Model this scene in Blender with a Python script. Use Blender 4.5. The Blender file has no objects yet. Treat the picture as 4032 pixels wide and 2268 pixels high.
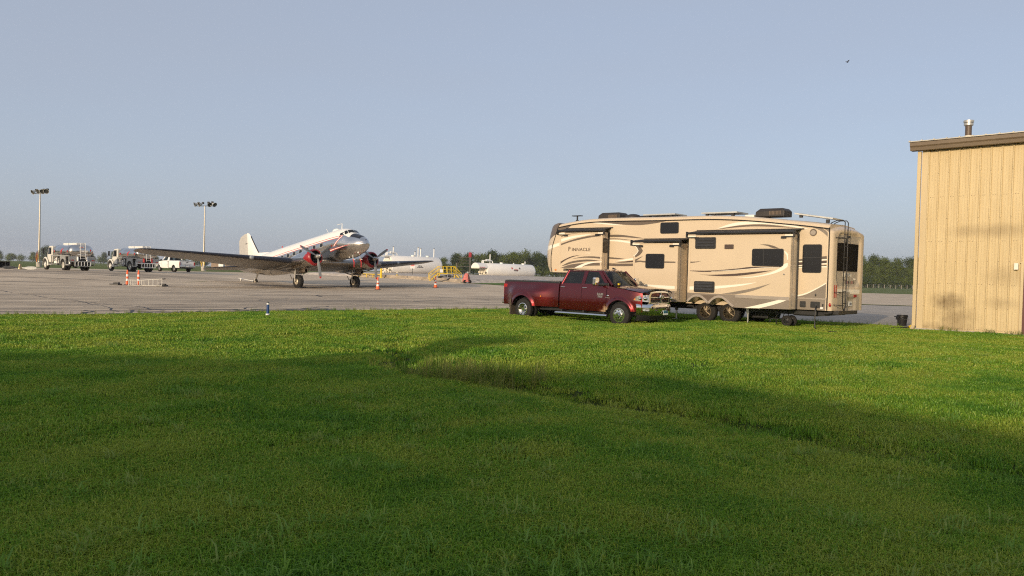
import bpy, bmesh, math, random
from mathutils import Vector, Matrix, Euler
R = math.radians
rnd = random.Random(7)
sc = bpy.context.scene
C = sc.collection

# ---------------------------------------------------------------- camera, sky, sun, exposure
cam = bpy.data.objects.new('camera', bpy.data.cameras.new('camera')); C.objects.link(cam)
cam.data.sensor_width = 36.0; cam.data.lens = 27.72; cam.data.clip_end = 9000; cam.data.clip_start = 0.05
_p, _r = R(0.97), R(1.615)
_f = Vector((0, math.cos(_p), -math.sin(_p))); _x = Vector((1, 0, 0)); _u = _x.cross(_f)
_rt = _x*math.cos(_r) + _u*math.sin(_r); _up = _rt.cross(_f)
cam.matrix_world = Matrix(((_rt.x, _up.x, -_f.x, 0), (_rt.y, _up.y, -_f.y, 0), (_rt.z, _up.z, -_f.z, 1.6), (0, 0, 0, 1)))
sc.camera = cam

SUN_EL, SUN_AZ = R(12.4), R(209.0)          # azimuth clockwise from +Y
world = bpy.data.worlds.new('World'); sc.world = world; world.use_nodes = True; world.cycles.sampling_method = 'NONE'
wn = world.node_tree.nodes; wl = world.node_tree.links
bg = wn['Background']
sky = wn.new('ShaderNodeTexSky'); sky.sky_type = 'NISHITA'; sky.sun_disc = False
sky.sun_elevation = SUN_EL; sky.sun_rotation = SUN_AZ
sky.altitude = 0; sky.air_density = 0.65; sky.dust_density = 2.9; sky.ozone_density = 0.6
veil = wn.new('ShaderNodeMix'); veil.data_type = 'RGBA'; veil.inputs[0].default_value = 0.5      # even high haze over the whole sky
veil.inputs[7].default_value = (1.68, 1.83, 2.16, 1)
_tc = wn.new('ShaderNodeTexCoord'); _mp = wn.new('ShaderNodeMapping'); _mp.inputs['Scale'].default_value = (1.2, 1.2, 5.0); _mp.inputs['Rotation'].default_value = (R(8), R(14), 0)
_nz = wn.new('ShaderNodeTexNoise'); _nz.inputs['Scale'].default_value = 2.0; _nz.inputs['Detail'].default_value = 5
_mr = wn.new('ShaderNodeMapRange'); _mr.inputs['To Min'].default_value = 0.66; _mr.inputs['To Max'].default_value = 0.84
wl.new(_tc.outputs['Generated'], _mp.inputs[0]); wl.new(_mp.outputs[0], _nz.inputs['Vector']); wl.new(_nz.outputs['Fac'], _mr.inputs['Value']); wl.new(_mr.outputs['Result'], veil.inputs[0])
wl.new(sky.outputs[0], veil.inputs[6]); wl.new(veil.outputs[2], bg.inputs[0]); bg.inputs[1].default_value = 0.15

sl = bpy.data.lights.new('sun', 'SUN'); sl.energy = 2.15; sl.angle = R(0.55); sl.color = (1.0, 0.80, 0.56)
sun = bpy.data.objects.new('sun', sl); C.objects.link(sun)
_sd = Vector((math.sin(SUN_AZ)*math.cos(SUN_EL), math.cos(SUN_AZ)*math.cos(SUN_EL), math.sin(SUN_EL)))
sun.rotation_euler = _sd.to_track_quat('Z', 'Y').to_euler(); sun.location = (-20, -30, 40)

sc.view_settings.view_transform = 'Standard'; sc.view_settings.look = 'None'
sc.view_settings.exposure = 0.74; sc.view_settings.gamma = 1.0; sc.view_settings.use_curve_mapping = False
sc.render.engine = 'CYCLES'
sc.cycles.max_bounces = 6; sc.cycles.diffuse_bounces = 3; sc.cycles.glossy_bounces = 3
sc.cycles.transmission_bounces = 4; sc.cycles.transparent_max_bounces = 8; sc.cycles.volume_bounces = 0
sc.cycles.use_adaptive_sampling = False; sc.cycles.use_denoising = False; sc.cycles.sample_clamp_indirect = 2.0; sc.cycles.sample_clamp_direct = 1.1; sc.cycles.denoising_prefilter = 'NONE'; sc.cycles.denoising_input_passes = 'RGB_ALBEDO_NORMAL'; sc.cycles.filter_width = 1.15; sc.cycles.caustics_reflective = False; sc.cycles.caustics_refractive = False

# ---------------------------------------------------------------- materials
MATS = {}
def mat(name, col, rough=0.5, metal=0.0, var=0.12, scale=3.0, bump=0.0, bscale=40.0, coat=0.0, spec=0.5, stretch=None, emit=None):
    if name in MATS: return MATS[name]
    m = bpy.data.materials.new(name); m.use_nodes = True
    nt = m.node_tree; n = nt.nodes; l = nt.links; b = n['Principled BSDF']
    b.inputs['Roughness'].default_value = rough; b.inputs['Metallic'].default_value = metal
    b.inputs['Coat Weight'].default_value = coat; b.inputs['Coat Roughness'].default_value = 0.06
    b.inputs['Specular IOR Level'].default_value = spec
    tc = n.new('ShaderNodeTexCoord'); src = tc.outputs['Object']
    if stretch:
        mp = n.new('ShaderNodeMapping'); mp.inputs['Scale'].default_value = stretch; l.new(src, mp.inputs['Vector']); src = mp.outputs['Vector']
    if var > 0:
        nz = n.new('ShaderNodeTexNoise'); nz.inputs['Scale'].default_value = scale; nz.inputs['Detail'].default_value = 5
        l.new(src, nz.inputs['Vector'])
        rp = n.new('ShaderNodeValToRGB')
        rp.color_ramp.elements[0].position = 0.3; rp.color_ramp.elements[1].position = 0.75
        rp.color_ramp.elements[0].color = tuple(c*(1-var) for c in col)+(1,)
        rp.color_ramp.elements[1].color = tuple(min(1, c*(1+var)) for c in col)+(1,)
        l.new(nz.outputs['Fac'], rp.inputs['Fac']); l.new(rp.outputs['Color'], b.inputs['Base Color'])
        mr = n.new('ShaderNodeMapRange'); mr.inputs['To Min'].default_value = max(0.02, rough*0.8); mr.inputs['To Max'].default_value = min(1, rough*1.25)
        l.new(nz.outputs['Fac'], mr.inputs['Value']); l.new(mr.outputs['Result'], b.inputs['Roughness'])
    else:
        b.inputs['Base Color'].default_value = tuple(col)+(1,)
    if bump > 0:
        nb = n.new('ShaderNodeTexNoise'); nb.inputs['Scale'].default_value = bscale; nb.inputs['Detail'].default_value = 4
        l.new(src, nb.inputs['Vector'])
        bp = n.new('ShaderNodeBump'); bp.inputs['Strength'].default_value = bump; bp.inputs['Distance'].default_value = 0.02
        l.new(nb.outputs['Fac'], bp.inputs['Height']); l.new(bp.outputs['Normal'], b.inputs['Normal'])
    MATS[name] = m
    return m

def glass_mat(name, tint=(0.02, 0.024, 0.026), alpha=0.75):
    if name in MATS: return MATS[name]
    m = bpy.data.materials.new(name); m.use_nodes = True
    n = m.node_tree.nodes; l = m.node_tree.links; b = n['Principled BSDF']; out = n['Material Output']
    b.inputs['Base Color'].default_value = tint+(1,); b.inputs['Roughness'].default_value = 0.03
    tr = n.new('ShaderNodeBsdfTransparent'); mx = n.new('ShaderNodeMixShader'); mx.inputs[0].default_value = alpha
    tr.inputs[0].default_value = (0.75, 0.82, 0.8, 1)
    l.new(tr.outputs[0], mx.inputs[1]); l.new(b.outputs[0], mx.inputs[2]); l.new(mx.outputs[0], out.inputs[0])
    MATS[name] = m
    return m

# ---------------------------------------------------------------- mesh helpers
class MB:
    def __init__(s): s.v = []; s.f = []; s.mi = []
    def add(s, vs, fs, mi=0):
        o = len(s.v); s.v.extend(Vector(v) for v in vs)
        for k, f in enumerate(fs):
            s.f.append([o+i for i in f]); s.mi.append(mi[k] if isinstance(mi, (list, tuple)) else mi)
        return s
    def box(s, c, sz, rot=None, mi=0):
        hx, hy, hz = sz[0]/2, sz[1]/2, sz[2]/2
        vs = [Vector((x, y, z)) for x in (-hx, hx) for y in (-hy, hy) for z in (-hz, hz)]
        if rot is not None: vs = [rot @ v for v in vs]
        return s.add([Vector(c)+v for v in vs], [(0,1,3,2),(4,6,7,5),(0,4,5,1),(2,3,7,6),(0,2,6,4),(1,5,7,3)], mi)
    def bb(s, x0, x1, y0, y1, z0, z1, mi=0):
        return s.box(((x0+x1)/2, (y0+y1)/2, (z0+z1)/2), (abs(x1-x0), abs(y1-y0), abs(z1-z0)), None, mi)
    def loft(s, rings, closed=True, cap=True, mi=0, fm=None):
        n = len(rings[0]); vs = [p for r in rings for p in r]; fs = []; ms = []
        for i in range(len(rings)-1):
            for j in range(n if closed else n-1):
                k = (j+1) % n
                fs.append((i*n+j, i*n+k, (i+1)*n+k, (i+1)*n+j)); ms.append(fm(i, j) if fm else mi)
        if cap and closed:
            fs.append(tuple(range(n-1, -1, -1))); ms.append(fm(0, 0) if fm else mi)
            fs.append(tuple((len(rings)-1)*n+j for j in range(n))); ms.append(fm(len(rings)-2, 0) if fm else mi)
        return s.add(vs, fs, ms)
    def lathe(s, p, ax, prof, n=16, mi=0, fm=None, cap=True):
        ax = Vector(ax).normalized(); a = ax.orthogonal().normalized(); b = ax.cross(a); p = Vector(p)
        rings = [[p+ax*t+(a*math.cos(2*math.pi*j/n)+b*math.sin(2*math.pi*j/n))*r for j in range(n)] for t, r in prof]
        return s.loft(rings, True, cap, mi, fm)
    def cyl(s, p0, p1, r0, r1=None, n=10, mi=0):
        p0 = Vector(p0); p1 = Vector(p1); d = p1-p0
        return s.lathe(p0, d, [(0, r0), (d.length, r0 if r1 is None else r1)], n, mi)
    def tube(s, pts, r, n=6, mi=0):
        pts = [Vector(p) for p in pts]; rings = []
        for i, p in enumerate(pts):
            t = (pts[min(i+1, len(pts)-1)]-pts[max(i-1, 0)]).normalized()
            if i == 0: a = t.orthogonal().normalized()
            else:
                a = (a - t*a.dot(t)); a = a.normalized() if a.length > 1e-6 else t.orthogonal().normalized()
            b = t.cross(a); rr = r[i] if isinstance(r, (list, tuple)) else r
            rings.append([p+(a*math.cos(2*math.pi*j/n)+b*math.sin(2*math.pi*j/n))*rr for j in range(n)])
        return s.loft(rings, True, True, mi)
    def prism(s, poly, fn, t0, t1, mi=0):
        n = len(poly); vs = [fn(a, b, t0) for a, b in poly]+[fn(a, b, t1) for a, b in poly]
        fs = [tuple(range(n)), tuple(range(2*n-1, n-1, -1))]+[(i, (i+1) % n, n+(i+1) % n, n+i) for i in range(n)]
        return s.add(vs, fs, mi)
    def sphere(s, c, r, n=12, m=8, mi=0, sz=(1, 1, 1)):
        c = Vector(c); rings = []
        for i in range(m+1):
            th = math.pi*i/m; rr = max(1e-4, math.sin(th))*r
            rings.append([c+Vector((math.cos(2*math.pi*j/n)*rr*sz[0], math.sin(2*math.pi*j/n)*rr*sz[1], math.cos(th)*r*sz[2])) for j in range(n)])
        return s.loft(rings, True, False, mi)
    def xf(s, M): s.v = [M @ v for v in s.v]; return s
    def build(s, name, mats, parent=None, smooth=None, bevel=0, recalc=True, seg=2):
        me = bpy.data.meshes.new(name); me.from_pydata([tuple(v) for v in s.v], [], s.f)
        if not isinstance(mats, (list, tuple)): mats = [mats]
        for m in mats: me.materials.append(m)
        me.polygons.foreach_set('material_index', s.mi)
        if recalc:
            bm = bmesh.new(); bm.from_mesh(me)
            bmesh.ops.remove_doubles(bm, verts=bm.verts, dist=1e-5)
            bmesh.ops.recalc_face_normals(bm, faces=bm.faces); bm.to_mesh(me); bm.free()
        if smooth is not None:
            me.polygons.foreach_set('use_smooth', [True]*len(me.polygons)); me.set_sharp_from_angle(angle=R(smooth))
        o = bpy.data.objects.new(name, me); C.objects.link(o)
        if parent is not None: o.parent = parent
        if bevel:
            bv = o.modifiers.new('bevel', 'BEVEL'); bv.width = bevel; bv.segments = seg; bv.limit_method = 'ANGLE'; bv.angle_limit = R(40)
        return o

def thing(name, label, cat, loc=(0, 0, 0), rz=0.0, group=None):
    o = bpy.data.objects.new(name, None); C.objects.link(o); o.empty_display_size = 0.3
    o.location = loc; o.rotation_euler = (0, 0, rz)
    return tag(o, label, cat, group)
def tag(o, label, cat, group=None):
    o['label'] = label; o['category'] = cat
    if group: o['group'] = group
    return o
def kind(o, k, label=None):
    o['kind'] = k
    if label: o['label'] = label
    return o
def copy_tree(o, parent=None):
    c = o.copy(); C.objects.link(c); c.parent = parent
    for ch in o.children: copy_tree(ch, c)
    return c
def text(s, size, m, parent, M, name='lettering', align='CENTER', ext=0.003, bold=0.0, sx=1.0, spacing=1.0):
    cu = bpy.data.curves.new('txt', 'FONT'); cu.body = s; cu.size = size; cu.align_x = align; cu.align_y = 'CENTER'
    cu.extrude = ext; cu.offset = bold; cu.resolution_u = 3; cu.space_character = spacing
    t = bpy.data.objects.new('txt', cu); me = bpy.data.meshes.new_from_object(t)
    me.transform(M @ Matrix.Diagonal((sx, 1, 1, 1))); me.materials.clear(); me.materials.append(m); me.name = name
    bpy.data.objects.remove(t); bpy.data.curves.remove(cu)
    o = bpy.data.objects.new(name, me); C.objects.link(o); o.parent = parent
    return o
def basis(o, x, y):
    x = Vector(x).normalized(); y = Vector(y).normalized(); z = x.cross(y)
    return Matrix(((x.x, y.x, z.x, o[0]), (x.y, y.y, z.y, o[1]), (x.z, y.z, z.z, o[2]), (0, 0, 0, 1)))
def catmull(p, k=4):
    out = []
    for i in range(len(p)-1):
        a, b, c, d = p[max(i-1, 0)], p[i], p[i+1], p[min(i+2, len(p)-1)]
        for j in range(k):
            t = j/k
            out.append(tuple(0.5*(2*b[q]+(c[q]-a[q])*t+(2*a[q]-5*b[q]+4*c[q]-d[q])*t*t+(3*b[q]-a[q]-3*c[q]+d[q])*t**3) for q in range(len(b))))
    return out+[tuple(p[-1])]
def lerp_tab(tab, x):
    if x <= tab[0][0]: return tab[0][1]
    for (a, b), (c, d) in zip(tab, tab[1:]):
        if x <= c: return b+(d-b)*(x-a)/(c-a)
    return tab[-1][1]
def sstep(a, b, x):
    t = min(1, max(0, (x-a)/(b-a))); return t*t*(3-2*t)
def rrect(x0, x1, z0, z1, r, n=4):
    pts = []
    for cx, cz, a0 in ((x1-r, z1-r, 0), (x0+r, z1-r, 90), (x0+r, z0+r, 180), (x1-r, z0+r, 270)):
        for k in range(n+1):
            a = R(a0+90*k/n); pts.append((cx+r*math.cos(a), cz+r*math.sin(a)))
    return pts

# shared materials
BLACK = mat('black plastic', (0.018, 0.018, 0.019), 0.45, var=0.25)
RUBBER = mat('tyre rubber', (0.014, 0.0125, 0.011), 0.85, var=0.3, scale=8, bump=0.2)
DKMETAL = mat('dark metal', (0.05, 0.05, 0.052), 0.5, 0.6)
CHROME = mat('chrome', (0.72, 0.72, 0.72), 0.07, 1.0, var=0.05)
STEEL = mat('brushed steel', (0.55, 0.54, 0.52), 0.32, 1.0, var=0.1)
WHITEP = mat('white paint', (0.78, 0.78, 0.75), 0.35, var=0.05, coat=0.2)
YELLOW = mat('yellow paint', (0.75, 0.52, 0.02), 0.5, var=0.12)
ORANGE = mat('orange plastic', (0.85, 0.13, 0.03), 0.5, var=0.1)
REFL = mat('white reflective band', (0.8, 0.78, 0.76), 0.4, var=0.06)
REDP = mat('red paint', (0.55, 0.03, 0.03), 0.4, var=0.12)
GLASSD = mat('dark tinted glass', (0.008, 0.008, 0.009), 0.05, var=0, spec=0.5)
GLASS = glass_mat('window glass')
CONC = mat('concrete', (0.42, 0.38, 0.33), 0.9, var=0.15, scale=4, bump=0.3)
AMBER = mat('amber lens', (0.75, 0.22, 0.02), 0.2, var=0.1)
REDLENS = mat('red lens', (0.35, 0.015, 0.012), 0.15, var=0.1)
# ---------------------------------------------------------------- terrain
def terr(X, Y):
    if Y <= 60: z = 0.0
    elif Y <= 105: z = .75*(Y-60)/45
    elif Y <= 150: z = .75+.25*(Y-105)/45
    else: z = 1.0
    z *= 1-sstep(.15, .4, X/max(Y, 1))
    t = min(1, max(0, (X+27)/-12)); w = t*t*(3-2*t)
    return z+(max(z, .8*sstep(40, 73, Y))-z)*w
EDGE = [(-70, 2), (-30, 15.5), (-20, 19.6), (-14.4, 22.3), (-12.6, 23.3), (-11.8, 24.6), (-10.2, 26.3), (-8.5, 28.1), (-6, 30.3), (-4.6, 31.7), (-.3, 35.4), (2, 37.2),
        (4.5, 37.6), (7.3, 35.6), (10.3, 32.6), (13.7, 31.0), (14.9, 30.2), (15.6, 29.4), (16.5, 28.2), (26, 18.6), (40, 5), (60, -15)]
FAR = [(-300, 95), (-80, 92), (-64, 95), (-56, 104), (-45, 110), (-42, 116), (-22, 118), (-20.3, 103.8), (-13.2, 100.3), (-8.4, 92.9), (-5.6, 90), (-4.5, 89), (-.6, 84), (6, 78), (14, 79), (24, 100), (40, 149), (220, 150)]
DITCH = [(-3.6, 27), (-3.1, 22), (-2.5, 17.5), (-1.95, 13.9), (-1.05, 12.9), (0, 12.1), (1.38, 10.75), (2.67, 9.15), (4.31, 7.1), (7.5, 4.2)]
DDEP = [.05, .08, .12, .42, .55, .36, .14, .18, .06, .03]
def ditch_dist(X, Y):
    best = (9.0, 0.0)
    for i in range(len(DITCH)-1):
        ax, ay = DITCH[i]; bx, by = DITCH[i+1]; dx, dy = bx-ax, by-ay
        t = max(0, min(1, ((X-ax)*dx+(Y-ay)*dy)/(dx*dx+dy*dy)))
        d = math.hypot(X-ax-dx*t, Y-ay-dy*t)
        if d < best[0]: best = (d, DDEP[i]+(DDEP[i+1]-DDEP[i])*t)
    return best
def lawn_z(X, Y):
    z = 0.035*math.sin(X*.55+1.3)*math.sin(Y*.43+.4)+.02*math.sin(X*1.7+Y*.9)+.012*math.sin(X*3.1-Y*2.3)
    z *= sstep(0, 4, lerp_tab(EDGE, X)-Y+0.5)
    z -= .07*math.exp(-((X-2.8)**2+(Y-29.2)**2)/9)
    z += 0.05*math.exp(-((X-8.5)**2+(Y-29.)**2)/12)
    if -5.5 < X < 9 and 2 < Y < 29:
        d, dep = ditch_dist(X, Y)
        w = .34+.10*math.sin(X*2.3)
        z -= dep*math.exp(-(d/w)**2) + .10*math.exp(-(d/2.2)**2)
    e = lerp_tab(EDGE, X)-Y
    return z+0.03

def colgrid(name, xs, ylo, yhi, rows, zf, m, dist=1.0):
    vs = []; fs = []; n = rows+1
    for X in xs:
        a, b = ylo(X), yhi(X)
        for k in range(n):
            Y = a+(b-a)*(k/rows)**dist; vs.append((X, Y, zf(X, Y)))
    for i in range(len(xs)-1):
        for k in range(rows):
            fs.append((i*n+k, (i+1)*n+k, (i+1)*n+k+1, i*n+k+1))
    o = MB().add(vs, fs).build(name, m, smooth=180, recalc=False)
    return o

def ground_mat(name, cols, s1, s2, rough=0.95, bump=0.3, bscale=30, extra=None):
    m = bpy.data.materials.new(name); m.use_nodes = True; nt = m.node_tree; n = nt.nodes; l = nt.links
    b = n['Principled BSDF']; b.inputs['Roughness'].default_value = rough; b.inputs['Specular IOR Level'].default_value = .25
    g = n.new('ShaderNodeNewGeometry')
    n1 = n.new('ShaderNodeTexNoise'); n1.inputs['Scale'].default_value = s1; n1.inputs['Detail'].default_value = 6
    n2 = n.new('ShaderNodeTexNoise'); n2.inputs['Scale'].default_value = s2; n2.inputs['Detail'].default_value = 3
    for q in (n1, n2): l.new(g.outputs['Position'], q.inputs['Vector'])
    r = n.new('ShaderNodeValToRGB'); e = r.color_ramp.elements
    e[0].position = .32; e[0].color = cols[0]+(1,); e[1].position = .68; e[1].color = cols[1]+(1,)
    l.new(n1.outputs['Fac'], r.inputs['Fac'])
    mx = n.new('ShaderNodeMix'); mx.data_type = 'RGBA'; mx.blend_type = 'MULTIPLY'; mx.inputs[0].default_value = 1
    r2 = n.new('ShaderNodeValToRGB'); r2.color_ramp.elements[0].color = (.72, .72, .72, 1); r2.color_ramp.elements[1].color = (1.25, 1.25, 1.25, 1)
    l.new(n2.outputs['Fac'], r2.inputs['Fac']); l.new(r.outputs['Color'], mx.inputs[6]); l.new(r2.outputs['Color'], mx.inputs[7])
    src = mx.outputs[2]
    for (cx, cy, rx, ry, ang, col, amt) in (extra or []):
        mp = n.new('ShaderNodeMapping'); mp.vector_type = 'TEXTURE'
        mp.inputs['Location'].default_value = (cx, cy, 0); mp.inputs['Rotation'].default_value = (0, 0, R(ang)); mp.inputs['Scale'].default_value = (rx, ry, 50)
        l.new(g.outputs['Position'], mp.inputs['Vector'])
        gr = n.new('ShaderNodeTexGradient'); gr.gradient_type = 'SPHERICAL'; l.new(mp.outputs[0], gr.inputs[0])
        nn = n.new('ShaderNodeTexNoise'); nn.inputs['Scale'].default_value = 1.1; nn.inputs['Detail'].default_value = 6; l.new(g.outputs['Position'], nn.inputs['Vector'])
        mu = n.new('ShaderNodeMath'); mu.operation = 'MULTIPLY'; l.new(gr.outputs['Fac'], mu.inputs[0]); l.new(nn.outputs['Fac'], mu.inputs[1])
        mr = n.new('ShaderNodeMapRange'); mr.inputs['From Min'].default_value = .06; mr.inputs['From Max'].default_value = .4; mr.inputs['To Max'].default_value = amt
        l.new(mu.outputs[0], mr.inputs['Value'])
        m2 = n.new('ShaderNodeMix'); m2.data_type = 'RGBA'; m2.inputs[7].default_value = col+(1,)
        l.new(mr.outputs['Result'], m2.inputs[0]); l.new(src, m2.inputs[6]); src = m2.outputs[2]
    l.new(src, b.inputs['Base Color'])
    nb = n.new('ShaderNodeTexNoise'); nb.inputs['Scale'].default_value = bscale; l.new(g.outputs['Position'], nb.inputs['Vector'])
    bp = n.new('ShaderNodeBump'); bp.inputs['Strength'].default_value = bump; bp.inputs['Distance'].default_value = .02
    l.new(nb.outputs['Fac'], bp.inputs['Height']); l.new(bp.outputs['Normal'], b.inputs['Normal'])
    return m

field_m = ground_mat('far grass', ((.075, .105, .016), (.14, .16, .030)), .06, 1.2, bump=.6, bscale=3)
lawn_m = ground_mat('lawn soil', ((.030, .045, .010), (.06, .085, .014)), .8, 6, bump=.5, bscale=60)
apron_m = ground_mat('apron asphalt', ((.48, .385, .275), (.65, .53, .385)), .35, 14, bump=.25, bscale=60,
    extra=[(-20, 66.5, 9, 3.2, -35, (.045, .032, .022), .8), (-13, 70, 8, 2.5, 10, (.07, .055, .042), .6), (-36, 72, 16, 6, 40, (.13, .11, .09), .5), (-9, 40, 10, 3, 43, (.16, .14, .12), .5), (-45, 64, 14, 3, 43, (.12, .1, .085), .5)])
slab_m = ground_mat('slab concrete', ((.36, .32, .27), (.47, .42, .355)), .5, 8, bump=.2, bscale=50)
xs = [-1500, -900, -600, -400, -300, -220, -160]+[x for x in range(-120, 121, 6)]+[160, 220, 300, 400, 600, 900, 1500]
ys = [-400, -200, -100, -50, -20, 0, 10, 20, 30, 40, 50, 60, 65, 70, 75, 80, 85, 90, 95, 100, 105, 110, 115, 120, 130, 140, 150, 170, 200, 300, 500, 800, 1300, 2200, 3500]
vs = []; fs = []
for X in xs:
    for Y in ys:
        low = .9 if (-75 < X < 65 and -60 < Y < 62) else .05
        vs.append((X, Y, terr(X, Y)-low))
n = len(ys)
for i in range(len(xs)-1):
    for k in range(n-1): fs.append((i*n+k, (i+1)*n+k, (i+1)*n+k+1, i*n+k+1))
kind(MB().add(vs, fs).build('field', field_m, smooth=180, recalc=False), 'structure')

ax = [-300, -200, -150, -120]+[x for x in range(-100, -20, 4)]+[-22, -21, -20.3]+[x*1.0 for x in range(-20, 25, 1)]+[26, 30, 35, 40, 50, 60, 80, 120, 220]
apron = kind(colgrid('apron', ax, lambda X: lerp_tab(EDGE, X)-.5, lambda X: lerp_tab(FAR, X), 60, lambda X, Y: terr(X, Y), apron_m), 'structure')
kind(colgrid('concrete_slab', [5+i*1.0 for i in range(60)], lambda X: lerp_tab(EDGE, X)-.45, lambda X: 61.6, 6, lambda X, Y: .006, slab_m), 'structure')
kind(colgrid('grass_strip', [22+i*1.0 for i in range(60)], lambda X: 61.7+.15*math.sin(X*1.7), lambda X: 62.9+.2*math.sin(X*2.3), 3, lambda X, Y: terr(X, Y)+.03, field_m), 'structure')

# tar sealed cracks in the apron, each a strip of its own
TAR = mat('crack sealant', (.022, .020, .019), .6, var=.3, scale=2)
def crack(pts, w):
    vs = []; fs = []
    for i, p in enumerate(pts):
        a = pts[max(i-1, 0)]; b = pts[min(i+1, len(pts)-1)]
        t = Vector((b[0]-a[0], b[1]-a[1])).normalized(); nrm = Vector((-t.y, t.x)); ww = w*1.8*(.6+.8*rnd.random())*.5
        for s in (-1, 1):
            X, Y = p[0]+nrm.x*ww*s, p[1]+nrm.y*ww*s; vs.append((X, Y, terr(X, Y)+.004+.0012*rnd.random()))
    for i in range(len(pts)-1): fs.append((2*i, 2*i+1, 2*i+3, 2*i+2))
    return MB().add(vs, fs).build('crack_seal', TAR, apron, recalc=False)
ed = Vector((.718, .696)); en = Vector((-.696, .718))
for off, w, s0, s1 in ((1.2, .05, -9, 12), (2.6, .09, -16, 4), (3.1, .05, -3, 16), (4.4, .09, -22, 18), (5.6, .05, -10, 9), (6.9, .07, -26, 20), (8.6, .06, -26, 20), (10.4, .05, -8, 20), (12.2, .09, -30, 24),
                       (14.4, .06, -30, 20), (17.0, .10, -30, 14), (20.5, .06, -34, 10), (24, .08, -36, 20), (29, .08, -30, 30), (36, .09, -30, 30), (1.9, .04, -20, -4), (3.7, .04, -14, 6), (5.0, .05, -24, -2), (6.2, .04, -18, 12), (7.7, .05, -22, 4), (9.5, .04, -24, 16), (11.3, .05, -26, 8), (13.3, .05, -20, 18), (15.7, .05, -28, 12), (18.6, .06, -30, 16), (22, .06, -34, 18), (26.5, .07, -34, 24), (32, .08, -30, 30), (41, .1, -40, 30), (47, .1, -40, 30)):
    pts = []; s = s0; wv = 0
    while s < s1:
        wv = wv*.8+rnd.uniform(-.10, .10); p = Vector((-4.6, 31.7))+ed*s+en*(off+wv); pts.append((p.x, p.y)); s += .8
    crack(pts, w)
def wander(p, ang, L, w, jit=.35, step=.45):
    pts = [p]; a = ang
    for _ in range(int(L/step)):
        a = ang+(a-ang)*.7+rnd.uniform(-jit, jit); p = (p[0]+math.cos(a)*step, p[1]+math.sin(a)*step); pts.append(p)
    crack(pts, w)
wander((-34, 47), R(-48), 12, .05, .2); wander((-24, 38.5), R(-50), 17, .03, .2); wander((-19, 33), R(-42), 9, .035); wander((-13.5, 27.8), R(12), 6, .10)
for k in range(44):
    bx = rnd.uniform(-13.8, -6.6); b = lerp_tab(EDGE, bx)+rnd.uniform(.3, 3.6)
    wander((bx, b), rnd.choice((R(43), R(43), R(5), R(-40), R(90)))+rnd.uniform(-.3, .3), rnd.uniform(.8, 3.6), rnd.uniform(.05, .12), .5, .3)
for k in range(16):
    wander((rnd.uniform(-30, 6), rnd.uniform(38, 62)), R(43)+rnd.uniform(-.9, .9), rnd.uniform(2, 7), rnd.uniform(.05, .1), .4)
for k in range(12):
    wander((rnd.uniform(36, 62), rnd.uniform(66, 140)), R(rnd.choice((5, 43, -30))), rnd.uniform(6, 22), rnd.uniform(.18, .4), .2, 1.2)

# ---------------------------------------------------------------- lawn
lx = [-70, -55, -42, -34, -28, -24, -21]+[-19+.22*i for i in range(174)]+[20, 22, 25, 30, 38, 48, 60]
lawn = kind(colgrid('lawn', lx, lambda X: 1.5, lambda X: max(1.6, lerp_tab(EDGE, X)), 210, lawn_z, lawn_m), 'structure')
kind(colgrid('lawn_behind', [-70, -40, -20, -10, -5, 0, 5, 10, 20, 40, 60], lambda X: -60, lambda X: 1.5, 10, lambda X, Y: lawn_z(X, 1.5) if Y > 1.4 else .02, lawn_m), 'structure')

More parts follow.
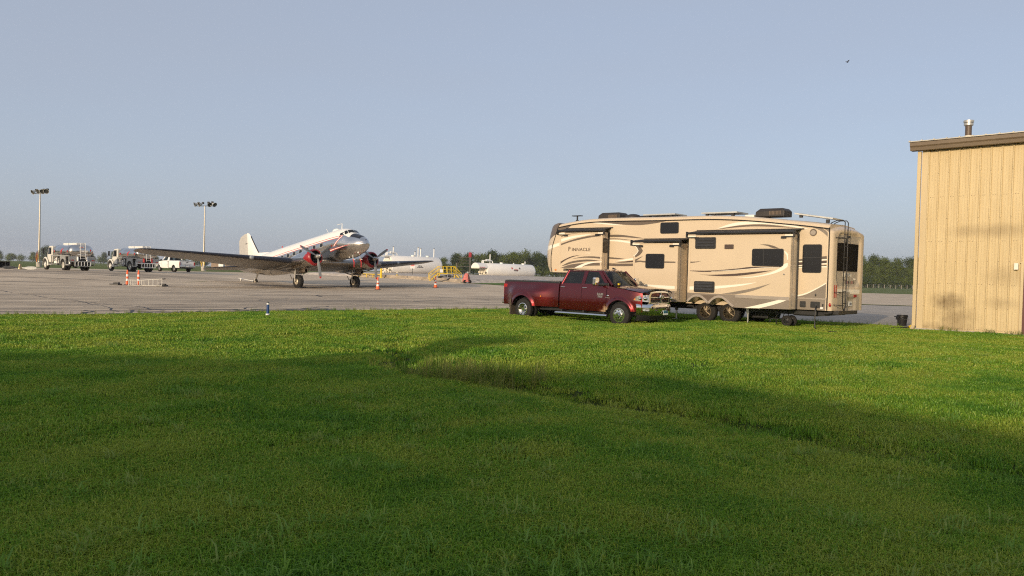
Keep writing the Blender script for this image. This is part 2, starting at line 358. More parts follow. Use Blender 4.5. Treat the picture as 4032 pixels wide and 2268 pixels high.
def grass_mat(name, dark, light, dry):
    m = bpy.data.materials.new(name); m.use_nodes = True; nt = m.node_tree; n = nt.nodes; l = nt.links
    n.remove(n['Principled BSDF']); out = n['Material Output']
    g = n.new('ShaderNodeNewGeometry'); oi = n.new('ShaderNodeObjectInfo')
    nz = n.new('ShaderNodeTexNoise'); nz.inputs['Scale'].default_value = .55; nz.inputs['Detail'].default_value = 4; l.new(g.outputs['Position'], nz.inputs['Vector'])
    n3 = n.new('ShaderNodeTexNoise'); n3.inputs['Scale'].default_value = 45; n3.inputs['Detail'].default_value = 1; l.new(g.outputs['Position'], n3.inputs['Vector'])
    n4 = n.new('ShaderNodeTexNoise'); n4.inputs['Scale'].default_value = .13; n4.inputs['Detail'].default_value = 3; l.new(g.outputs['Position'], n4.inputs['Vector'])
    a0 = n.new('ShaderNodeMath'); a0.operation = 'MULTIPLY_ADD'; a0.inputs[1].default_value = .55; a0.inputs[2].default_value = -.27; l.new(n4.outputs['Fac'], a0.inputs[0])
    a1 = n.new('ShaderNodeMath'); a1.operation = 'ADD'; l.new(a0.outputs[0], a1.inputs[0]); l.new(nz.outputs['Fac'], a1.inputs[1])
    a = n.new('ShaderNodeMath'); a.operation = 'MULTIPLY_ADD'; a.inputs[1].default_value = .35; l.new(oi.outputs['Random'], a.inputs[0]); l.new(a1.outputs[0], a.inputs[2])
    b = n.new('ShaderNodeMath'); b.operation = 'MULTIPLY_ADD'; b.inputs[1].default_value = .5; l.new(n3.outputs['Fac'], b.inputs[0]); l.new(a.outputs[0], b.inputs[2])
    r = n.new('ShaderNodeValToRGB'); e = r.color_ramp.elements
    e[0].position = .55; e[0].color = dark+(1,); e[1].position = .98; e[1].color = light+(1,); k = e.new(1.0); k.color = dry+(1,)
    e[1].position = .93
    l.new(b.outputs[0], r.inputs['Fac'])
    d = n.new('ShaderNodeBsdfDiffuse'); t = n.new('ShaderNodeBsdfTranslucent'); gl = n.new('ShaderNodeBsdfGlossy'); gl.inputs['Roughness'].default_value = .45
    l.new(r.outputs[0], d.inputs[0]); l.new(r.outputs[0], t.inputs[0]); gl.inputs[0].default_value = (.5, .55, .4, 1)
    m1 = n.new('ShaderNodeMixShader'); m1.inputs[0].default_value = .45; l.new(d.outputs[0], m1.inputs[1]); l.new(t.outputs[0], m1.inputs[2])
    m2 = n.new('ShaderNodeMixShader'); m2.inputs[0].default_value = .05; l.new(m1.outputs[0], m2.inputs[1]); l.new(gl.outputs[0], m2.inputs[2])
    l.new(m2.outputs[0], out.inputs[0])
    return m
g_fine = grass_mat('grass blades', (.078, .226, .022), (.230, .395, .034), (.34, .42, .055))
g_broad = grass_mat('broad grass blades', (.13, .27, .04), (.22, .38, .06), (.28, .36, .08))
g_reed = grass_mat('ditch grass blades', (.07, .15, .018), (.15, .24, .03), (.24, .25, .06))
def tuft(nb, rad, h0, h1, w, lean, m, seed):
    q = random.Random(seed); vs = []; fs = []
    for _ in range(nb):
        rr = rad*math.sqrt(q.random()); a = q.random()*6.283; x, y = rr*math.cos(a), rr*math.sin(a)
        h = q.uniform(h0, h1); b = q.random()*6.283; ln = h*lean*q.random(); dx, dy = math.cos(b)*ln, math.sin(b)*ln
        c = q.random()*6.283; wx, wy = math.cos(c)*w*.5*q.uniform(.6, 1.2), math.sin(c)*w*.5
        o = len(vs)
        vs += [(x-wx, y-wy, -.02), (x+wx, y+wy, -.02), (x+dx*.35+wx*.8, y+dy*.35+wy*.8, h*.6), (x+dx*.35-wx*.8, y+dy*.35-wy*.8, h*.6), (x+dx, y+dy, h*(1-.25*lean))]
        fs += [(o, o+1, o+2, o+3), (o+3, o+2, o+4)]
    me = bpy.data.meshes.new('grass_tuft'); me.from_pydata(vs, [], fs); me.materials.append(m)
    return bpy.data.objects.new('grass_tuft', me)
def scatter(name, protos, pts, label):
    col = bpy.data.collections.new(name+'_tufts')
    for p in protos: col.objects.link(p)
    me = bpy.data.meshes.new(name); me.from_pydata([p[0] for p in pts], [], [])
    for nm, ty, k in (('rot', 'FLOAT', 1), ('scl', 'FLOAT', 2), ('idx', 'INT', 3)):
        at = me.attributes.new(nm, ty, 'POINT'); at.data.foreach_set('value', [p[k] for p in pts])
    o = bpy.data.objects.new(name, me); C.objects.link(o); kind(o, 'stuff'); o['label'] = label
    ng = bpy.data.node_groups.new(name, 'GeometryNodeTree')
    ng.interface.new_socket('Geometry', in_out='INPUT', socket_type='NodeSocketGeometry'); ng.interface.new_socket('Geometry', in_out='OUTPUT', socket_type='NodeSocketGeometry')
    N = ng.nodes; L = ng.links; gi = N.new('NodeGroupInput'); go = N.new('NodeGroupOutput')
    ci = N.new('GeometryNodeCollectionInfo'); ci.inputs['Collection'].default_value = col; ci.inputs['Separate Children'].default_value = True; ci.inputs['Reset Children'].default_value = True
    ip = N.new('GeometryNodeInstanceOnPoints'); ip.inputs['Pick Instance'].default_value = True
    def attr(nm, ty):
        a = N.new('GeometryNodeInputNamedAttribute'); a.data_type = ty; a.inputs['Name'].default_value = nm; return a.outputs[0]
    cx = N.new('ShaderNodeCombineXYZ'); L.new(attr('rot', 'FLOAT'), cx.inputs[2])
    L.new(gi.outputs[0], ip.inputs['Points']); L.new(ci.outputs[0], ip.inputs['Instance']); L.new(attr('idx', 'INT'), ip.inputs['Instance Index'])
    L.new(cx.outputs[0], ip.inputs['Rotation']); L.new(attr('scl', 'FLOAT'), ip.inputs['Scale']); L.new(ip.outputs[0], go.inputs[0])
    md = o.modifiers.new('scatter', 'NODES'); md.node_group = ng
    return o
BLD0 = Vector((14.62, 28.32)); BLD = Vector((.7163, -.6978))
def in_lawn(X, Y):
    if Y > lerp_tab(EDGE, X)+.12: return False
    if X > 14.5:
        d = (X-BLD0.x)*.6978+(Y-BLD0.y)*.7163
        if d > -.05: return False
    return True
pts = []
def fill(y0, y1, sp, base, nvar, s0, s1, out):
    y = y0
    while y < y1:
        half = .80*y+1.2; x = -half
        while x < half:
            X, Y = x+rnd.uniform(-.6, .6)*sp, y+rnd.uniform(-.6, .6)*sp
            if in_lawn(X, Y):
                sc_ = rnd.uniform(s0, s1)
                if -5.5 < X < 9 and Y < 24:
                    d, dep = ditch_dist(X, Y)
                    if d < .25 and dep > .14 and rnd.random() < .6: x += sp; continue
                out.append(((X, Y, lawn_z(X, Y)), rnd.random()*6.283, sc_, base+rnd.randrange(nvar)))
            x += sp
        y += sp
protos = [tuft(150, .17, .03, .085, .0068, 1.7, g_fine, 10+i) for i in range(5)]+[tuft(150, .26, .03, .085, .011, 1.6, g_fine, 30+i) for i in range(5)]+[tuft(130, .36, .03, .08, .020, 1.5, g_fine, 50+i) for i in range(5)]
fill(2.4, 6.5, .115, 0, 5, .8, 1.2, pts); fill(6.5, 14, .18, 5, 5, .8, 1.2, pts); fill(14, 38, .27, 10, 5, .75, 1.15, pts)
scatter('lawn_grass', protos, pts, 'short green lawn grass covering the foreground')
pb = []; pr = []
for k in range(420):
    y = 3.2+22*rnd.random()**1.8; X = rnd.uniform(-.75, .75)*y
    if in_lawn(X, y):
        for j in range(rnd.choice((1, 1, 2, 4))):
            xx, yy = X+rnd.uniform(-.2, .2), y+rnd.uniform(-.2, .2); pb.append(((xx, yy, lawn_z(xx, yy)), rnd.random()*6.283, rnd.uniform(.7, 1.25), rnd.randrange(3)))
scatter('broad_grass', [tuft(16, .07, .07, .16, .011, 1.3, g_broad, 70+i) for i in range(3)], pb, 'lighter broad bladed grass clumps in the lawn')
for k in range(900):
    i = rnd.choice((3, 3, 4, 4, 4, 5, 6, 7, 8)) if rnd.random() < .8 else rnd.randrange(len(DITCH)-1); i = min(i, len(DITCH)-2); t = rnd.random()
    X = DITCH[i][0]+(DITCH[i+1][0]-DITCH[i][0])*t+rnd.gauss(0, .3); Y = DITCH[i][1]+(DITCH[i+1][1]-DITCH[i][1])*t+rnd.gauss(0, .28)
    pr.append(((X, Y, lawn_z(X, Y)), rnd.random()*6.283, rnd.uniform(.6, 1.3) if i in (3, 4) else rnd.uniform(.2, .5), rnd.randrange(3)))
for k in range(500):      # ragged fringe along the pavement edge and the building foot
    X = rnd.uniform(-15, 15.0); Y = lerp_tab(EDGE, X)-.15*rnd.random(); pr.append(((X, Y, lawn_z(X, Y)), rnd.random()*6.283, rnd.uniform(.25, .6), rnd.randrange(3)))
for k in range(60):
    u = rnd.uniform(.6, 6); p = BLD0+BLD*u; pr.append(((p.x-.12, p.y-.12, .02), rnd.random()*6.283, rnd.uniform(.3, .8), rnd.randrange(3)))
scatter('ditch_grass', [tuft(16, .09, .16, .40, .009, .55, g_reed, 90+i) for i in range(3)], pr, 'tall ragged grass in the drainage ditch and along the pavement edge')
# ---------------------------------------------------------------- fifth wheel travel trailer
TAN = mat('champagne gelcoat', (.61, .495, .352), .32, var=.045, scale=.9, coat=.15, bump=.015, bscale=3)
CREAM = mat('cream stripe', (.86, .80, .68), .35, var=.03)
TAUPE = mat('taupe graphic', (.135, .105, .08), .4, var=.08)
BROWN = mat('dark brown graphic', (.075, .05, .04), .4, var=.2, scale=20)
GREYP = mat('warm grey skirt', (.22, .185, .15), .38, var=.08, scale=1.5)
LGREY = mat('light warm grey', (.33, .285, .24), .4, var=.06)
ROOFM = mat('roof membrane', (.50, .45, .38), .7, var=.1)
BRONZE = mat('bronze machined rim', (.17, .135, .09), .4, .8, var=.2, scale=10)
FABRIC = mat('black awning fabric', (.02, .019, .018), .7, var=.2)

def wheel(parent, c, r, w, rim_r, rim_m, spokes=0, side=-1, holes=0, dish=.05, disc_r=None, tread=True):
    """tyre as the part, rim as its sub-part; axle along local y, outer face toward side*y"""
    c = Vector(c); t = MB()
    prof = [(-w/2, rim_r*.96), (-w/2, rim_r*1.04), (-w/2*1.06, (r+rim_r)/2), (-w/2*.9, r*.965), (-w/2*.7, r), (0, r*1.004), (w/2*.7, r), (w/2*.9, r*.965), (w/2*1.06, (r+rim_r)/2), (w/2, rim_r*1.04), (w/2, rim_r*.96)]
    t.lathe(c, (0, 1, 0), prof, 28, cap=False)
    ty = t.build('tyre', RUBBER, parent, smooth=50)
    m = MB(); s = side; yo = s*w/2
    def ring(t0, r0, t1, r1, mi=0): m.lathe(c, (0, 1, 0), [(t0, r0), (t1, r1)], 28, mi, cap=False)
    ring(yo, rim_r*1.02, yo*1.02, rim_r*.93); ring(yo*1.02, rim_r*.93, yo-s*dish, rim_r*.88)
    if holes:
        yd = yo-s*dish
        m.lathe(c, (0, 1, 0), [(yd, rim_r*.88), (yd+s*.015, rim_r*.62), (yd+s*.02, rim_r*.42), (yd+s*.09, rim_r*.34), (yd+s*.10, rim_r*.30), (yd+s*.10, .001)], 28, 0, cap=False)
        for k in range(holes):
            a = 2*math.pi*k/holes; p = c+Vector((math.cos(a)*rim_r*.72, yd+s*.012, math.sin(a)*rim_r*.72))
            m.lathe(p, (0, s, 0), [(0, rim_r*.085), (.008, rim_r*.085), (.009, .001)], 10, 1, cap=False)
        for k in range(8):
            a = 2*math.pi*(k+.5)/8; p = c+Vector((math.cos(a)*rim_r*.48, yd+s*.01, math.sin(a)*rim_r*.48)); m.cyl(p, p+Vector((0, s*.04, 0)), .016, n=6)
    elif spokes:
        m.lathe(c, (0, 1, 0), [(yo-s*.12, rim_r*.88), (yo-s*.12, .001)], 24, 1, cap=False)
        for k in range(spokes):
            a = 2*math.pi*k/spokes; d = Vector((math.cos(a), 0, math.sin(a))); q = Vector((-math.sin(a), 0, math.cos(a)))
            for sg in (-1, 1):
                b0 = c+d*rim_r*.2+q*sg*.008+Vector((0, yo-s*.03, 0)); b1 = c+d*rim_r*.9+q*sg*rim_r*.13+Vector((0, yo-s*.045, 0)); m.tube([b0, b1], [.024, .016], 5)
        m.lathe(c, (0, 1, 0), [(yo-s*.1, rim_r*.24), (yo-s*.01, rim_r*.2), (yo, rim_r*.14), (yo, .001)], 16, 0, cap=False)
    else:
        yd = yo-s*dish
        m.lathe(c, (0, 1, 0), [(yd, rim_r*.88), (yd+s*.02, rim_r*.5), (yd+s*.06, rim_r*.3), (yd+s*.06, .001)], 24, 0, cap=False)
        for k in range(6):
            a = 2*math.pi*k/6; p = c+Vector((math.cos(a)*rim_r*.68, yd+s*.008, math.sin(a)*rim_r*.68)); m.lathe(p, (0, s, 0), [(0, rim_r*.12), (.012, rim_r*.12), (.013, .001)], 8, 1, cap=False)
    m.build('rim', [rim_m, BLACK], ty, smooth=40)
    return ty

rv = thing('travel_trailer', 'long tan fifth wheel trailer with brown and cream swoosh stripes and slide outs', 'travel trailer', (7.215, 29.3, 0), R(-42))
GUT = [(-7.4, 3.70), (-7.07, 3.725), (-6.24, 3.837), (-5.4, 3.902), (-4.39, 3.918), (-3.03, 3.906), (-1.81, 3.893), (-.18, 3.888), (.836, 3.85), (1.807, 3.777), (2.736, 3.675), (3.625, 3.574), (4.464, 3.461)]
SEAM = [(1.76, -7.39), (1.986, -7.455), (2.423, -7.471), (2.889, -7.414), (3.467, -7.211), (3.726, -7.11)]
WID = 2.5
XZ = lambda y: (lambda a, b, t: (a, t, b))
top = [(x, z) for x, z in catmull(GUT[1:], 3)]
side = [(s[1], s[0]) for s in SEAM]+top[1:]+[(4.465, .69), (-4.4, .72), (-4.4, 1.76)]
mb = MB(); mb.prism(side, lambda a, b, t: (a, t, b), 0, WID)
body = mb.build('body_shell', TAN, rv)
rings = []
for x, z in catmull(GUT[1:], 2):
    rings.append([Vector((x, -.012, z-.03)), Vector((x, -.012, z+.012)), Vector((x, .03, z+.075)), Vector((x, .12, z+.115)), Vector((x, .3, z+.135)), Vector((x, 1.25, z+.17)), Vector((x, WID-.3, z+.135)), Vector((x, WID-.12, z+.115)), Vector((x, WID+.012, z+.012)), Vector((x, WID+.012, z-.03))])
MB().loft(rings, True, True, fm=lambda i, j: 1 if j in (4, 5) else 0).build('roof', [TAN, ROOFM], rv, smooth=40)
MB().tube([(x, -.02, z-.035) for x, z in catmull(GUT[1:], 3)], .022, 6).build('gutter_rail', BLACK, rv, smooth=40)
# front cap
NOSE = [(3.93, -7.5, 3.86), (3.87, -7.82, 3.76), (3.78, -7.95, 3.70), (3.43, -8.075, 3.56), (3.07, -8.158, 3.40), (2.86, -8.19, 2.955), (2.64, -8.20, 2.805), (2.35, -8.17, 2.40), (2.05, -8.10, 2.0), (1.77, -7.917, 1.765)]
fr = [(0, 0), (.06, .22), (.16, .45), (.32, .68), (.55, .86), (.9, .96), (1.25, 1.0), (1.6, .96), (1.95, .86), (2.18, .68), (2.34, .45), (2.44, .22), (2.5, 0)]
rings = []
for zn, xn, zs in NOSE:
    xs_ = lerp_tab(SEAM, zs) if zs < 3.72 else -7.11+(zs-3.726)*.5
    rings.append([Vector((xs_+(xn-xs_)*k, y, zs+(zn-zs)*min(1, k*1.15))) for y, k in fr])
zone = [1, 1, 1, 1, 0, 2, 0, 0, 0]
MB().loft(rings, False, False, fm=lambda i, j: zone[i]).add([r for r in rings[-1]], [tuple(range(len(fr)))], 0).add([r for r in rings[0]], [tuple(range(len(fr)))], 1).build('front_cap', [TAN, TAUPE, CREAM], rv, smooth=50)
MB().tube([(x+.005, -.012, z) for z, x in SEAM], .016, 6).build('seam_strip', BLACK, rv, smooth=40)
MB().bb(-7.3, -4.4, .02, 2.48, 1.70, 1.762).build('overhang_floor', BLACK, rv)
tl = MB(); tl.sphere((-7.2, -.01, 1.86), .05, 10, 6, sz=(1.2, .3, .7)); tl.build('marker_lamp', AMBER, rv, smooth=60)
# rear cap as one shaped surface with a recess
def rx_(y): return 4.59+.088*(y-.1)
rings = []; NY, NZ = 44, 60
for iz in range(NZ+1):
    z = .69+(3.60-.69)*iz/NZ; row = []
    for iy in range(NY+1):
        y = -.02+(WID+.04)*iy/NY
        k = min(y+.02, WID+.02-y); cr = .16
        x = rx_(y)
        if k < cr: x -= .17*(1-math.sqrt(max(0, 1-(1-k/cr)**2)))
        zt = 3.46+.13*(1-((y-1.25)/1.3)**2)
        x -= .25*sstep(zt-.18, zt+.05, z)
        dy = abs(y-1.27)-.86; lo = 1.50; hi = 3.30; dz = max(lo-z, z-hi)
        cr2 = .32; qx, qz = dy+cr2, dz+cr2
        sd_ = (math.hypot(max(qx, 0), max(qz, 0))+min(max(qx, qz), 0))-cr2
        x -= .06*sstep(.05, -.02, sd_)
        d2 = max(abs(y-1.55)-.30, abs(z-.92)-.2); x -= .05*sstep(.03, -.03, d2)
        if z > zt: z_ = zt
        else: z_ = z
        row.append(Vector((x, y, z_)))
    rings.append(row)
cm = []
def rz_(i, j):
    z = .69+2.91*(i+.5)/NZ; y = -.02+(WID+.04)*(j+.5)/NY
    dy = abs(y-1.27)-.84
    if z < 1.22+.10*math.sin(y*1.6) and .42 < y < 2.2: return 1
    if 1.27 < z < 1.44 and .45 < y < 2.2: return 2
    return 1 if (dy < -.02 and 1.5 < z < 3.28) else 0
MB().loft(rings, False, False, fm=rz_).build('rear_cap', [TAN, mat('rear grey gelcoat', (.40, .35, .28), .35, var=.05), CREAM], rv, smooth=60)
MB().bb(4.40, 4.62, -.015, WID+.015, .69, .74).build('rear_cap_sill', TAN, rv)
MB().tube([(4.462, -.015, .70), (4.462, -.015, 3.47)], .02, 6).build('seam_strip', BLACK, rv)
xr = lambda y, d=.0: rx_(y)-.06+d
w = MB(); w.prism([(.50, 2.04), (2.02, 2.04), (2.06, 2.99), (.48, 2.99)], lambda a, b, t: (xr(a)+t, a, b), 0.006, .02); rw = w.build('rear_window', mat('black rear glass', (.005, .005, .006), .3, var=0, spec=.02), rv)
text('PINNACLE', .2, CREAM, rv, basis((xr(1.4)+.012, 1.4, 1.9), (.02, 1, 0), (0, 0, 1)), sx=1.25)
text('by Jayco', .07, CREAM, rv, basis((xr(1.9)+.012, 1.85, 1.78), (0, 1, 0), (0, 0, 1)))
for k in range(6):
    MB().box((xr(1.2+.13*k)+.006, 1.15+.13*k, 1.66), (.006, .05, .09)).build('sticker', (TAUPE, REDLENS, BROWN)[k % 3], rv)
for yy in (.23, .36):
    MB().prism(rrect(yy-.022, yy+.022, 1.13, 1.56, .02), lambda a, b, t: (rx_(yy)+t, a, b), -.05, .012).build('tail_lamp', REDLENS, rv)
MB().bb(rx_(1.85)-.01, rx_(1.85)+.012, 1.72, 1.96, 1.15, 1.24).build('brake_lamp', REDLENS, rv)
MB().bb(rx_(1.6)-.045, rx_(1.6)-.03, 1.4, 1.7, .84, 1.0).build('number_plate', WHITEP, rv)
text('53M', .11, mat('plate ink', (.05, .06, .09), .5, var=0), rv, basis((rx_(1.6)-.028, 1.55, .91), (0, 1, 0), (0, 0, 1)))
lens = MB(); lens.sphere((4.56, -.03, .89), .05, 10, 6, sz=(.8, .35, 1.3)); lens.build('marker_lamp', REDLENS, rv, smooth=60)
cmr = MB(); cmr.box((xr(1.2)+.05, 1.2, 3.22), (.09, .12, .07)); cmr.build('rear_camera', BLACK, rv, bevel=.01)
lg = MB(); lg.lathe((xr(1.15)+.002, 1.15, 3.07), (1, 0, 0), [(0, .10), (.012, .10), (.014, .07), (.02, .068), (.02, .001)], 20); lg.build('bird_emblem', DKMETAL, rv, smooth=40)
b = MB(); b.bb(4.25, 4.75, .25, 2.1, .56, .69); b.build('hitch_receiver', BLACK, rv, bevel=.01)
# ladder
ld = MB(); LX = 4.82
for y in (.40, .70):
    ld.tube([(4.30, y, 3.56), (4.38, y, 3.66), (4.55, y, 3.73), (4.76, y, 3.73), (LX, y, 3.66), (LX, y, 3.5), (LX, y, .85), (LX, y+(.08 if y < .5 else -.08), .75), (LX, .55, .70)], .017, 6)
ladder = ld.build('ladder', BLACK, rv, smooth=60)
for z in (3.25, 2.87, 2.49, 2.1, 1.73, 1.34, .95):
    MB().cyl((LX, .37, z), (LX, .73, z), .014, n=6).build('rung', BLACK, ladder)
for z in (3.13, 1.30, .87):
    MB().tube([(LX, .40, z), (LX-.02, .16, z+.02), (4.62, .14, z+.02)], .014, 6).tube([(LX, .55, z), (xr(.55), .55, z)], .013, 6).build('ladder_bracket', BLACK, ladder)

def stripe(parent, up, lo, y, m, th=.004, k=4):
    a = catmull(up, k); c = catmull(lo, k)
    if math.hypot(a[-1][0]-c[0][0], a[-1][1]-c[0][1]) < 1e-3: c = c[1:]
    if math.hypot(a[0][0]-c[-1][0], a[0][1]-c[-1][1]) < 1e-3: c = c[:-1]
    stripe.n += 1; th += .0006*(stripe.n % 7)
    MB().prism(a+c, lambda u, v, t: (u, t, v), y+.002, y-th).build('stripe', m, parent)
stripe.n = 0
def window(parent, x0, x1, z0, z1, y, bars=(), r=.07, sub=True):
    fr_ = MB(); fr_.prism(rrect(x0, x1, z0, z1, r), lambda u, v, t: (u, t, v), y+.005, y-.022)
    f_ = fr_.build('window', BLACK, parent, bevel=.006)
    p = MB(); p.prism(rrect(x0+.025, x1-.025, z0+.025, z1-.025, r*.75), lambda u, v, t: (u, t, v), y-.0225, y-.026)
    p.build('pane', GLASSD, f_ if sub else parent)
    for kx in bars: MB().bb(kx-.01, kx+.01, y-.03, y-.024, z0+.02, z1-.02).build('window_bar', DKMETAL, f_ if sub else parent)
    return f_

W0 = 0.0
# wall graphics
stripe(rv, [(-7.43, 2.93), (-7.05, 3.03), (-6.5, 3.15)], [(-6.5, 3.02), (-7.05, 2.90), (-7.46, 2.78)], W0, CREAM)
stripe(rv, [(-7.12, 3.70), (-6.75, 3.745), (-6.38, 3.79)], [(-6.38, 3.79), (-6.75, 3.55), (-7.23, 3.40)], W0, TAUPE)
stripe(rv, [(-4.43, 3.339), (-3.97, 3.339), (-3.49, 3.292), (-3.01, 3.22), (-2.73, 3.169)], [(-2.73, 3.169), (-3.17, 3.195), (-3.81, 3.242), (-4.43, 3.249)], W0, TAUPE)
stripe(rv, [(-4.44, 3.14), (-3.96, 3.122), (-3.32, 3.036), (-2.8, 2.93)], [(-2.8, 2.87), (-3.32, 2.969), (-3.96, 3.054), (-4.44, 3.084)], W0, CREAM)
stripe(rv, [(-4.44, 3.19), (-3.97, 3.183), (-3.3, 3.11)], [(-3.3, 3.11), (-3.97, 3.15), (-4.44, 3.153)], W0, TAUPE)
stripe(rv, [(-4.43, 2.432), (-4.0, 2.402), (-3.61, 2.359)], [(-3.61, 2.359), (-4.0, 2.348), (-4.43, 2.364)], W0, TAUPE)
stripe(rv, [(-4.44, 2.18), (-3.93, 2.172), (-3.0, 2.185)], [(-3.0, 2.086), (-3.93, 2.063), (-4.44, 2.07)], W0, TAUPE)
stripe(rv, [(-4.128, 2.251), (-3.61, 2.351), (-3.0, 2.43)], [(-3.0, 2.36), (-3.67, 2.283), (-4.128, 2.251)], W0, CREAM)
stripe(rv, [(-4.09, 2.235), (-3.61, 2.262), (-3.0, 2.33)], [(-3.0, 2.24), (-3.77, 2.208), (-4.09, 2.225)], W0, BROWN)
stripe(rv, [(-5.16, 3.865), (-4.3, 3.875), (-3.03, 3.865), (-1.7, 3.852)], [(-1.7, 3.852), (-2.11, 3.784), (-2.87, 3.709), (-3.5, 3.722), (-4.15, 3.776), (-5.16, 3.865)], W0, TAUPE)
stripe(rv, [(-5.37, 3.84), (-4.99, 3.85), (-4.32, 3.794), (-3.66, 3.704)], [(-3.66, 3.704), (-4.31, 3.739), (-4.82, 3.79), (-5.37, 3.84)], W0, CREAM)
stripe(rv, [(.347, 3.498), (.843, 3.657), (1.33, 3.731), (1.965, 3.74), (2.583, 3.665), (3.186, 3.58), (3.83, 3.407)], [(3.83, 3.407), (3.337, 3.488), (2.739, 3.581), (1.969, 3.639), (1.334, 3.622), (.846, 3.566), (.347, 3.498)], W0, CREAM)
stripe(rv, [(.33, 3.478), (.846, 3.558), (1.334, 3.61), (1.969, 3.627), (2.587, 3.58), (3.338, 3.473)], [(3.338, 3.473), (2.742, 3.514), (1.972, 3.558), (1.336, 3.55), (.33, 3.478)], W0, TAUPE)
stripe(rv, [(3.683, 3.53), (4.1, 3.475), (4.452, 3.425)], [(4.455, 3.102), (4.289, 3.273), (4.088, 3.403), (3.915, 3.47), (3.683, 3.53)], W0, GREYP)
stripe(rv, [(3.42, 1.165), (3.765, 1.27), (4.156, 1.475), (4.452, 1.66)], [(4.452, 1.62), (4.156, 1.437), (3.765, 1.224), (3.42, 1.11)], W0, CREAM, k=3)
stripe(rv, [(3.42, 1.118), (3.765, 1.224), (4.156, 1.437), (4.452, 1.62)], [(4.452, 1.11), (3.42, 1.112)], W0, GREYP, k=3)
for u0, u1, l0, l1, m_ in ((2.398, 2.527, 2.335, 2.424, TAUPE), (2.335, 2.424, 2.30, 2.385, CREAM), (2.29, 2.37, 2.20, 2.29, BROWN), (2.195, 2.285, 2.165, 2.25, CREAM), (2.160, 2.22, 2.14, 2.19, BROWN), (2.135, 2.185, 2.10, 2.14, CREAM)):
    stripe(rv, [(3.41, u0), (4.45, u1)], [(4.45, l1), (3.41, l0)], W0, m_, k=1)
MB().prism([(3.42, .70), (4.455, .69), (4.455, 1.108), (3.42, 1.108)], lambda a, b, t: (a, t, b), .002, -.012).build('skirt_panel', GREYP, rv)
MB().bb(3.42, 4.455, -.02, 0, 1.05, 1.10).build('belt_trim', LGREY, rv, bevel=.005)
MB().prism([(-4.39, .73), (-2.75, .73), (-2.75, 1.12), (-4.39, 1.12)], lambda a, b, t: (a, t, b), .002, -.012).build('skirt_panel', GREYP, rv)
window(rv, -2.04, -1.23, 3.35, 3.785, W0)
window(rv, 3.58, 4.235, 1.945, 2.91, W0)
MB().bb(3.6, 4.21, -.03, -.024, 2.46, 2.475).build('window_bar', DKMETAL, rv)
ph = MB(); ph.lathe((3.922, .0, 3.312), (0, -1, 0), [(0, .12), (.025, .12), (.028, .1), (.02, .085), (.012, .084), (.012, .001)], 24, fm=lambda i, j: 1 if i >= 3 else 0); ph.build('porthole_vent', [TAUPE, LGREY], rv, smooth=40)
for x0, x1 in ((3.545, 3.75), (3.91, 4.232)):
    h = MB(); h.prism(rrect(x0, x1, .77, .978, .025), lambda a, b, t: (a, t, b), 0, -.03); hh = h.build('utility_hatch', BLACK, rv, bevel=.005)
    MB().sphere(((x0*.4+x1*.6), -.032, .87), .012, 8, 6).build('latch', CHROME, hh)
MB().bb(4.30, 4.35, -.02, 0, .82, .91).build('outlet', BLACK, rv); MB().bb(4.24, 4.33, -.018, 0, .74, .80).build('sticker', WHITEP, rv)
MB().sphere((4.07, -.01, 1.2), .03, 8, 6, sz=(1, .4, 1.6)).build('lock', BLACK, rv, smooth=60)

def slide(x0, x1, z0, z1, d, poly=None):
    m = MB(); m.prism(poly or [(x0, z0), (x1, z0), (x1, z1), (x0, z1)], lambda a, b, t: (a, t, b), .01, -d)
    s_ = m.build('slide_out', TAN, rv)
    for xx in (x0+.02, x1-.09):   # corner trims and the black wiper seal where it leaves the wall
        MB().bb(xx, xx+.07, -d-.008, -d+.002, z0 if not poly else max(z0, 1.13), z1).build('corner_trim', TAN, s_)
    MB().bb(x1-.002, x1+.05, -.06, -.001, z0, z1+.04).bb(x0-.05, x0+.002, -.06, -.001, z0, z1+.04).bb(x0, x1, -.05, -.002, z1, z1+.04).build('wiper_seal', BLACK, s_)
    MB().bb(x1, x1+.006, -d+.16, -d+.2, z0+.1, z1-.05).build('corner_trim', LGREY, s_)
    # slide topper awning: roller tube, fabric, brackets
    zt = z1+.06
    MB().cyl((x0-.05, -d-.10, zt), (x1+.18, -d-.10, zt), .043, n=12).build('topper_roller', BLACK, s_, smooth=40)
    MB().add([(x0+.05, -d-.10, zt+.042), (x1+.12, -d-.10, zt+.042), (x1+.12, -.005, zt+.14), (x0+.05, -.005, zt+.14), (x0+.05, -d-.10, zt+.036), (x1+.12, -d-.10, zt+.036), (x1+.12, -.005, zt+.134), (x0+.05, -.005, zt+.134)], [(0, 1, 2, 3), (7, 6, 5, 4), (0, 4, 5, 1), (1, 5, 6, 2), (2, 6, 7, 3), (3, 7, 4, 0)]).build('topper_fabric', FABRIC, s_)
    MB().bb(x0, x1+.2, -.03, 0, zt+.12, zt+.16).build('topper_rail', BLACK, s_)
    for xx, sg in ((x0-.04, 1), (x1+.13, -1)):
        MB().bb(xx-.02, xx+.02, -d-.14, -d-.03, zt-.16, zt+.06).bb(min(xx, xx+sg*.46), max(xx, xx+sg*.46), -d-.05, -d-.012, zt-.17, zt-.135).bb(min(xx+sg*.3, xx+sg*.48), max(xx+sg*.3, xx+sg*.48), -d-.05, -d-.01, zt-.215, zt-.15).build('topper_bracket', BLACK, s_)
        MB().bb(min(xx, xx+sg*.34), max(xx, xx+sg*.34), -d-.04, -d-.012, zt-.132, zt-.075).build('arm_cover', CREAM, s_)
    return s_
A_, B_, C_ = -.44, -.77, -.58
s1 = slide(-6.675, -4.455, 1.925, 3.43, .44)
